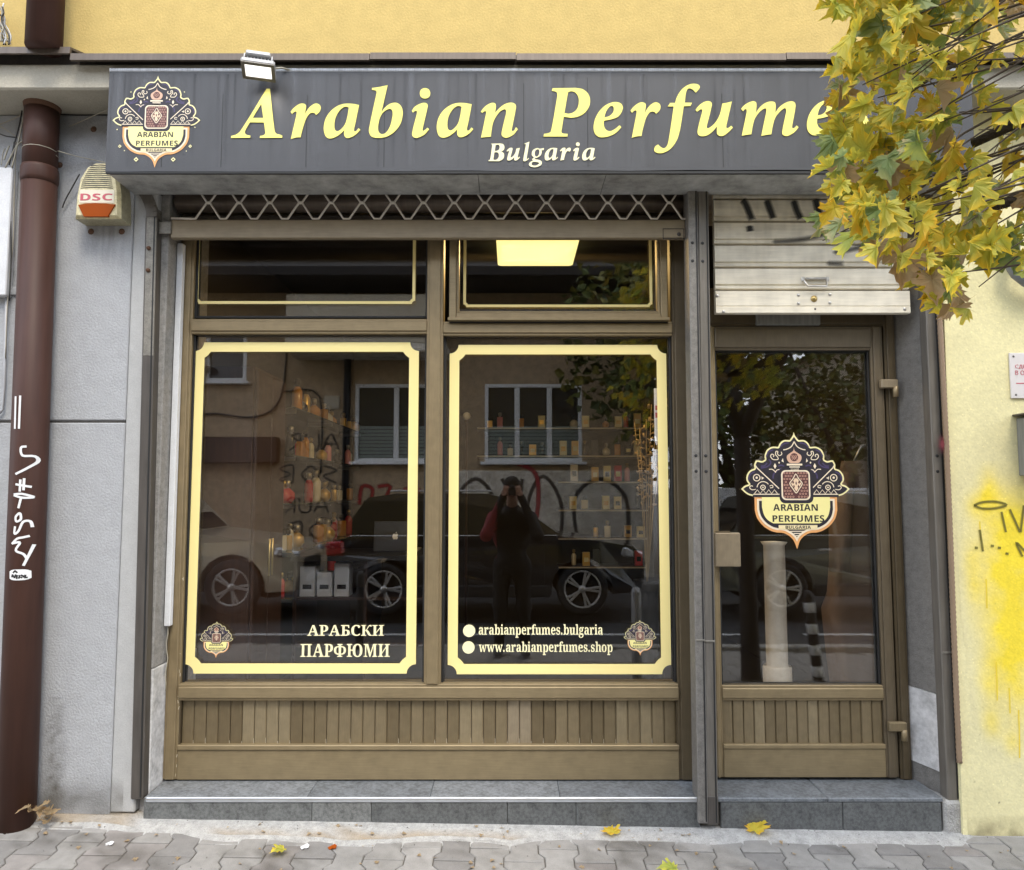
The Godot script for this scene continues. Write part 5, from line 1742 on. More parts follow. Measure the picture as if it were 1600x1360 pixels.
func round_pipe(p: Vector2, b: Vector3, t: Vector3, r: float) -> Vector3:
	# bend a flat drawing round the pipe between b and t
	var q := spot(p.x, p.y, b.z + r * 0.9)
	var f := (q.y - b.y) / (t.y - b.y)
	var axis := b.lerp(t, f)
	var s := clampf((q.x - axis.x) / r, -0.98, 0.98)
	return Vector3(axis.x + s * r, q.y, axis.z + sqrt(1.0 - s * s) * r)

func wrap_seg(st: SurfaceTool, a: Vector2, c: Vector2, w: float, b: Vector3, t: Vector3, col: Color, r: float) -> void:
	var d := (c - a).normalized()
	var n := Vector2(-d.y, d.x) * w
	a -= d * 0.4; c += d * 0.4
	st.set_color(col)
	var q := [round_pipe(a - n, b, t, r), round_pipe(a + n, b, t, r), round_pipe(c + n, b, t, r), round_pipe(c - n, b, t, r)]
	for k in [0, 1, 2, 0, 2, 3]: st.add_vertex(q[k])

# ---------------------------------------------------------------- the yellow wall on the right and what hangs on it
func right_wall_things() -> void:
	var w := thing("yellow_wall", "pale yellow rendered wall with yellow spray patches beside the shop door", "wall", Vector3(3, -0.05, 0.2))
	var st := S()
	# its edge leans a little
	var a := Vector2(1.9617, -0.0395)
	var b := Vector2(1.9872, 2.8441)
	prism(st, PackedVector2Array([Vector2(a.x, -0.35), Vector2(9, -0.35), Vector2(9, 3.234), Vector2(b.x - 0.005, 3.234), Vector2(b.x, b.y), Vector2(a.x, a.y)]), -0.3, 0.235)
	put("render", st, M.pale_wall, w)
	st = S()
	prism(st, PackedVector2Array([Vector2(a.x - 0.006, a.y), Vector2(a.x + 0.014, a.y), Vector2(b.x + 0.014, b.y), Vector2(b.x - 0.006, b.y)]), 0.10, 0.2375)
	put("corner_bead", st, M.pale_wall, w)
	var blobs := [[1545, 765, 14, 30], [1530, 790, 18, 18], [1570, 800, 40, 40], [1560, 880, 32, 50], [1590, 850, 40, 60], [1560, 960, 24, 55], [1575, 1010, 30, 50], [1545, 1060, 16, 40], [1550, 1130, 14, 22], [1590, 1080, 30, 50], [1582, 1160, 12, 18], [1600, 950, 30, 90], [1520, 900, 14, 60], [1650, 900, 60, 140]]
	var centres := []
	for q in blobs:
		var c := spot(q[0], q[1], 0.235)
		centres.append([c.x, c.y, q[2] * 0.0029, q[3] * 0.0029])
	paint("yellow_spray", spot(1490, 720, 0.235).x, spot(1490, 1200, 0.235).y, 2.85, spot(1490, 720, 0.235).y, 90, 140, 0.2357, Color(0.90, 0.70, 0.045), func(x, y):
		var v := 0.0
		for c in centres:
			var e: float = pow((x - c[0]) / c[2], 2) + pow((y - c[1]) / c[3], 2)
			v += 0.62 * exp(-e * 0.9)
		return v * (0.85 + 0.3 * frand.get_noise_2d(x * 7.0, y * 7.0)) - 0.04, w, Color(0.76, 0.69, 0.39))
	st = S()
	var ink := Color(0.13, 0.12, 0.015, 0.85)
	for l in [[[1522, 790], [1535, 785], [1555, 784], [1573, 789], [1558, 794], [1536, 795], [1522, 790]], [[1565, 800], [1572, 832]], [[1578, 796], [1594, 832]], [[1595, 832], [1600, 790]], [[1598, 870], [1588, 848], [1602, 862]], [[1531, 828], [1534, 848], [1536, 862]], [[1625, 790], [1612, 835]], [[1640, 795], [1650, 840], [1665, 790]]]:
		var pts := []
		for q in l:
			var c := spot(q[0], q[1], 0.238)
			pts.append(Vector2(c.x, c.y))
		spray(st, curve(pts, 4), 0.013, 0.2390, ink)
	for q in [[1526, 856], [1551, 853], [1562, 856], [1574, 865]]:
		var c := spot(q[0], q[1], 0.238)
		spray(st, [Vector2(c.x - 0.008, c.y), Vector2(c.x + 0.006, c.y - 0.002)], 0.014, 0.2390, ink)
	put("marker_tag", st, M.paint, w)
	for q in [[1541, 905, 46], [1557, 1035, 60], [1577, 1075, 40], [1592, 1110, 75], [1531, 815, 30]]:
		st = S()
		var c0 := spot(q[0], q[1], 0.238)
		var c1 := spot(q[0] + 1.5, q[1] + q[2], 0.238)
		spray(st, [Vector2(c0.x, c0.y), Vector2((c0.x + c1.x) / 2 + 0.001, (c0.y + c1.y) / 2), Vector2(c1.x, c1.y)], 0.007, 0.2384, Color(0.88, 0.68, 0.04, 0.9))
		put("paint_drip", st, M.paint, w)
	paint("scuff", 1.97, -0.05, 2.75, 0.55, 120, 90, 0.2372, Color(0.25, 0.2, 0.12), func(x, y): return clampf((frand.get_noise_2d(x * 42.0, y * 42.0) - 0.62) * 9.0, 0, 1) * 0.8 + clampf((0.06 - y) / 0.08, 0, 1) * 0.5 * (0.6 + frand.get_noise_2d(x * 9.0, y * 9.0)), w)
	# plaque
	var p := thing("wall_plaque", "white plaque with Cyrillic lettering screwed to the yellow wall", "plaque", Vector3(2.3186, 1.8877, 0.24))
	st = S()
	box(st, Vector3(2.26, 1.8794, 0.236), Vector3(2.6235, 2.0878, 0.236) + Vector3(0, 0, 0.008), 0.002)
	put("plate", st, M.plaque, p)
	lettering("lettering", "СДРУЖЕНИЕ", font("Droid Sans", 400), Vector2(2.284, 2.0127), Vector2(2.439, 2.0332), 0.2445, M.red_print, p)
	lettering("lettering", "В ОБЛАСТТА", font("Droid Sans", 400), Vector2(2.2827, 1.9863), Vector2(2.4375, 2.0068), 0.2445, M.red_print, p)
	st = S()
	box(st, Vector3(2.284, 1.9455, 0.2442), Vector3(2.5799, 1.9499, 0.2442) + Vector3(0, 0, 0.0006))
	put("ruled_line", st, M.red_print, p)
	for q in [Vector3(2.2787, 2.0715, 0.2445), Vector3(2.2812, 1.8959, 0.2445)]:
		st = S(true)
		lathe(st, [Vector2(0, 0.003), Vector2(0.004, 0.002), Vector2(0.005, 0)], Transform3D(Basis(Vector3.RIGHT, Vector3.BACK, Vector3.UP), q), 10)
		put("screw", st, M.rail, p)
	# mailbox
	var m := thing("mailbox", "grey metal mailbox on the yellow wall under the plaque", "mailbox", Vector3(2.4144, 1.5259, 0.24))
	st = S()
	box(st, Vector3(2.2793, 1.5289, 0.236), Vector3(2.6125, 1.7884, 0.3) + Vector3(0, 0, 0.04), 0.004)
	put("box", st, M.grey_box, m)
	st = S()
	box(st, Vector3(2.2616, 1.7978, 0.236), Vector3(2.6035, 1.8024, 0.33) + Vector3(0, 0.004, 0.045), 0.003)
	put("lid", st, M.rail_dark, m)
	# bent grey pipe
	var gp := thing("grey_elbow_pipe", "grey plastic elbow pipe high on the yellow wall", "pipe", Vector3(2.2926, 2.467, 0.28))
	st = S(true)
	tube(st, [Vector3(2.2986, 2.581, 0.25), Vector3(2.2632, 2.5246, 0.285), Vector3(2.2564, 2.4785, 0.3), Vector3(2.2775, 2.4402, 0.3), Vector3(2.3161, 2.4079, 0.3), Vector3(2.445, 2.3434, 0.3)], 0.030, 16)
	put("pipe", st, M.lamp_grey2, gp)
	# ribbed conduit
	var h := thing("ribbed_conduit", "brown ribbed flexible conduit running down beside the shutter rail", "conduit", Vector3(1.9484, 0.2888, 0.25))
	st = S(true)
	var t0 := Vector3(1.9527, 2.3299, 0.24)
	var t1 := Vector3(1.9569, 0.2798, 0.24)
	var pts := []
	var rad := []
	var n := 190
	for i in n + 1:
		var f := float(i) / n
		pts.append(t0.lerp(t1, f) + Vector3(0.004 * sin(f * 5.0), 0, 0))
		rad.append(0.0128 if i % 2 == 0 else 0.0105)
	tube(st, pts, rad, 10)
	put("hose", st, M.hose, h)
	paint("red_spray", 1.9086, 1.6207, 1.972, 1.7247, 20, 30, 0.2435, Color(0.16, 0.02, 0.03), func(x, y): return 1.1 * exp(-pow((x - 1.9398) / 0.016, 2) - pow((y - 1.6727) / 0.028, 2)), h)

# ---------------------------------------------------------------- inside the shop
func bottle_mesh(kind: int) -> Array:
	# [part name, mesh, material] of a little perfume bottle standing on y = 0
	var out := []
	var st := S(kind != 1)
	var h: float = [0.085, 0.075, 0.11, 0.065][kind]
	if kind == 1: box(st, Vector3(-0.028, 0, -0.016), Vector3(0.028, h, 0.016), 0.006)
	elif kind == 2: lathe(st, [Vector2(0, 0), Vector2(0.02, 0), Vector2(0.022, 0.01), Vector2(0.022, h - 0.02), Vector2(0.012, h), Vector2(0.0, h)], Transform3D(), 12)
	elif kind == 3: lathe(st, [Vector2(0, 0), Vector2(0.02, 0), Vector2(0.034, 0.02), Vector2(0.032, 0.045), Vector2(0.012, h), Vector2(0, h)], Transform3D(), 12)
	else: box(st, Vector3(-0.022, 0, -0.018), Vector3(0.022, h, 0.018), 0.004)
	st.generate_normals()
	out.append(["flacon", st.commit()])
	st = S(true)
	lathe(st, [Vector2(0.008, h), Vector2(0.008, h + 0.008), Vector2(0.014, h + 0.009), Vector2(0.014, h + 0.032), Vector2(0.006, h + 0.036), Vector2(0, h + 0.036)], Transform3D(), 10)
	st.generate_normals()
	out.append(["cap", st.commit()])
	return out

func interior() -> void:
	# ceiling lamp
	var l := thing("ceiling_light", "square ceiling light glowing warm yellow behind the fanlight", "ceiling light", Vector3(0.14, 2.94, -0.76))
	var lx0 := -0.09
	var lx1 := 0.385
	var lz1 := -0.48
	var lz0: float = -1.05
	var st := S()
	var plate := PackedVector2Array()
	for q in [[lx1 - 0.03, lz1 - 0.03, 0], [lx0 + 0.03, lz1 - 0.03, 90], [lx0 + 0.03, lz0 + 0.03, 180], [lx1 - 0.03, lz0 + 0.03, 270]]:
		for p in arc(Vector2(q[0], q[1]), 0.03, q[2], q[2] + 90, 5): plate.append(p)
	plan_prism(st, plate, 2.895, 2.935)
	put("lamp_shade", st, glow(1.0, 0.92, 0.56, 0.5), l)
	st = S()
	box(st, Vector3(lx0 + 0.02, 2.935, lz0 + 0.02), Vector3(lx1 - 0.02, 2.962, lz1 - 0.02), 0.003)
	put("housing", st, M.white, l)
	var al := AreaLight3D.new()
	al.name = "ceiling_light_glow"
	al.area_size = Vector2(0.42, 0.36)
	al.light_color = Color(1.0, 0.84, 0.55)
	al.light_energy = 0.8
	al.area_range = 12.0
	al.shadow_enabled = true
	add_child(al)
	al.position = Vector3((lx0 + lx1) / 2, 2.890, (lz0 + lz1) / 2)
	al.rotation_degrees = Vector3(-90, 0, 0)
	# brown wall cabinet just inside
	var c := thing("wall_cabinet", "tall brown wooden cabinet against the side wall inside the shop", "cabinet", Vector3(-1.5, 0.115, -0.75))
	st = S()
	box(st, Vector3(-1.655, 0.115, -0.80), Vector3(-1.36, 2.12, -0.30), 0.004)
	put("carcass", st, M.wood_in, c)
	for k in 2:
		st = S()
		box(st, Vector3(-1.36, 0.15, -0.79 + k * 0.245), Vector3(-1.342, 2.10, -0.55 + k * 0.24), 0.004)
		var dr := put("cabinet_door", st, M.wood_in, c)
		st = S(true)
		tube(st, [Vector3(-1.33, 1.0, -0.57 + k * 0.05), Vector3(-1.33, 1.2, -0.57 + k * 0.05)], 0.006, 6)
		put("door_handle", st, M.brass, dr)
	# glass shelves on the side wall and wooden ones on the back wall
	var wall_shelf := []
	for i in 5:
		var y: float = [2.02, 1.70, 1.38, 1.06, 0.76][i]
		var sh := thing("side_shelf", "glass shelf on the side wall of the shop, %s from the ceiling" % ["first", "second", "third", "fourth", "fifth"][i], "shelf", Vector3(-1.6, y, -2.4), "glass shelves on the side wall")
		st = S()
		box(st, Vector3(-1.658, y - 0.008, -3.6), Vector3(-1.44, y, -1.3), 0.002)
		put("board", st, M.shelf_glass, sh)
		for z in [-3.5, -2.4, -1.4]:
			st = S()
			box(st, Vector3(-1.658, y - 0.035, z - 0.006), Vector3(-1.46, y - 0.0085, z + 0.006), 0.002)
			put("bracket", st, M.steel, sh)
		wall_shelf.append(y)
	var backs := []
	for i in 6:
		var y: float = [2.10, 1.82, 1.56, 1.28, 1.0, 0.72][i]
		var sh := thing("back_shelf", "pale edged shelf on the back wall of the shop, %s from the ceiling" % ["first", "second", "third", "fourth", "fifth", "sixth"][i], "shelf", Vector3(0.4, y, -3.95), "shelves on the back wall")
		st = S()
		var left: float = [-0.35, -0.35, 0.46, 0.46, 0.46, 0.46][i]
		box(st, Vector3(left, y - 0.02, -4.1), Vector3(1.35, y, -3.80), 0.002)
		put("board", st, M.wood_in, sh)
		st = S()
		box(st, Vector3(left, y - 0.018, -3.80), Vector3(1.35, y - 0.004, -3.795))
		put("pale_edge", st, M.shelf_edge, sh)  # shelf front in a plain pale colour
		backs.append(y)
	# bottles and boxes on them
	var kinds := []
	for k in 4: kinds.append(bottle_mesh(k))
	var tints := [["amber", M.b_amber], ["ruby", M.b_red], ["gold", M.b_gold], ["black", M.b_black], ["clear", M.b_clear], ["pink", M.b_pink]]
	var capm := [M.brass, M.steel, M.black]
	var nth := ["first", "second", "third", "fourth", "fifth", "sixth", "seventh", "eighth", "ninth", "tenth", "eleventh", "twelfth", "thirteenth", "fourteenth", "fifteenth", "sixteenth", "seventeenth", "eighteenth"]
	var r2 := RandomNumberGenerator.new()
	r2.seed = 909
	for s in 5:
		for i in 16:
			if r2.randf() < 0.35: continue
			var k := r2.randi() % 4
			var t: Array = tints[r2.randi() % 6]
			var z := -1.38 - i * 0.142 + r2.randf_range(-0.02, 0.02)
			var at := Vector3(-1.54 + r2.randf_range(-0.03, 0.03), wall_shelf[s] + 0.0005, z)
			var o := thing("perfume_bottle", "%s perfume bottle, %s from the window on the %s glass side shelf" % [t[0], nth[i], nth[s]], "perfume bottle", at, "perfume bottles on the side shelves")
			org.erase(o)
			o.rotation.y = r2.randf_range(0.9, 1.8)
			o.scale = Vector3.ONE * r2.randf_range(1.1, 1.7)
			put(kinds[k][0][0], kinds[k][0][1], t[1], o)
			put(kinds[k][1][0], kinds[k][1][1], capm[r2.randi() % 3], o)
	for s in 6:
		for i in 18:
			if r2.randf() < [0.3, 0.12, 0.15, 0.25, 0.35, 0.5][s]: continue
			var x := -0.56 + i * 0.108 + r2.randf_range(-0.014, 0.014)
			if x < [-0.3, -0.3, 0.52, 0.55, 0.6, 0.62][s]: continue
			var at := Vector3(x, backs[s] + 0.0005, -3.90 + r2.randf_range(-0.04, 0.05))
			if r2.randf() < 0.5:
				var k := r2.randi() % 4
				var t: Array = tints[r2.randi() % 6]
				var o := thing("perfume_bottle", "%s perfume bottle, %s along the %s shelf of the back wall" % [t[0], nth[i], nth[s]], "perfume bottle", at, "perfume bottles on the back wall")
				org.erase(o)
				o.scale = Vector3.ONE * r2.randf_range(1.0, 1.5)
				put(kinds[k][0][0], kinds[k][0][1], t[1], o)
				put(kinds[k][1][0], kinds[k][1][1], capm[r2.randi() % 3], o)
			else:
				var cm: Array = [["orange", M.b_gold], ["red", M.b_box_red], ["white", M.white], ["black", M.b_black], ["cream", M.cream_vinyl]][r2.randi() % 5]
				var o := thing("perfume_carton", "%s perfume carton, %s along the %s shelf of the back wall" % [cm[0], nth[i], nth[s]], "carton", at, "perfume cartons on the back wall")
				org.erase(o)
				st = S()
				var hh := r2.randf_range(0.11, 0.17)
				box(st, Vector3(-0.036, 0, -0.03), Vector3(0.036, hh, 0.03), 0.002)
				put("box", st, cm[1], o)
				st = S()
				box(st, Vector3(-0.022, hh * 0.3, 0.030), Vector3(0.022, hh * 0.62, 0.0306))
				put("label_print", st, [M.cream_vinyl, M.b_black, M.b_gold][r2.randi() % 3], o)
	# counter with white cartons and a laptop
	var ct := thing("shop_counter", "dark wooden counter inside the shop with open shelves of white cartons", "counter", Vector3(-1.0, 0.115, -1.65))
	st = S()
	box(st, Vector3(-1.46, 1.0, -1.95), Vector3(-0.52, 1.04, -1.35), 0.004)
	put("top", st, M.dark_in, ct)
	for x in [-1.45, -0.98, -0.54]:
		st = S()
		box(st, Vector3(x, 0.115, -1.93), Vector3(x + 0.02, 1.0, -1.38))
		put("side_panel", st, M.wood_in, ct)
	for y in [0.14, 0.44, 0.74]:
		st = S()
		box(st, Vector3(-1.43, y, -1.91), Vector3(-0.54, y + 0.018, -1.39))
		put("inner_shelf", st, M.wood_in, ct)
	for i in 3:
		var at := Vector3(-1.37 + (i % 3) * 0.115, [0.7585, 0.4585, 0.1585][i / 3], -1.49)
		var o := thing("white_carton", "white carton, %s in the %s row of the counter's open shelves" % [nth[i % 3], ["top", "middle", "lowest"][i / 3]], "carton", at, "white cartons in the counter")
		org.erase(o)
		st = S()
		box(st, Vector3(-0.05, 0, -0.06), Vector3(0.05, [0.2, 0.16, 0.22, 0.18][i % 4], 0.06), 0.003)
		put("box", st, M.white, o)
		st = S()
		box(st, Vector3(-0.03, 0.05, 0.06), Vector3(0.03, 0.08, 0.0606))
		put("label_print", st, M.b_black, o)
	var lp := thing("laptop", "grey laptop open on the counter with a white fruit emblem on its lid", "laptop", Vector3(-0.81, 1.04, -1.7))
	st = S()
	box(st, Vector3(-0.96, 1.0405, -1.86), Vector3(-0.66, 1.054, -1.64), 0.003)
	put("keyboard_base", st, M.lamp_grey, lp)
	var lid := Transform3D(Basis.from_euler(Vector3(-0.18, 0, 0)), Vector3(-0.81, 1.148, -1.60))
	st = S()
	boxat(st, lid, Vector3(0.15, 0.105, 0.004), 0.003)
	put("lid", st, M.laptop_grey, lp)
	st = S()
	var ap := PackedVector2Array(curve([Vector2(0, 0.014), Vector2(0.012, 0.018), Vector2(0.019, 0.010), Vector2(0.013, 0.001), Vector2(0.018, -0.010), Vector2(0.010, -0.022), Vector2(0, -0.019), Vector2(-0.010, -0.022), Vector2(-0.019, -0.006), Vector2(-0.018, 0.010), Vector2(-0.010, 0.018)], 3, true))
	prism(st, ap, 0.0042, 0.005, lid)
	prism(st, PackedVector2Array([Vector2(0, 0.018), Vector2(0.002, 0.026), Vector2(0.010, 0.032), Vector2(0.008, 0.022)]), 0.0042, 0.005, lid)
	put("emblem", st, M.white, lp)
	# pale round column seen through the door
	var cl := thing("display_column", "pale round display column standing behind the door glass", "column", Vector3(1.43, 0.115, -0.5))
	org.erase(cl)
	st = S(true)
	lathe(st, [Vector2(0.0, 0.0), Vector2(0.075, 0.0), Vector2(0.075, 0.40), Vector2(0.07, 0.41)], Transform3D(), 22)
	put("base", st, M.cream_white, cl)
	st = S(true)
	lathe(st, [Vector2(0.062, 0.40), Vector2(0.056, 0.42), Vector2(0.056, 1.05), Vector2(0.07, 1.07), Vector2(0.0, 1.075)], Transform3D(), 22)
	put("shaft", st, M.cream_white, cl)
	# brown coat hanging inside the door
	var co := thing("hanging_coat", "brown coat hanging on a hook by the door jamb inside", "coat", Vector3(1.9, 1.9, -0.35))
	st = S(true)
	var rows := 16
	var cols := 20
	var grid := []
	for j in rows + 1:
		var f := float(j) / rows
		var line := []
		for i in cols:
			var a := TAU * i / cols
			var w := lerpf(0.07, 0.22, pow(f, 0.7)) if f < 0.55 else lerpf(0.2, 0.12, (f - 0.55) / 0.45)
			var d := lerpf(0.05, 0.11, f)
			var fold := 1.0 + 0.12 * sin(a * 5.0 + f * 3.0)
			line.append(Vector3(1.82 + cos(a) * w * fold, lerpf(1.62, 0.24, f), -0.36 + sin(a) * d * fold))
		grid.append(line)
	for j in rows:
		for i in cols:
			quad(st, grid[j][i], grid[j][(i + 1) % cols], grid[j + 1][(i + 1) % cols], grid[j + 1][i])
	put("coat_body", st, M.coat, co)
	st = S(true)
	tube(st, [Vector3(1.72, 1.55, -0.28), Vector3(1.68, 1.3, -0.24), Vector3(1.66, 1.05, -0.22)], [0.06, 0.055, 0.05], 10)
	put("sleeve", st, M.coat, co)
	st = S(true)
	tube(st, [Vector3(1.82, 1.62, -0.36), Vector3(1.86, 1.70, -0.36), Vector3(1.96, 1.72, -0.36), Vector3(1.99, 1.72, -0.36)], 0.008, 6)
	put("hook", st, M.steel, co)
	# dried golden plant
	var pl := thing("dried_plant", "golden dried grasses in a vase behind the gold band of the window", "plant", Vector3(0.72, 0.9, -0.7))
	st = S(true)
	lathe(st, [Vector2(0, 0.115), Vector2(0.07, 0.115), Vector2(0.09, 0.4), Vector2(0.06, 0.85), Vector2(0.08, 0.95)], Transform3D(Basis(), Vector3(0.78, 0, -0.75)), 14)
	put("vase", st, M.dark_in, pl)
	for i in 9:
		var base := Vector3(0.78, 0.9, -0.75)
		var lean := Vector3(r2.randf_range(-0.05, 0.14), r2.randf_range(0.6, 1.1), r2.randf_range(-0.15, 0.15))
		st = S(true)
		tube(st, [base, base + lean * Vector3(0.4, 0.55, 0.4), base + lean], [0.003, 0.0025, 0.002], 5)
		for k in 12:
			var p := base + lean * Vector3(0.4 + 0.05 * k, 0.55 + 0.038 * k, 0.4 + 0.05 * k)
			boxat(st, Transform3D(Basis.from_euler(Vector3(r2.randf() * 3.0, r2.randf() * 3.0, r2.randf() * 3.0)), p + Vector3(r2.randf_range(-0.02, 0.02), r2.randf_range(-0.02, 0.02), r2.randf_range(-0.02, 0.02))), Vector3(0.016, 0.006, 0.003))
		put("stem", st, M.stem_gold, pl)
	# slim pole with a ball, seen in the middle of the window
	var po := thing("display_pole", "slim pole topped by a small white ball behind the window", "pole", Vector3(-0.42, 0.115, -2.9))
	st = S(true)
	tube(st, [Vector3(-0.40, 0.115, -2.9), Vector3(-0.40, 2.08, -2.9)], 0.012, 8)
	put("pole", st, M.wood_in, po)
	st = S(true)
	lathe(st, arc(Vector2(0, 2.12), 0.035, -90, 90, 10), Transform3D(Basis(), Vector3(-0.40, 0, -2.9)), 12)
	put("ball", st, M.white, po)

# ---------------------------------------------------------------- the maple
func maple_leaf(v: int, size: float, calm := false) -> ArrayMesh:
	var r := RandomNumberGenerator.new()
	r.seed = 300 + v
	var half := [Vector2(0.02, -0.02), Vector2(0.17, -0.10), Vector2(0.36, -0.13), Vector2(0.31, 0.0), Vector2(0.52, 0.05), Vector2(0.40, 0.13), Vector2(0.47, 0.22), Vector2(0.68, 0.33), Vector2(0.60, 0.39), Vector2(0.62, 0.50), Vector2(0.46, 0.46), Vector2(0.27, 0.40), Vector2(0.30, 0.55), Vector2(0.40, 0.66), Vector2(0.26, 0.69), Vector2(0.20, 0.80), Vector2(0.09, 0.84), Vector2(0.0, 1.02)]
	var poly := PackedVector2Array()
	for p in half: poly.append(p * Vector2(r.randf_range(0.88, 1.1), r.randf_range(0.97, 1.03)))
	for i in range(half.size() - 2, -1, -1): poly.append(half[i] * Vector2(-r.randf_range(0.82, 1.08), r.randf_range(0.94, 1.05)))
	var crumple := r.randf_range(0.02, 0.09)
	var fold := r.randf_range(0.15, 1.05)
	var curl := r.randf_range(-0.85, 0.1)
	var twist := r.randf_range(-0.5, 0.5)
	var cols: Array = [
		[Color(0.193, 0.269, 0.055), Color(0.670, 0.591, 0.062)], [Color(0.438, 0.444, 0.070), Color(0.902, 0.632, 0.046)],
		[Color(0.155, 0.228, 0.077), Color(0.386, 0.430, 0.125)], [Color(0.644, 0.538, 0.062), Color(0.850, 0.457, 0.031)],
		[Color(0.258, 0.336, 0.156), Color(0.515, 0.403, 0.204)], [Color(0.335, 0.403, 0.077), Color(0.747, 0.672, 0.094)],
		[Color(0.386, 0.296, 0.173), Color(0.464, 0.296, 0.156)], [Color(0.206, 0.296, 0.125), Color(0.464, 0.484, 0.188)]][v % 8]
	if calm:
		fold = 0.22
		curl = -0.25
		twist = 0.2
	var st := S(false)
	# inner ring and centre give the blade veins and a bend
	var n := poly.size()
	var hub := Vector2(0, 0.12)
	var pos := func(p: Vector2) -> Vector3:
		return Vector3(p.x * cos(fold * 0.8), p.y, absf(p.x) * sin(fold) * 0.9 + curl * p.y * p.y * 0.5 + twist * p.x * p.y * 0.4 + crumple * sin(p.x * 13.0 + v) * cos(p.y * 9.0 + v * 2)) * size
	var tint := func(p: Vector2, rim: float) -> Color:
		var f := clampf(rim * (0.55 + 0.45 * sin(p.x * 9.0 + p.y * 7.0 + v)), 0, 1)
		return cols[0].lerp(cols[1], f)
	for i in n:
		var a := poly[i]
		var b := poly[(i + 1) % n]
		var am := hub.lerp(a, 0.55)
		var bm := hub.lerp(b, 0.55)
		var tris := [[hub, 0.0], [am, 0.35], [bm, 0.35], [am, 0.35], [a, 1.0], [b, 1.0], [am, 0.35], [b, 1.0], [bm, 0.35]]
		for q in tris:
			st.set_color(tint.call(q[0], q[1]))
			st.add_vertex(pos.call(q[0]))
	st.set_color(Color(0.36, 0.22, 0.06))
	var w := 0.012
	tri(st, pos.call(hub + Vector2(-w, 0)), pos.call(hub + Vector2(w, 0)), Vector3(0.02, -0.5, 0.08) * size)
	tri(st, pos.call(hub + Vector2(0, 0.02)), pos.call(hub + Vector2(0, -0.02)), Vector3(0.02, -0.5, 0.08) * size + Vector3(0, 0, 0.002))
	st.generate_normals()
	return st.commit()

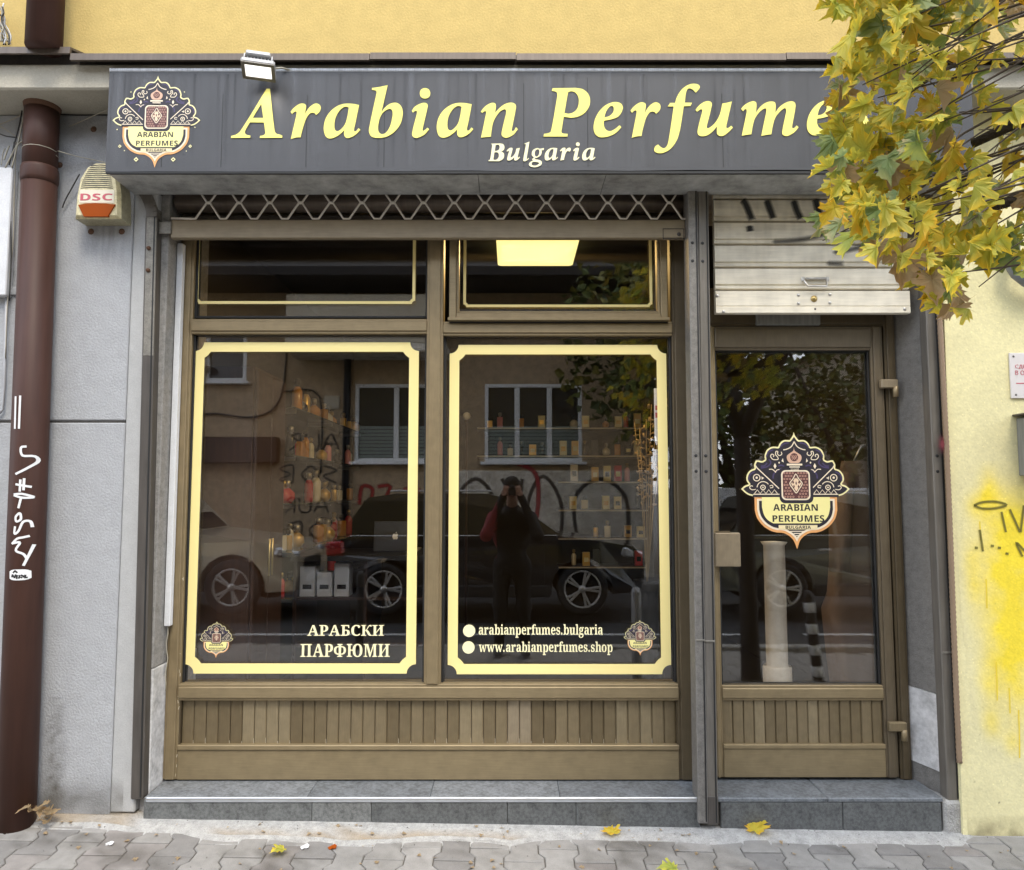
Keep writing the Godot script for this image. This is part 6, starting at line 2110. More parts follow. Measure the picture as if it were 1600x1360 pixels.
func street_tree() -> void:
	var t := thing("maple_tree", "pavement maple whose branches of yellow green leaves hang over the sign", "tree", Vector3(2.0, -0.15, 2.75))
	var st := S(true)
	var fork := Vector3(1.98, 1.92, 2.75)
	tube(st, [Vector3(2.02, -0.25, 2.75), Vector3(2.01, -0.05, 2.75), Vector3(2.0, 0.7, 2.75), fork], [0.11, 0.082, 0.072, 0.07], 14)
	put("trunk", st, M.bark, t)
	var limbs := [
		[fork, Vector3(1.75, 2.5, 2.6), Vector3(1.6, 3.3, 2.5), Vector3(1.5, 4.4, 2.9)],
		[fork, Vector3(2.3, 2.5, 2.9), Vector3(2.7, 3.3, 3.1), Vector3(3.1, 4.3, 3.2)],
		[fork, Vector3(2.1, 2.6, 2.3), Vector3(1.9, 3.1, 1.9), Vector3(1.7, 3.6, 1.4)],
		[fork, Vector3(2.0, 2.7, 3.2), Vector3(1.9, 3.4, 3.8), Vector3(1.6, 4.2, 4.4)],
		[Vector3(1.75, 2.5, 2.6), Vector3(1.9, 2.75, 2.2), Vector3(1.75, 2.62, 1.85), Vector3(1.25, 2.40, 1.62)],
		[Vector3(2.3, 2.5, 2.9), Vector3(2.3, 2.8, 2.2), Vector3(1.95, 2.45, 1.75), Vector3(1.2, 2.18, 1.7)]]
	for l in limbs:
		st = S(true)
		tube(st, smooth3(l), [0.058, 0.054, 0.05, 0.047, 0.044, 0.040, 0.036, 0.032, 0.028, 0.024, 0.02, 0.016, 0.012], 9)
		put("branch", st, M.bark, t)
	# hanging sprays: twigs fan out from the two low branches towards the shop
	var r := RandomNumberGenerator.new()
	r.seed = 4242
	var front := PackedVector2Array([Vector2(0.80, 2.86), Vector2(0.81, 2.62), Vector2(0.80, 2.44), Vector2(0.78, 2.30), Vector2(0.80, 2.26), Vector2(0.74, 2.18), Vector2(0.90, 2.11), Vector2(0.98, 2.05), Vector2(1.05, 1.95), Vector2(1.13, 1.93), Vector2(1.18, 2.02), Vector2(1.36, 2.10), Vector2(1.7, 2.13), Vector2(1.9, 2.3), Vector2(1.9, 3.1), Vector2(0.86, 3.1)])
	var twig_mat: Material = M.twig
	var tips := []
	for i in 36:
		var y := r.randf_range(1.98, 2.85)
		var z := r.randf_range(1.45, 1.85)
		var tip := Vector3(r.randf_range(0.88, 1.2), y, z)
		if not Geometry2D.is_point_in_polygon(Vector2(tip.x, tip.y), front): continue
		var root := Vector3(1.75 + r.randf_range(-0.1, 0.25), clampf(y + r.randf_range(0.05, 0.35), 2.1, 3.0), z + r.randf_range(0.0, 0.25))
		var mid := root.lerp(tip, 0.5) + Vector3(0, r.randf_range(-0.06, 0.13), r.randf_range(-0.07, 0.07))
		st = S(true)
		tube(st, smooth3([root, mid, tip]), [0.0060, 0.0056, 0.005, 0.0045, 0.004, 0.0034, 0.0028, 0.0022, 0.0016], 5)
		for k in 3:
			var a := root.lerp(tip, r.randf_range(0.35, 0.9)) + Vector3(0, 0.02, 0)
			tube(st, [a, a + Vector3(-r.randf_range(0.04, 0.16), r.randf_range(-0.12, 0.08), r.randf_range(-0.08, 0.08))], [0.0028, 0.0012], 4)
		put("twig", st, twig_mat, t)
	var leaves := []
	for v in 24: leaves.append(maple_leaf(v, 0.058 + 0.0115 * (v % 5)))
	var place := []
	var tries := 0
	while place.size() < 740 and tries < 20000:
		tries += 1
		var x := r.randf_range(0.72, 1.9)
		var y := r.randf_range(1.82, 3.05)
		var z := r.randf_range(1.40, 1.88)
		var p := Vector2(x - (1.65 - z) * 0.5 - 0.055, y - (1.65 - z) * 0.4)
		if not Geometry2D.is_point_in_polygon(p, front): continue
		# denser along the outer edge and in clumps, thin in the twiggy heart
		var heart := exp(-pow((p.x - 1.24) / 0.2, 2) - pow((p.y - 2.46) / 0.19, 2))
		var clump := 0.5 + frand.get_noise_2d(x * 5.0 + 9.0, y * 5.0)
		if r.randf() > clampf(0.40 + 0.75 * clump, 0.15, 1.0) * (1.0 - 0.88 * heart): continue
		if x > 1.28 and r.randf() < 0.6: continue
		place.append(Vector3(x, y, z))
	for i in place.size():
		var p: Vector3 = place[i]
		var hang := Vector3(r.randf_range(-0.7, 0.2), -1.0, r.randf_range(-0.4, 0.6)).normalized()
		if r.randf() < 0.22: hang = Vector3(-1.0, r.randf_range(-0.6, 0.1), r.randf_range(-0.3, 0.3)).normalized()
		var turn := r.randf_range(-1.9, 1.9)
		var face := Vector3(sin(turn), r.randf_range(-0.2, 0.8), cos(turn))
		var zax := (face - hang * face.dot(hang)).normalized()
		var xf := Transform3D(Basis(hang.cross(zax), hang, zax), p)
		xf.basis = xf.basis.scaled_local(Vector3.ONE * r.randf_range(0.75, 1.2))
		var pick := r.randi() % 24
		if i < 300:
			var o := put("leaf", leaves[pick], M.leaf, t)
			o.transform = Transform3D(xf.basis, xf.origin - org[t])
		else:
			place[i] = xf
	var spare := place.slice(300)
	scatter("spray_leaves", leaves[1], M.leaf, spare, [], t)
	# crown overhead, out of the frame
	var blade := S()
	var rim := [Vector2(-0.5, 0.1), Vector2(-0.65, 0.4), Vector2(-0.2, 0.45), Vector2(0, 1.0), Vector2(0.2, 0.45), Vector2(0.65, 0.4), Vector2(0.5, 0.1)]
	for i in rim.size() - 1:
		for q in [Vector2(0, 0), rim[i], rim[i + 1]]:
			blade.set_color(Color.WHITE)
			blade.add_vertex(Vector3(q.x, q.y, absf(q.x) * 0.3) * 0.12)
	blade.generate_normals()
	var bm: ArrayMesh = blade.commit()
	crown("crown", bm, [[Vector3(3.3, 4.8, 3.8), Vector3(1.8, 1.3, 1.9), 1800], [Vector3(3.6, 3.8, 3.6), Vector3(1.2, 1.0, 1.4), 800], [Vector3(1.9, 4.5, 5.0), Vector3(1.3, 1.0, 1.2), 700]], 17, [Color(0.09, 0.12, 0.02), Color(0.22, 0.20, 0.02), Color(0.34, 0.24, 0.02)], t)

func scatter(called: String, mesh: Mesh, m: Material, xfs: Array, colors: Array, parent: Node) -> void:
	var mm := MultiMesh.new()
	mm.transform_format = MultiMesh.TRANSFORM_3D
	mm.use_colors = colors.size() > 0
	mm.mesh = mesh
	mm.instance_count = xfs.size()
	var o: Vector3 = org.get(parent, Vector3.ZERO)
	for i in xfs.size():
		var x: Transform3D = xfs[i]
		x.origin -= o
		mm.set_instance_transform(i, x)
		if colors.size(): mm.set_instance_color(i, colors[i])
	var mi := MultiMeshInstance3D.new()
	mi.multimesh = mm
	mi.material_override = m
	mi.name = called
	mi.set_meta("kind", "stuff")
	parent.add_child(mi, true)

func crown(called: String, mesh: Mesh, lobes: Array, sd: int, tones: Array, parent: Node) -> void:
	var r := RandomNumberGenerator.new()
	r.seed = sd
	var xfs := []
	var cols := []
	for l in lobes:
		var made := 0
		while made < l[2]:
			var d := Vector3(r.randfn(), r.randfn(), r.randfn()).normalized() * pow(r.randf(), 0.45)
			var p: Vector3 = l[0] + d * l[1]
			if frand.get_noise_3d(p.x * 1.6, p.y * 1.6, p.z * 1.6) < -0.12 and r.randf() < 0.85:
				made += 1
				continue
			if p.z < 2.0 and p.y < 3.6 and p.x < 2.2: 
				made += 1
				continue
			var b := Basis.from_euler(Vector3(r.randf() * TAU, r.randf() * TAU, r.randf() * TAU)).scaled(Vector3.ONE * r.randf_range(0.7, 1.35))
			xfs.append(Transform3D(b, p))
			cols.append(tones[0].lerp(tones[1 + r.randi() % (tones.size() - 1)], r.randf()))
			made += 1
	scatter(called, mesh, M.far_leaf, xfs, cols, parent)

# ---------------------------------------------------------------- fallen leaves and scraps
func litter() -> void:
	for q in [[960, 1309, 3, 0.62, 0.4, "yellow fallen maple leaf on the mortar strip beneath the shop window"], [1179, 1303, 11, 0.8, -0.9, "orange brown fallen maple leaf leaning by the door step"], [1056, 1353, 5, 0.62, 1.4, "pale yellow fallen leaf lying at the photo's lower edge"], [443, 1337, 1, 0.5, 2.2, "small yellow fallen leaf on the pavers under the left pane"]]:
		var z: float = {960: 0.30, 1179: 0.262, 1056: 0.56, 443: 0.46}[q[0]]
		var p := spot(q[0], q[1], z)
		p.y = gy(p.x, z) + 0.014
		var l := thing("fallen_leaf", q[5], "leaf", p)
		org.erase(l)
		var o := put("blade", maple_leaf(q[2], 0.10 * q[3] * 1.2, true), M.leaf, l)
		o.rotation = Vector3(-PI / 2 + (0.45 if q[0] == 1179 else 0.12), q[4], 0.1)
		o.position = Vector3(0, 0.004, 0)
	var w := thing("leaf_heap", "little heap of withered brown leaves at the foot of the downpipe", "leaves", Vector3(-2.0, 0.03, 0.27))
	for i in 9:
		var o := put("leaf", maple_leaf([6, 14, 22, 6][i % 4], 0.05), M.leaf, w)
		o.position = Vector3(rng.randf_range(-0.06, 0.05), 0.01 + 0.012 * i, rng.randf_range(-0.03, 0.05))
		o.rotation = Vector3(rng.randf_range(-2.2, -0.9), rng.randf() * TAU, rng.randf_range(-0.5, 0.5))
	for q in [[476, 1324, "white paper scrap among the pavers near the step"], [519, 1325, "orange paper scrap beside the white scrap on the pavers"], [170, 1327, "white cigarette end on the pavers near the downpipe"]]:
		var p := spot(q[0], q[1], 0.42)
		p.y = gy(p.x, 0.42) + 0.006
		var s := thing("litter_scrap", q[2], "litter", p)
		org.erase(s)
		var st := S()
		boxat(st, Transform3D(Basis.from_euler(Vector3(0.1, 0.6, 0.2)), Vector3.ZERO), Vector3(0.016, 0.003, 0.008) if q[0] != 170 else Vector3(0.013, 0.004, 0.004), 0.001)
		boxat(st, Transform3D(Basis.from_euler(Vector3(-0.3, 1.6, 0.1)), Vector3(0.012, 0.002, 0.004)), Vector3(0.010, 0.002, 0.006), 0.001)
		put("scrap", st, M.white if q[0] != 519 else M.amber, s)
	# crumbs of dry leaf
	var bits := []
	for i in 90:
		var x := rng.randf_range(-2.2, 2.2)
		var z := 0.25 + pow(rng.randf(), 1.5) * 0.5
		bits.append(Transform3D(Basis.from_euler(Vector3(-PI / 2 + rng.randf_range(-0.4, 0.4), rng.randf() * TAU, 0)).scaled(Vector3.ONE * rng.randf_range(0.08, 0.22)), Vector3(x, gy(x, z) + (0.014 if z < 0.34 else 0.005), z)))
	scatter("leaf_crumbs", maple_leaf(6, 0.09), M.leaf, bits, [], self)
	# pebbles and grit swept against the wall
	var grit := []
	var st2 := S()
	boxat(st2, Transform3D(), Vector3(0.003, 0.002, 0.0025), 0.0012)
	st2.generate_normals()
	for i in 150:
		var x := rng.randf_range(-2.3, 2.3)
		var z := 0.23 + pow(rng.randf(), 2.0) * 0.45
		grit.append(Transform3D(Basis.from_euler(Vector3(rng.randf() * 3, rng.randf() * 3, 0)).scaled(Vector3.ONE * rng.randf_range(0.3, 1.0)), Vector3(x, gy(x, z) + (0.011 if z < 0.33 else 0.001), z)))
	scatter("grit", st2.commit(), M.stone, grit, [], self)

# ---------------------------------------------------------------- across the street, seen in the panes
func across_the_street() -> void:
	var zf := 10.7
	var base := -0.175
	var b := thing("apartment_house", "brown rendered apartment house with graffiti across the street, mirrored in the panes", "building", Vector3(-3, base, zf))
	var st := S()
	# front wall in pieces round the window openings: [x0, x1, y0, y1]
	var holes := [[-0.53, 1.36, 2.03, 3.55], [-3.06, -1.45, 2.03, 3.55], [-6.0, -5.2, 3.6, 4.75], [-8.6, -7.2, 2.03, 3.55]]
	var xs := [-11.0, 2.7]
	var ys := [base - 0.2, 5.5]
	for h in holes:
		xs.append(h[0]); xs.append(h[1]); ys.append(h[2]); ys.append(h[3])
	xs.sort(); ys.sort()
	for i in xs.size() - 1:
		for j in ys.size() - 1:
			var cx: float = (xs[i] + xs[i + 1]) / 2
			var cy: float = (ys[j] + ys[j + 1]) / 2
			if xs[i + 1] - xs[i] < 0.001 or ys[j + 1] - ys[j] < 0.001: continue
			var open := false
			for h in holes:
				if cx > h[0] and cx < h[1] and cy > h[2] and cy < h[3]: open = true
			if open: continue
			quad(st, Vector3(xs[i], ys[j], zf), Vector3(xs[i + 1], ys[j], zf), Vector3(xs[i + 1], ys[j + 1], zf), Vector3(xs[i], ys[j + 1], zf))
	quad(st, Vector3(-11, base - 0.2, zf), Vector3(-11, 5.5, zf), Vector3(-11, 5.5, zf + 9), Vector3(-11, base - 0.2, zf + 9))
	quad(st, Vector3(2.7, base - 0.2, zf), Vector3(2.7, 5.5, zf), Vector3(2.7, 5.5, zf + 9), Vector3(2.7, base - 0.2, zf + 9))
	quad(st, Vector3(-11, 5.5, zf), Vector3(2.7, 5.5, zf), Vector3(2.7, 5.5, zf + 9), Vector3(-11, 5.5, zf + 9))
	put("wall", st, M.facade, b)
	st = S()
	prism(st, PackedVector2Array([Vector2(-zf + 1.25, 5.36), Vector2(-zf + 1.25, 5.52), Vector2(-zf - 4.0, 8.9), Vector2(-zf - 9.2, 5.52), Vector2(-zf - 9.2, 5.36)]), -11.4, 3.1, Transform3D(Basis(Vector3(0, 0, -1), Vector3.UP, Vector3.RIGHT), Vector3.ZERO))
	put("roof", st, M.roof_tile, b)
	st = S()
	box(st, Vector3(-1.15, base - 0.2, zf - 0.06), Vector3(2.72, 1.86, zf + 0.02), 0.02)
	put("plinth", st, M.facade_base, b)
	st = S()
	box(st, Vector3(-11.0, 3.78, zf - 0.30), Vector3(-5.9, 3.9, zf), 0.02)
	box(st, Vector3(-4.2, 4.02, zf - 0.9), Vector3(-1.2, 4.18, zf), 0.02)
	put("balcony_slab", st, M.facade_base, b)
	st = S()
	box(st, Vector3(-4.18, 4.18, zf - 0.9), Vector3(-1.22, 5.1, zf - 0.8), 0.02)
	put("balcony_front", st, M.facade_pale, b)
	st = S()
	box(st, Vector3(-11.0, 2.0, zf - 0.25), Vector3(-4.5, 2.5, zf - 0.02), 0.02)
	put("shop_awning", st, M.wood_in, b)
	for h in holes:
		var w := Node3D.new()
		st = S()
		var n := 3 if h[1] - h[0] > 1.8 else (2 if h[1] - h[0] > 1.0 else 1)
		for k in 4:
			box(st, Vector3([h[0], h[1] - 0.07, h[0] + 0.07, h[0] + 0.07][k], [h[2], h[2], h[2], h[3] - 0.07][k], zf - 0.01), Vector3([h[0] + 0.07, h[1], h[1] - 0.07, h[1] - 0.07][k], [h[3], h[3], h[2] + 0.07, h[3]][k], zf + 0.09), 0.01)
		for k in range(1, n):
			var x: float = lerpf(h[0], h[1], float(k) / n)
			box(st, Vector3(x - 0.05, h[2] + 0.07, zf), Vector3(x + 0.05, h[3] - 0.07, zf + 0.08), 0.01)
		w.free()
		var win := put("window", st, M.white, b)
		st = S()
		box(st, Vector3(h[0] + 0.06, h[2] + 0.06, zf + 0.05), Vector3(h[1] - 0.06, h[3] - 0.06, zf + 0.056))
		put("pane", st, M.far_pane, win)
		st = S()
		box(st, Vector3(h[0] - 0.08, h[2] - 0.06, zf - 0.14), Vector3(h[1] + 0.08, h[2] - 0.002, zf + 0.02), 0.01)
		put("sill", st, M.white, win)
		if n > 1:
			st = S()
			for k in 9:
				box(st, Vector3(h[0] + 0.08, h[2] + 0.08 + k * 0.07, zf + 0.030), Vector3(h[1] - 0.08, h[2] + 0.135 + k * 0.07, zf + 0.040))
			put("blind", st, M.blind, win)
	st = S(true)
	tube(st, [Vector3(-3.2, base, zf - 0.1), Vector3(-3.2, 8.5, zf - 0.1)], 0.07, 10)
	put("drainpipe", st, M.black, b)
	st = S(true)
	tube(st, smooth3([Vector3(-6.8, 2.4, zf - 0.04), Vector3(-6.0, 2.95, zf - 0.04), Vector3(-5.0, 2.9, zf - 0.04), Vector3(-4.5, 3.3, zf - 0.04), Vector3(-4.4, 4.6, zf - 0.04)]), 0.02, 6)
	tube(st, smooth3([Vector3(-4.45, 3.4, zf - 0.04), Vector3(-3.75, 3.3, zf - 0.04), Vector3(-3.7, 1.8, zf - 0.04)]), 0.016, 6)
	put("wall_cable", st, M.wire, b)
	st = S()
	box(st, Vector3(-3.66, 3.05, zf - 0.03), Vector3(-3.36, 3.32, zf), 0.01)
	put("vent", st, M.facade_pale, b)
	# graffiti
	st = S()
	var tags := [
		[[[0, 0], [0.2, 0.5], [0.4, 0.0]], [[0.08, 0.2], [0.34, 0.2]], [[0.5, 0.5], [0.5, 0.1], [0.65, 0.0], [0.8, 0.1], [0.8, 0.5]], [[0.95, 0.0], [0.95, 0.5], [1.15, 0.42], [0.98, 0.25], [1.2, 0.0]]],
		[[[0.3, 0.5], [0.0, 0.35], [0.3, 0.2], [0.0, 0.0]], [[0.6, 0.5], [0.4, 0.25], [0.6, 0.0], [0.8, 0.25], [0.6, 0.5]], [[1.0, 0.0], [1.0, 0.5], [1.3, 0.4], [1.05, 0.25], [1.3, 0.1], [1.0, 0.0]]]]
	for q in [[-4.4, 2.25, 0, 0.8], [-4.5, 1.62, 1, 0.85], [-4.45, 1.05, 0, 0.7], [-4.3, 0.55, 1, 0.8]]:
		for l in tags[q[2]]:
			var pts := []
			for p in l: pts.append(Vector2(q[0] + (1.3 - p[0]) * q[3], q[1] + p[1] * q[3] * 0.8))
			var sp := curve(pts, 4)
			spray(st, sp, 0.052, zf - 0.006, Color(0.03, 0.026, 0.024, 0.72), 0.3)
	for l in [[[-2.95, 1.2], [-2.9, 1.55], [-2.7, 1.5], [-2.75, 1.2]], [[-2.6, 1.55], [-2.35, 1.55], [-2.5, 1.2], [-2.2, 1.2]], [[-2.1, 1.5], [-1.8, 1.5], [-1.95, 1.15], [-1.7, 1.15]]]:
		var pts := []
		for p in l: pts.append(Vector2(p[0], p[1]))
		spray(st, curve(pts, 4), 0.09, zf - 0.006, Color(0.35, 0.02, 0.02, 0.9))
	for l in [[[-1.0, 0.4], [-1.05, 1.3], [-0.7, 1.7], [-0.35, 1.3], [-0.3, 0.4]], [[0.35, 0.2], [0.3, 1.2], [0.6, 1.75], [0.95, 1.2], [0.9, 0.3]], [[1.3, 0.3], [1.2, 1.3], [1.7, 1.7], [2.2, 1.3], [2.2, 0.3]], [[-0.2, 1.7], [0.1, 1.3], [0.2, 1.7]]]:
		var pts := []
		for p in l: pts.append(Vector2(p[0], p[1]))
		spray(st, curve(pts, 5), 0.10, zf - 0.068, Color(0.04, 0.034, 0.03, 0.8), 0.4)
	spray(st, curve([Vector2(0.35, 0.3), Vector2(0.5, 1.2), Vector2(0.45, 1.8), Vector2(0.1, 2.0)], 5), 0.11, zf - 0.0685, Color(0.4, 0.03, 0.04, 0.75))
	put("graffiti", st, M.paint, b)
	# houses farther along
	for h in [["pale_house", 8.0, 17.0, 13.0, 5.0, M.facade_pale, "pale house behind the mesh fence beyond the maple"], ["brick_house", 17.0, 27.0, 14.0, 8.0, M.facade, "brown apartment house standing farthest along the opposite side"], ["grey_house", -24.0, -11.5, 10.7, 9.0, M.facade_base, "grey apartment house before the brown one across the street"]]:
		var o := thing(h[0], h[6], "building", Vector3(h[1], base, h[3]))
		st = S()
		box(st, Vector3(h[1], base - 0.2, h[3]), Vector3(h[2], h[4], h[3] + 8))
		put("wall", st, h[5], o)
		st = S()
		prism(st, PackedVector2Array([Vector2(h[1] - 0.3, h[4]), Vector2(h[2] + 0.3, h[4]), Vector2((h[1] + h[2]) / 2, h[4] + 1.6)]), h[3] - 0.3, h[3] + 8.3)
		put("roof", st, M.flashing, o)
		for k in 4:
			for f in int(h[4] / 2.6):
				var x: float = lerpf(h[1], h[2], (k + 0.5) / 4.0)
				st = S()
				box(st, Vector3(x - 0.6, 0.9 + f * 2.7, h[3] - 0.03), Vector3(x + 0.6, 2.2 + f * 2.7, h[3] + 0.02), 0.01)
				var w := put("window", st, M.white, o)
				st = S()
				box(st, Vector3(x - 0.52, 0.98 + f * 2.7, h[3] - 0.036), Vector3(x + 0.52, 2.12 + f * 2.7, h[3] - 0.031))
				put("pane", st, M.far_pane, w)
	# mesh fence with a white board
	var fe := thing("mesh_fence", "metal fence with a white board rail beside the apartment house", "fence", Vector3(6, base, 9.9))
	for i in 7:
		st = S(true)
		tube(st, [Vector3(2.8 + i * 1.3, base, 9.9), Vector3(2.8 + i * 1.3, 2.1, 9.9)], 0.03, 8)
		put("post", st, M.black, fe)
	st = S()
	box(st, Vector3(2.75, 1.32, 9.86), Vector3(10.7, 1.52, 9.88), 0.006)
	put("board", st, M.white, fe)
	st = S()
	for i in 54:
		bar(st, Vector3(2.8 + i * 0.145, 0.0, 9.9), Vector3(2.8 + i * 0.145, 1.3, 9.9), 0.012, 0.012)
	bar(st, Vector3(2.8, 0.1, 9.9), Vector3(10.6, 0.1, 9.9), 0.03, 0.03)
	put("railing", st, M.black, fe)
	# trees over there
	var blade := S()
	for q in [Vector2(0, 0), Vector2(-0.5, 0.5), Vector2(0, 1.0), Vector2(0, 0), Vector2(0, 1.0), Vector2(0.5, 0.5)]:
		blade.set_color(Color.WHITE)
		blade.add_vertex(Vector3(q.x, q.y, absf(q.x) * 0.4) * 0.16)
	blade.generate_normals()
	var bm: ArrayMesh = blade.commit()
	for q in [[3.3, 9.0, 5.2, "dark green bushy tree at the corner of the apartment house", 31, 3200], [7.4, 12.2, 4.6, "loose autumn tree behind the mesh fence", 32, 2600], [4.9, 12.6, 4.4, "broad dark tree between the house corner and the fence", 33, 3200]]:
		var t := thing("street_tree", q[3], "tree", Vector3(q[0], base, q[1]))
		st = S(true)
		tube(st, [Vector3(q[0], base, q[1]), Vector3(q[0] - 0.1, 1.8, q[1]), Vector3(q[0] - 0.4, q[2] - 1.0, q[1])], [0.14, 0.11, 0.05], 10)
		tube(st, [Vector3(q[0] - 0.08, 1.5, q[1]), Vector3(q[0] - 0.9, 2.9, q[1] - 0.3), Vector3(q[0] - 1.5, 4.4, q[1] - 0.3)], [0.09, 0.07, 0.03], 8)
		put("trunk", st, M.bark, t)
		crown("crown", bm, [[Vector3(q[0] - 0.5, q[2] - 1.2, q[1]), Vector3(2.1, 1.9, 1.4), q[5]]], q[4], [Color(0.035, 0.06, 0.015), Color(0.10, 0.12, 0.02), Color(0.20, 0.17, 0.02)], t)
	# parked cars
	car("parked_car", "black estate car with silver roof rails parked across the road, mirrored in the panes", Vector3(-0.36, -0.19, 7.25), M.car_black, false, 4.3)
	car("parked_car", "beige off-road car parked behind the black estate, its front mirrored in the first pane", Vector3(-5.15, -0.19, 7.25), M.car_beige, true, 4.5)
	car("parked_car", "greenish grey car parked before the mesh fence, mirrored in the door glass", Vector3(4.95, -0.19, 7.35), M.car_grey, false, 4.2)
	# bollards along the near kerb
	for q in [[1.03, 2.62, "grey steel bollard nearest the photographer's left hand", false], [-0.62, 4.05, "grey steel bollard at the kerb left of the photographer", false], [-1.55, 4.05, "thick dark bollard at the kerb behind the estate's rear wheel", true], [2.5, 2.55, "leaning bollard with black and white bands by the maple", true]]:
		var p := Vector3(q[0], gy(q[0], q[1]), q[1])
		var o := thing("bollard", q[2], "bollard", p, "bollards along the kerb")
		var lean := Vector3(-0.07, 0, 0) if q[0] > 2 else Vector3.ZERO
		st = S(true)
		tube(st, [p, p + Vector3(0, 0.74, 0) + lean, p + Vector3(0, 0.78, 0) + lean], [0.042, 0.042, 0.026], 14)
		put("post", st, M.black if q[3] else M.lamp_grey, o)
		if q[0] > 2:
			for k in 4:
				st = S(true)
				var y0 := 0.10 + k * 0.17
				tube(st, [p + Vector3(0, y0, 0) + lean * y0 / 0.74, p + Vector3(0, y0 + 0.08, 0) + lean * (y0 + 0.08) / 0.74], 0.0435, 14)
				put("white_band", st, M.white, o)

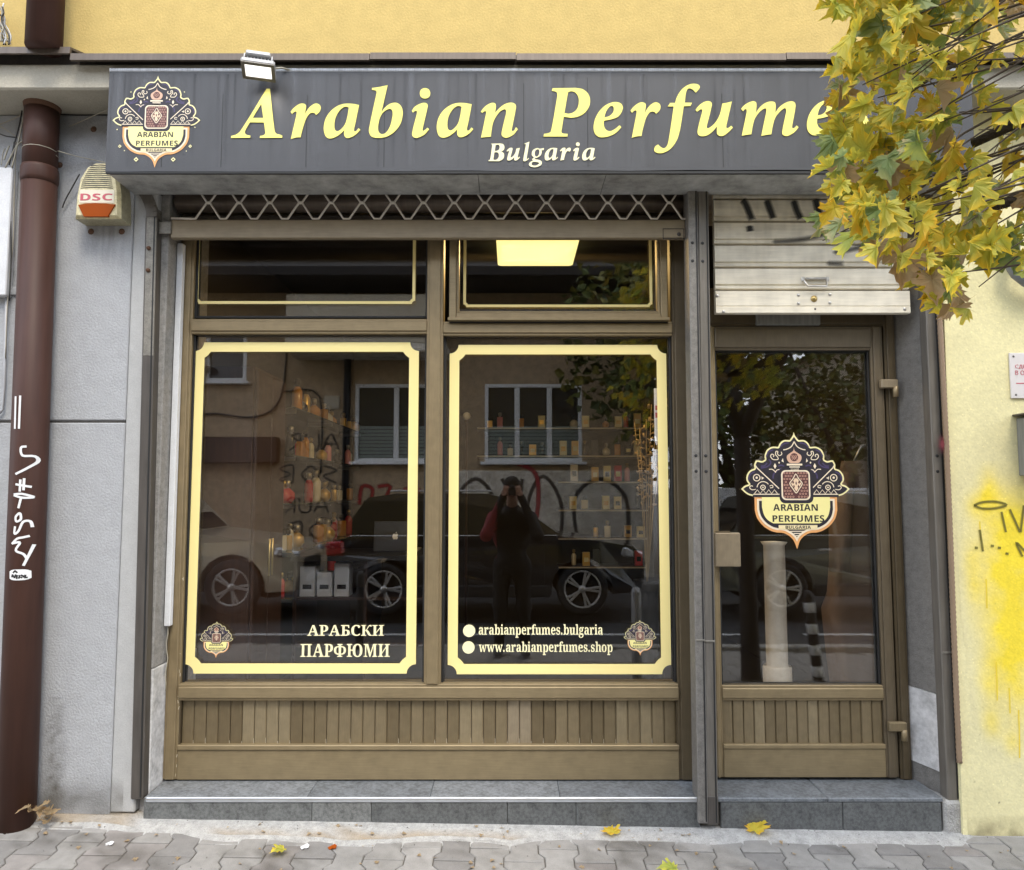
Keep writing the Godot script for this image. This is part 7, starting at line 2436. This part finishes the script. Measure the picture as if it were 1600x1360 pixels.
func car(called: String, label: String, at: Vector3, paint_m: Material, tall: bool, length: float) -> void:
	var c := thing(called, label, "car", at, "cars parked across the road")
	org.erase(c)
	var L := length / 2
	var belt := 1.02 if not tall else 1.08
	var roof := 1.62 if not tall else 1.82
	var W := 0.90
	var wf := L - 0.85
	var wr := -L + 0.80
	var wr_r := 0.345 if not tall else 0.37
	var xa_hood := L - (1.12 if not tall else 1.54)
	# side outline with wheel arches
	var side := PackedVector2Array()
	side.append(Vector2(-L + 0.05, 0.30))
	for p in arc(Vector2(wr, wr_r), wr_r + 0.07, 190, -10, 10): side.append(p)
	for p in arc(Vector2(wf, wr_r), wr_r + 0.07, 190, -10, 10): side.append(p)
	for p in [[L - 0.05, 0.30], [L, 0.5], [L - 0.01, 0.74], [L - 0.14, 0.90], [L - 0.6, 0.98], [xa_hood, belt + 0.02], [-L + 0.55, belt], [-L + 0.08, belt - 0.02], [-L, 0.8], [-L + 0.01, 0.5]]: side.append(Vector2(p[0], p[1]))
	var wid := func(p: Vector2) -> float:
		var t := absf(p.x) / L
		return W * (1.0 - 0.16 * pow(t, 5.0)) - 0.10 * pow(clampf((p.y - 0.62) / 0.5, -1, 1), 2.0)
	var st := S(false)
	body(st, side, wid)
	put("body", st, paint_m, c)
	# cabin: roof and pillars
	var xa := L - (1.08 if not tall else 1.5)
	var xb := L - (1.85 if not tall else 2.15)
	var xr := -L + (0.52 if not tall else 0.25)
	var xt := -L + 0.12
	var cab := PackedVector2Array([Vector2(xt, belt - 0.02), Vector2(xa, belt), Vector2(xb, roof - 0.06), Vector2(xb - 0.35, roof), Vector2(xr + 0.4, roof), Vector2(xr, roof - 0.06)])
	var cw := func(p: Vector2) -> float: return W - 0.09 - 0.20 * clampf((p.y - belt) / (roof - belt), 0, 1)
	st = S(false)
	body(st, cab, cw)
	put("cabin", st, paint_m, c)
	var gl := func(p: Vector2) -> float: return W - 0.084 - 0.20 * clampf((p.y - belt) / (roof - belt), 0, 1)
	var m := 0.075
	var cuts := [xt + 0.22, xt + 0.95, (xa + xt) / 2 - 0.05, xa - 0.42]
	for k in 3:
		var x0: float = cuts[k] + 0.03
		var x1: float = cuts[k + 1] - 0.03
		var top := func(x: float) -> float: return minf(roof - 0.10, belt + 0.04 + maxf(0.0, (xa - 0.06 - x)) * (roof - belt) / (xa - xb) * 0.93)
		var low := belt + 0.04
		var win := PackedVector2Array([Vector2(x0 + (0.0 if k > 0 else -0.1), low), Vector2(x1 + (0.28 if k == 2 else 0.0), low), Vector2(x1 - (0.12 if k == 2 else 0.0), top.call(x1)), Vector2(x0 + (0.1 if k == 0 else 0.0), top.call(x0))])
		for s in [-1, 1]:
			st = S(false)
			for tr in [[0, 1, 2], [0, 2, 3]]:
				for v in tr:
					var p := win[v]
					st.add_vertex(Vector3(p.x, p.y, s * gl.call(p)))
			put("side_window", st, M.car_glass, c)
	for q in [[xa - 0.03, xb - 0.02, "windscreen"], [xt + 0.03, xr + 0.0, "rear_window"]]:
		st = S()
		var d := 0.012 if q[2] == "windscreen" else -0.012
		quad(st, Vector3(q[0] + d, belt + 0.04, -W + 0.2), Vector3(q[0] + d, belt + 0.04, W - 0.2), Vector3(q[1] + d, roof - 0.09, W - 0.36), Vector3(q[1] + d, roof - 0.09, -W + 0.36))
		put(q[2], st, M.car_glass, c)
	st = S()
	for s in [-1, 1]:
		bar(st, Vector3(xb - 0.25, roof + 0.035, s * (W - 0.32)), Vector3(xr + 0.3, roof + 0.035, s * (W - 0.32)), 0.025, 0.025, 0.006)
	put("roof_rail", st, M.steel, c)
	st = S()
	for s in [-1, 1]:
		bar(st, Vector3(xt + 0.2, belt + 0.03, s * (W - 0.082)), Vector3(xa - 0.1, belt + 0.035, s * (W - 0.082)), 0.016, 0.012, 0.004)
	put("chrome_strip", st, M.steel, c)
	# sills, lights, bumpers, mirrors, handles
	st = S()
	for s in [-1, 1]:
		box(st, Vector3(wr + wr_r + 0.08, 0.24, s * (W - 0.03) - 0.03), Vector3(wf - wr_r - 0.08, 0.40, s * (W - 0.03) + 0.03), 0.015)
	put("sill_cladding", st, M.black, c)
	for s in [-1, 1]:
		st = S()
		boxat(st, Transform3D(Basis.from_euler(Vector3(0, s * 0.5, -0.25)), Vector3(L - 0.17, 0.80, s * 0.70)), Vector3(0.17, 0.065, 0.07), 0.03)
		put("headlight", st, M.car_lamp, c)
		st = S()
		boxat(st, Transform3D(Basis.from_euler(Vector3(0, 0, 0.1)), Vector3(-L + 0.12, 0.88, s * 0.76)), Vector3(0.12, 0.10, 0.07), 0.03)
		put("tail_light", st, M.car_red, c)
		st = S()
		boxat(st, Transform3D(Basis(), Vector3(xa - 0.38, belt + 0.08, s * (W + 0.06))), Vector3(0.06, 0.06, 0.10), 0.03)
		put("mirror", st, paint_m, c)
		for x in [0.28, -0.72]:
			st = S()
			boxat(st, Transform3D(Basis(), Vector3(x, 0.86, s * (W - 0.012))), Vector3(0.09, 0.014, 0.014), 0.006)
			put("door_handle", st, M.steel, c)
		for x in [0.46, -0.52, wf - wr_r - 0.16]:
			st = S()
			boxat(st, Transform3D(Basis(), Vector3(x, 0.70, s * (W - 0.004))), Vector3(0.004, 0.28, 0.004))
			put("door_gap", st, M.black, c)
		for x in [wf, wr]:
			st = S(true)
			var turn := Transform3D(Basis(Vector3.RIGHT, Vector3(0, 0, s), Vector3(0, -s, 0)), Vector3(x, wr_r, s * (W - 0.2)))
			lathe(st, [Vector2(0.20, 0.0), Vector2(wr_r - 0.02, 0.0), Vector2(wr_r, 0.03), Vector2(wr_r, 0.16), Vector2(wr_r - 0.02, 0.19), Vector2(0.245, 0.195), Vector2(0.235, 0.15), Vector2(0.0, 0.13)], turn, 26)
			var wh := put("wheel", st, M.tyre, c)
			st = S()
			for k in 5:
				for e in [-0.13, 0.13]:
					var a: float = TAU * k / 5 + e
					var a2: float = TAU * k / 5 + e * 0.35
					bar(st, turn * Vector3(cos(a2) * 0.05, 0.175, sin(a2) * 0.05), turn * Vector3(cos(a) * 0.236, 0.185, sin(a) * 0.236), 0.032, 0.018, 0.004, Vector3.BACK)
			put("spokes", st, M.steel, wh)
			st = S(true)
			lathe(st, [Vector2(0.225, 0.17), Vector2(0.232, 0.192), Vector2(0.25, 0.196), Vector2(0.252, 0.17)], turn, 26)
			lathe(st, [Vector2(0.055, 0.165), Vector2(0.05, 0.188), Vector2(0.0, 0.19)], turn, 12)
			put("rim", st, M.steel, wh)
	st = S()
	box(st, Vector3(L - 0.06, 0.50, -0.42), Vector3(L + 0.012, 0.72, 0.42), 0.02)
	put("grille", st, M.black, c)
	st = S()
	box(st, Vector3(L - 0.04, 0.38, -0.26), Vector3(L + 0.020, 0.48, 0.26), 0.004)
	put("number_plate", st, M.white, c)

# a side outline given breadth: w(p) is the half width at each of its points
func body(st: SurfaceTool, side: PackedVector2Array, w: Callable) -> void:
	var idx := Geometry2D.triangulate_polygon(side)
	for i in range(0, idx.size(), 3):
		var t := []
		for k in 3: t.append(side[idx[i + k]])
		if (t[1] - t[0]).cross(t[2] - t[0]) > 0: t = [t[0], t[2], t[1]]
		for p in t: st.add_vertex(Vector3(p.x, p.y, w.call(p)))
		for k in [0, 2, 1]: st.add_vertex(Vector3(t[k].x, t[k].y, -w.call(t[k])))
	for i in side.size():
		var a := side[i]
		var b := side[(i + 1) % side.size()]
		var wa: float = w.call(a)
		var wb: float = w.call(b)
		quad(st, Vector3(a.x, a.y, wa), Vector3(a.x, a.y, -wa), Vector3(b.x, b.y, -wb), Vector3(b.x, b.y, wb))

# ---------------------------------------------------------------- the photographer, mirrored in the middle of the window
func blend_surface(st: SurfaceTool, bones: Array, cell: float, k: float, tint: Callable) -> void:
	# bones: [from, to, radius, radius]; one closed skin round all of them, by surface nets
	var lo := Vector3(1e9, 1e9, 1e9)
	var hi := -lo
	for b in bones:
		var r: float = maxf(b[2], b[3]) + 0.03
		for p in [b[0], b[1]]:
			lo = lo.min(p - Vector3(r, r, r))
			hi = hi.max(p + Vector3(r, r, r))
	var n := Vector3i(((hi - lo) / cell).ceil()) + Vector3i(2, 2, 2)
	var f := PackedFloat32Array()
	f.resize(n.x * n.y * n.z)
	f.fill(0.2)
	for b in bones:
		var pa: Vector3 = b[0]
		var pb: Vector3 = b[1]
		var ra: float = b[2]
		var rb: float = b[3]
		var m: float = maxf(ra, rb) + k + cell * 2
		var l := (pa.min(pb) - Vector3(m, m, m) - lo) / cell
		var h := (pa.max(pb) + Vector3(m, m, m) - lo) / cell
		var d := pb - pa
		var dd := maxf(d.length_squared(), 1e-9)
		for z in range(maxi(0, int(l.z)), mini(n.z, int(h.z) + 1)):
			for y in range(maxi(0, int(l.y)), mini(n.y, int(h.y) + 1)):
				for x in range(maxi(0, int(l.x)), mini(n.x, int(h.x) + 1)):
					var p := lo + Vector3(x, y, z) * cell
					var t := clampf((p - pa).dot(d) / dd, 0, 1)
					var v := p.distance_to(pa + d * t) - lerpf(ra, rb, t)
					var i := x + n.x * (y + n.y * z)
					var e := f[i]
					var q := maxf(k - absf(e - v), 0.0) / k
					f[i] = minf(e, v) - q * q * k * 0.25
	var vid := {}
	var pts := []
	var corner := [Vector3i(0, 0, 0), Vector3i(1, 0, 0), Vector3i(0, 1, 0), Vector3i(1, 1, 0), Vector3i(0, 0, 1), Vector3i(1, 0, 1), Vector3i(0, 1, 1), Vector3i(1, 1, 1)]
	var pairs := [[0, 1], [2, 3], [4, 5], [6, 7], [0, 2], [1, 3], [4, 6], [5, 7], [0, 4], [1, 5], [2, 6], [3, 7]]
	var sx := 1
	var sy := n.x
	var sz := n.x * n.y
	var offs := [0, sx, sy, sx + sy, sz, sx + sz, sy + sz, sx + sy + sz]
	for z in n.z - 1:
		for y in n.y - 1:
			for x in n.x - 1:
				var i0 := x + sy * y + sz * z
				var c0 := f[i0]
				if c0 > cell * 3.0 or c0 < -cell * 3.0: continue
				var neg := 0
				for o in offs:
					if f[i0 + o] < 0.0: neg += 1
				if neg == 0 or neg == 8: continue
				var sum := Vector3.ZERO
				var cnt := 0
				for e in pairs:
					var a := f[i0 + offs[e[0]]]
					var b := f[i0 + offs[e[1]]]
					if (a < 0.0) == (b < 0.0): continue
					sum += Vector3(corner[e[0]]).lerp(Vector3(corner[e[1]]), a / (a - b))
					cnt += 1
				vid[i0] = pts.size()
				pts.append(lo + (Vector3(x, y, z) + sum / cnt) * cell)
	for i0 in vid:
		for ax in 3:
			var s: int = [sx, sy, sz][ax]
			var u: int = [sy, sz, sx][ax]
			var w: int = [sz, sx, sy][ax]
			var a := f[i0]
			var b := f[i0 + s]
			if (a < 0.0) == (b < 0.0): continue
			if not (vid.has(i0 - u) and vid.has(i0 - w) and vid.has(i0 - u - w)): continue
			var q := [pts[vid[i0]], pts[vid[i0 - u]], pts[vid[i0 - u - w]], pts[vid[i0 - w]]]
			if a < 0.0: q = [q[0], q[3], q[2], q[1]]
			for j in [0, 2, 1, 0, 3, 2]:
				st.set_color(tint.call(q[j]))
				st.add_vertex(q[j])

func photographer() -> void:
	var z0 := 3.80
	var gr := gy(0.0, 3.7)
	var p := thing("person", "person in black with a dark red sleeve holding a camera to the face", "person", Vector3(0, gr, z0))
	var h := 1.46
	var bones := []
	var add := func(a: Vector3, b: Vector3, ra: float, rb: float) -> void: bones.append([a, b, ra, rb])
	# legs
	for s in [-1, 1]:
		var hip := Vector3(s * 0.095, gr + 0.88, z0)
		var knee := Vector3(s * 0.115, gr + 0.48, z0 - 0.02)
		var ankle := Vector3(s * 0.13, gr + 0.09, z0 + 0.02)
		add.call(hip, knee, 0.098, 0.068)
		add.call(knee, ankle, 0.066, 0.052)
	# trunk
	add.call(Vector3(0, gr + 0.92, z0), Vector3(0, gr + 1.12, z0), 0.145, 0.135)
	add.call(Vector3(-0.06, gr + 1.15, z0), Vector3(0.06, gr + 1.15, z0), 0.130, 0.130)
	add.call(Vector3(-0.10, gr + 1.32, z0), Vector3(0.10, gr + 1.32, z0), 0.115, 0.115)
	add.call(Vector3(0, gr + 1.38, z0), Vector3(0, gr + 1.48, z0 - 0.02), 0.065, 0.055)
	# arms raised to the camera
	for s in [-1, 1]:
		var sh := Vector3(s * 0.19, gr + 1.34, z0)
		var el := Vector3(s * 0.25, gr + 1.18, z0 - 0.20)
		var wr := Vector3(s * 0.085, h - 0.045, 3.655)
		add.call(sh, el, 0.066, 0.052)
		add.call(el, wr, 0.050, 0.036)
	var st := S(true)
	blend_surface(st, bones, 0.0135, 0.05, func(q: Vector3) -> Color:
		if q.y < gr + 0.86: return Color(0.004, 0.004, 0.005)
		if q.x < -0.150 and q.y > gr + 0.95: return Color(0.16, 0.012, 0.016)
		return Color(0.005, 0.005, 0.006))
	put("body", st, M.cloth, p)
	# shoes
	for s in [-1, 1]:
		st = S(true)
		blend_surface(st, [[Vector3(s * 0.13, gr + 0.05, z0 + 0.05), Vector3(s * 0.14, gr + 0.045, z0 - 0.14), 0.048, 0.040], [Vector3(s * 0.13, gr + 0.09, z0 + 0.03), Vector3(s * 0.13, gr + 0.05, z0), 0.05, 0.05]], 0.010, 0.03, func(q: Vector3) -> Color: return Color(0.45, 0.44, 0.42) if q.y < gr + 0.03 else Color(0.12, 0.12, 0.12))
		put("shoe", st, M.cloth, p)
	# head: skull, jaw, nose, ears, brow; eyes lie behind the camera
	var hd := Vector3(0, h + 0.012, z0 - 0.055)
	st = S(true)
	blend_surface(st, [[hd + Vector3(0, 0.03, 0.02), hd + Vector3(0, 0.03, -0.015), 0.082, 0.078], [hd + Vector3(0, -0.04, -0.025), hd + Vector3(0, -0.085, -0.045), 0.056, 0.034], [hd + Vector3(0, -0.005, -0.088), hd + Vector3(0, -0.03, -0.104), 0.010, 0.014], [hd + Vector3(-0.022, -0.063, -0.074), hd + Vector3(0.022, -0.063, -0.074), 0.010, 0.010], [hd + Vector3(0.083, -0.005, 0.01), hd + Vector3(0.083, -0.035, 0.005), 0.014, 0.010], [hd + Vector3(-0.083, -0.005, 0.01), hd + Vector3(-0.083, -0.035, 0.005), 0.014, 0.010], [hd + Vector3(0, -0.07, 0.0), hd + Vector3(0, -0.13, 0.02), 0.052, 0.056]], 0.0055, 0.022, func(q: Vector3) -> Color:
		if q.distance_to(hd + Vector3(0, -0.063, -0.082)) < 0.022 and absf(q.y - hd.y + 0.063) < 0.007: return Color(0.25, 0.08, 0.07)
		return Color(0.36, 0.20, 0.14))
	var head := put("head", st, M.skin, p)
	for s in [-1, 1]:
		st = S(true)
		lathe(st, arc(Vector2(0, 0), 0.012, -90, 90, 8), Transform3D(Basis(), hd + Vector3(s * 0.031, 0.012, -0.082)), 10)
		put("eye", st, M.white, head)
	st = S(true)
	blend_surface(st, [[hd + Vector3(0, 0.055, 0.025), hd + Vector3(0, 0.065, -0.02), 0.086, 0.076], [hd + Vector3(0, 0.0, 0.045), hd + Vector3(0, -0.03, 0.05), 0.070, 0.055]], 0.008, 0.02, func(_q: Vector3) -> Color: return Color(0.02, 0.017, 0.015))
	put("cap", st, M.cloth, head)
	# hands, each a palm with five fingers round the camera's sides
	for s in [-1, 1]:
		st = S(true)
		var hb := []
		var wrist := Vector3(s * 0.085, h - 0.045, 3.655)
		var palm := Vector3(s * 0.080, h - 0.005, 3.630)
		hb.append([wrist, palm + Vector3(0, -0.01, 0), 0.026, 0.027])
		for k in 4:
			var y := h + 0.030 - k * 0.0195
			var ln: float = [0.8, 1.0, 0.95, 0.75][k]
			var a := palm + Vector3(0, y - palm.y, -0.004)
			var kn := Vector3(s * 0.078, y + 0.003, 3.605)
			var mid := Vector3(s * (0.078 - 0.030 * ln), y + 0.003, 3.594)
			var tp := Vector3(s * (0.078 - 0.052 * ln), y, 3.597)
			hb.append([a, kn, 0.0115, 0.0100])
			hb.append([kn, mid, 0.0095, 0.0088])
			hb.append([mid, tp, 0.0086, 0.0075])
		hb.append([palm + Vector3(0, -0.02, 0.0), Vector3(s * 0.062, h - 0.042, 3.648), 0.013, 0.011])
		hb.append([Vector3(s * 0.062, h - 0.042, 3.648), Vector3(s * 0.038, h - 0.030, 3.650), 0.0105, 0.0085])
		blend_surface(st, hb, 0.0038, 0.006, func(_q: Vector3) -> Color: return Color(0.38, 0.21, 0.15))
		put("hand", st, M.skin, p)
	# the camera it holds
	var c := thing("hand_camera", "black camera held up to the photographer's face, mirrored in the window", "camera", Vector3(0, h, 3.63))
	st = S()
	box(st, Vector3(-0.066, h - 0.040, 3.605), Vector3(0.066, h + 0.040, 3.645), 0.008)
	box(st, Vector3(-0.028, h + 0.038, 3.610), Vector3(0.028, h + 0.062, 3.648), 0.006)
	put("camera_body", st, M.black, c)
	st = S(true)
	lathe(st, [Vector2(0.0, 0.0), Vector2(0.036, 0.0), Vector2(0.036, 0.03), Vector2(0.032, 0.033), Vector2(0.028, 0.028), Vector2(0.0, 0.024)], Transform3D(Basis(Vector3.RIGHT, Vector3.FORWARD, Vector3.UP), Vector3(0, h, 3.606)), 20)
	put("lens_barrel", st, M.black, c)
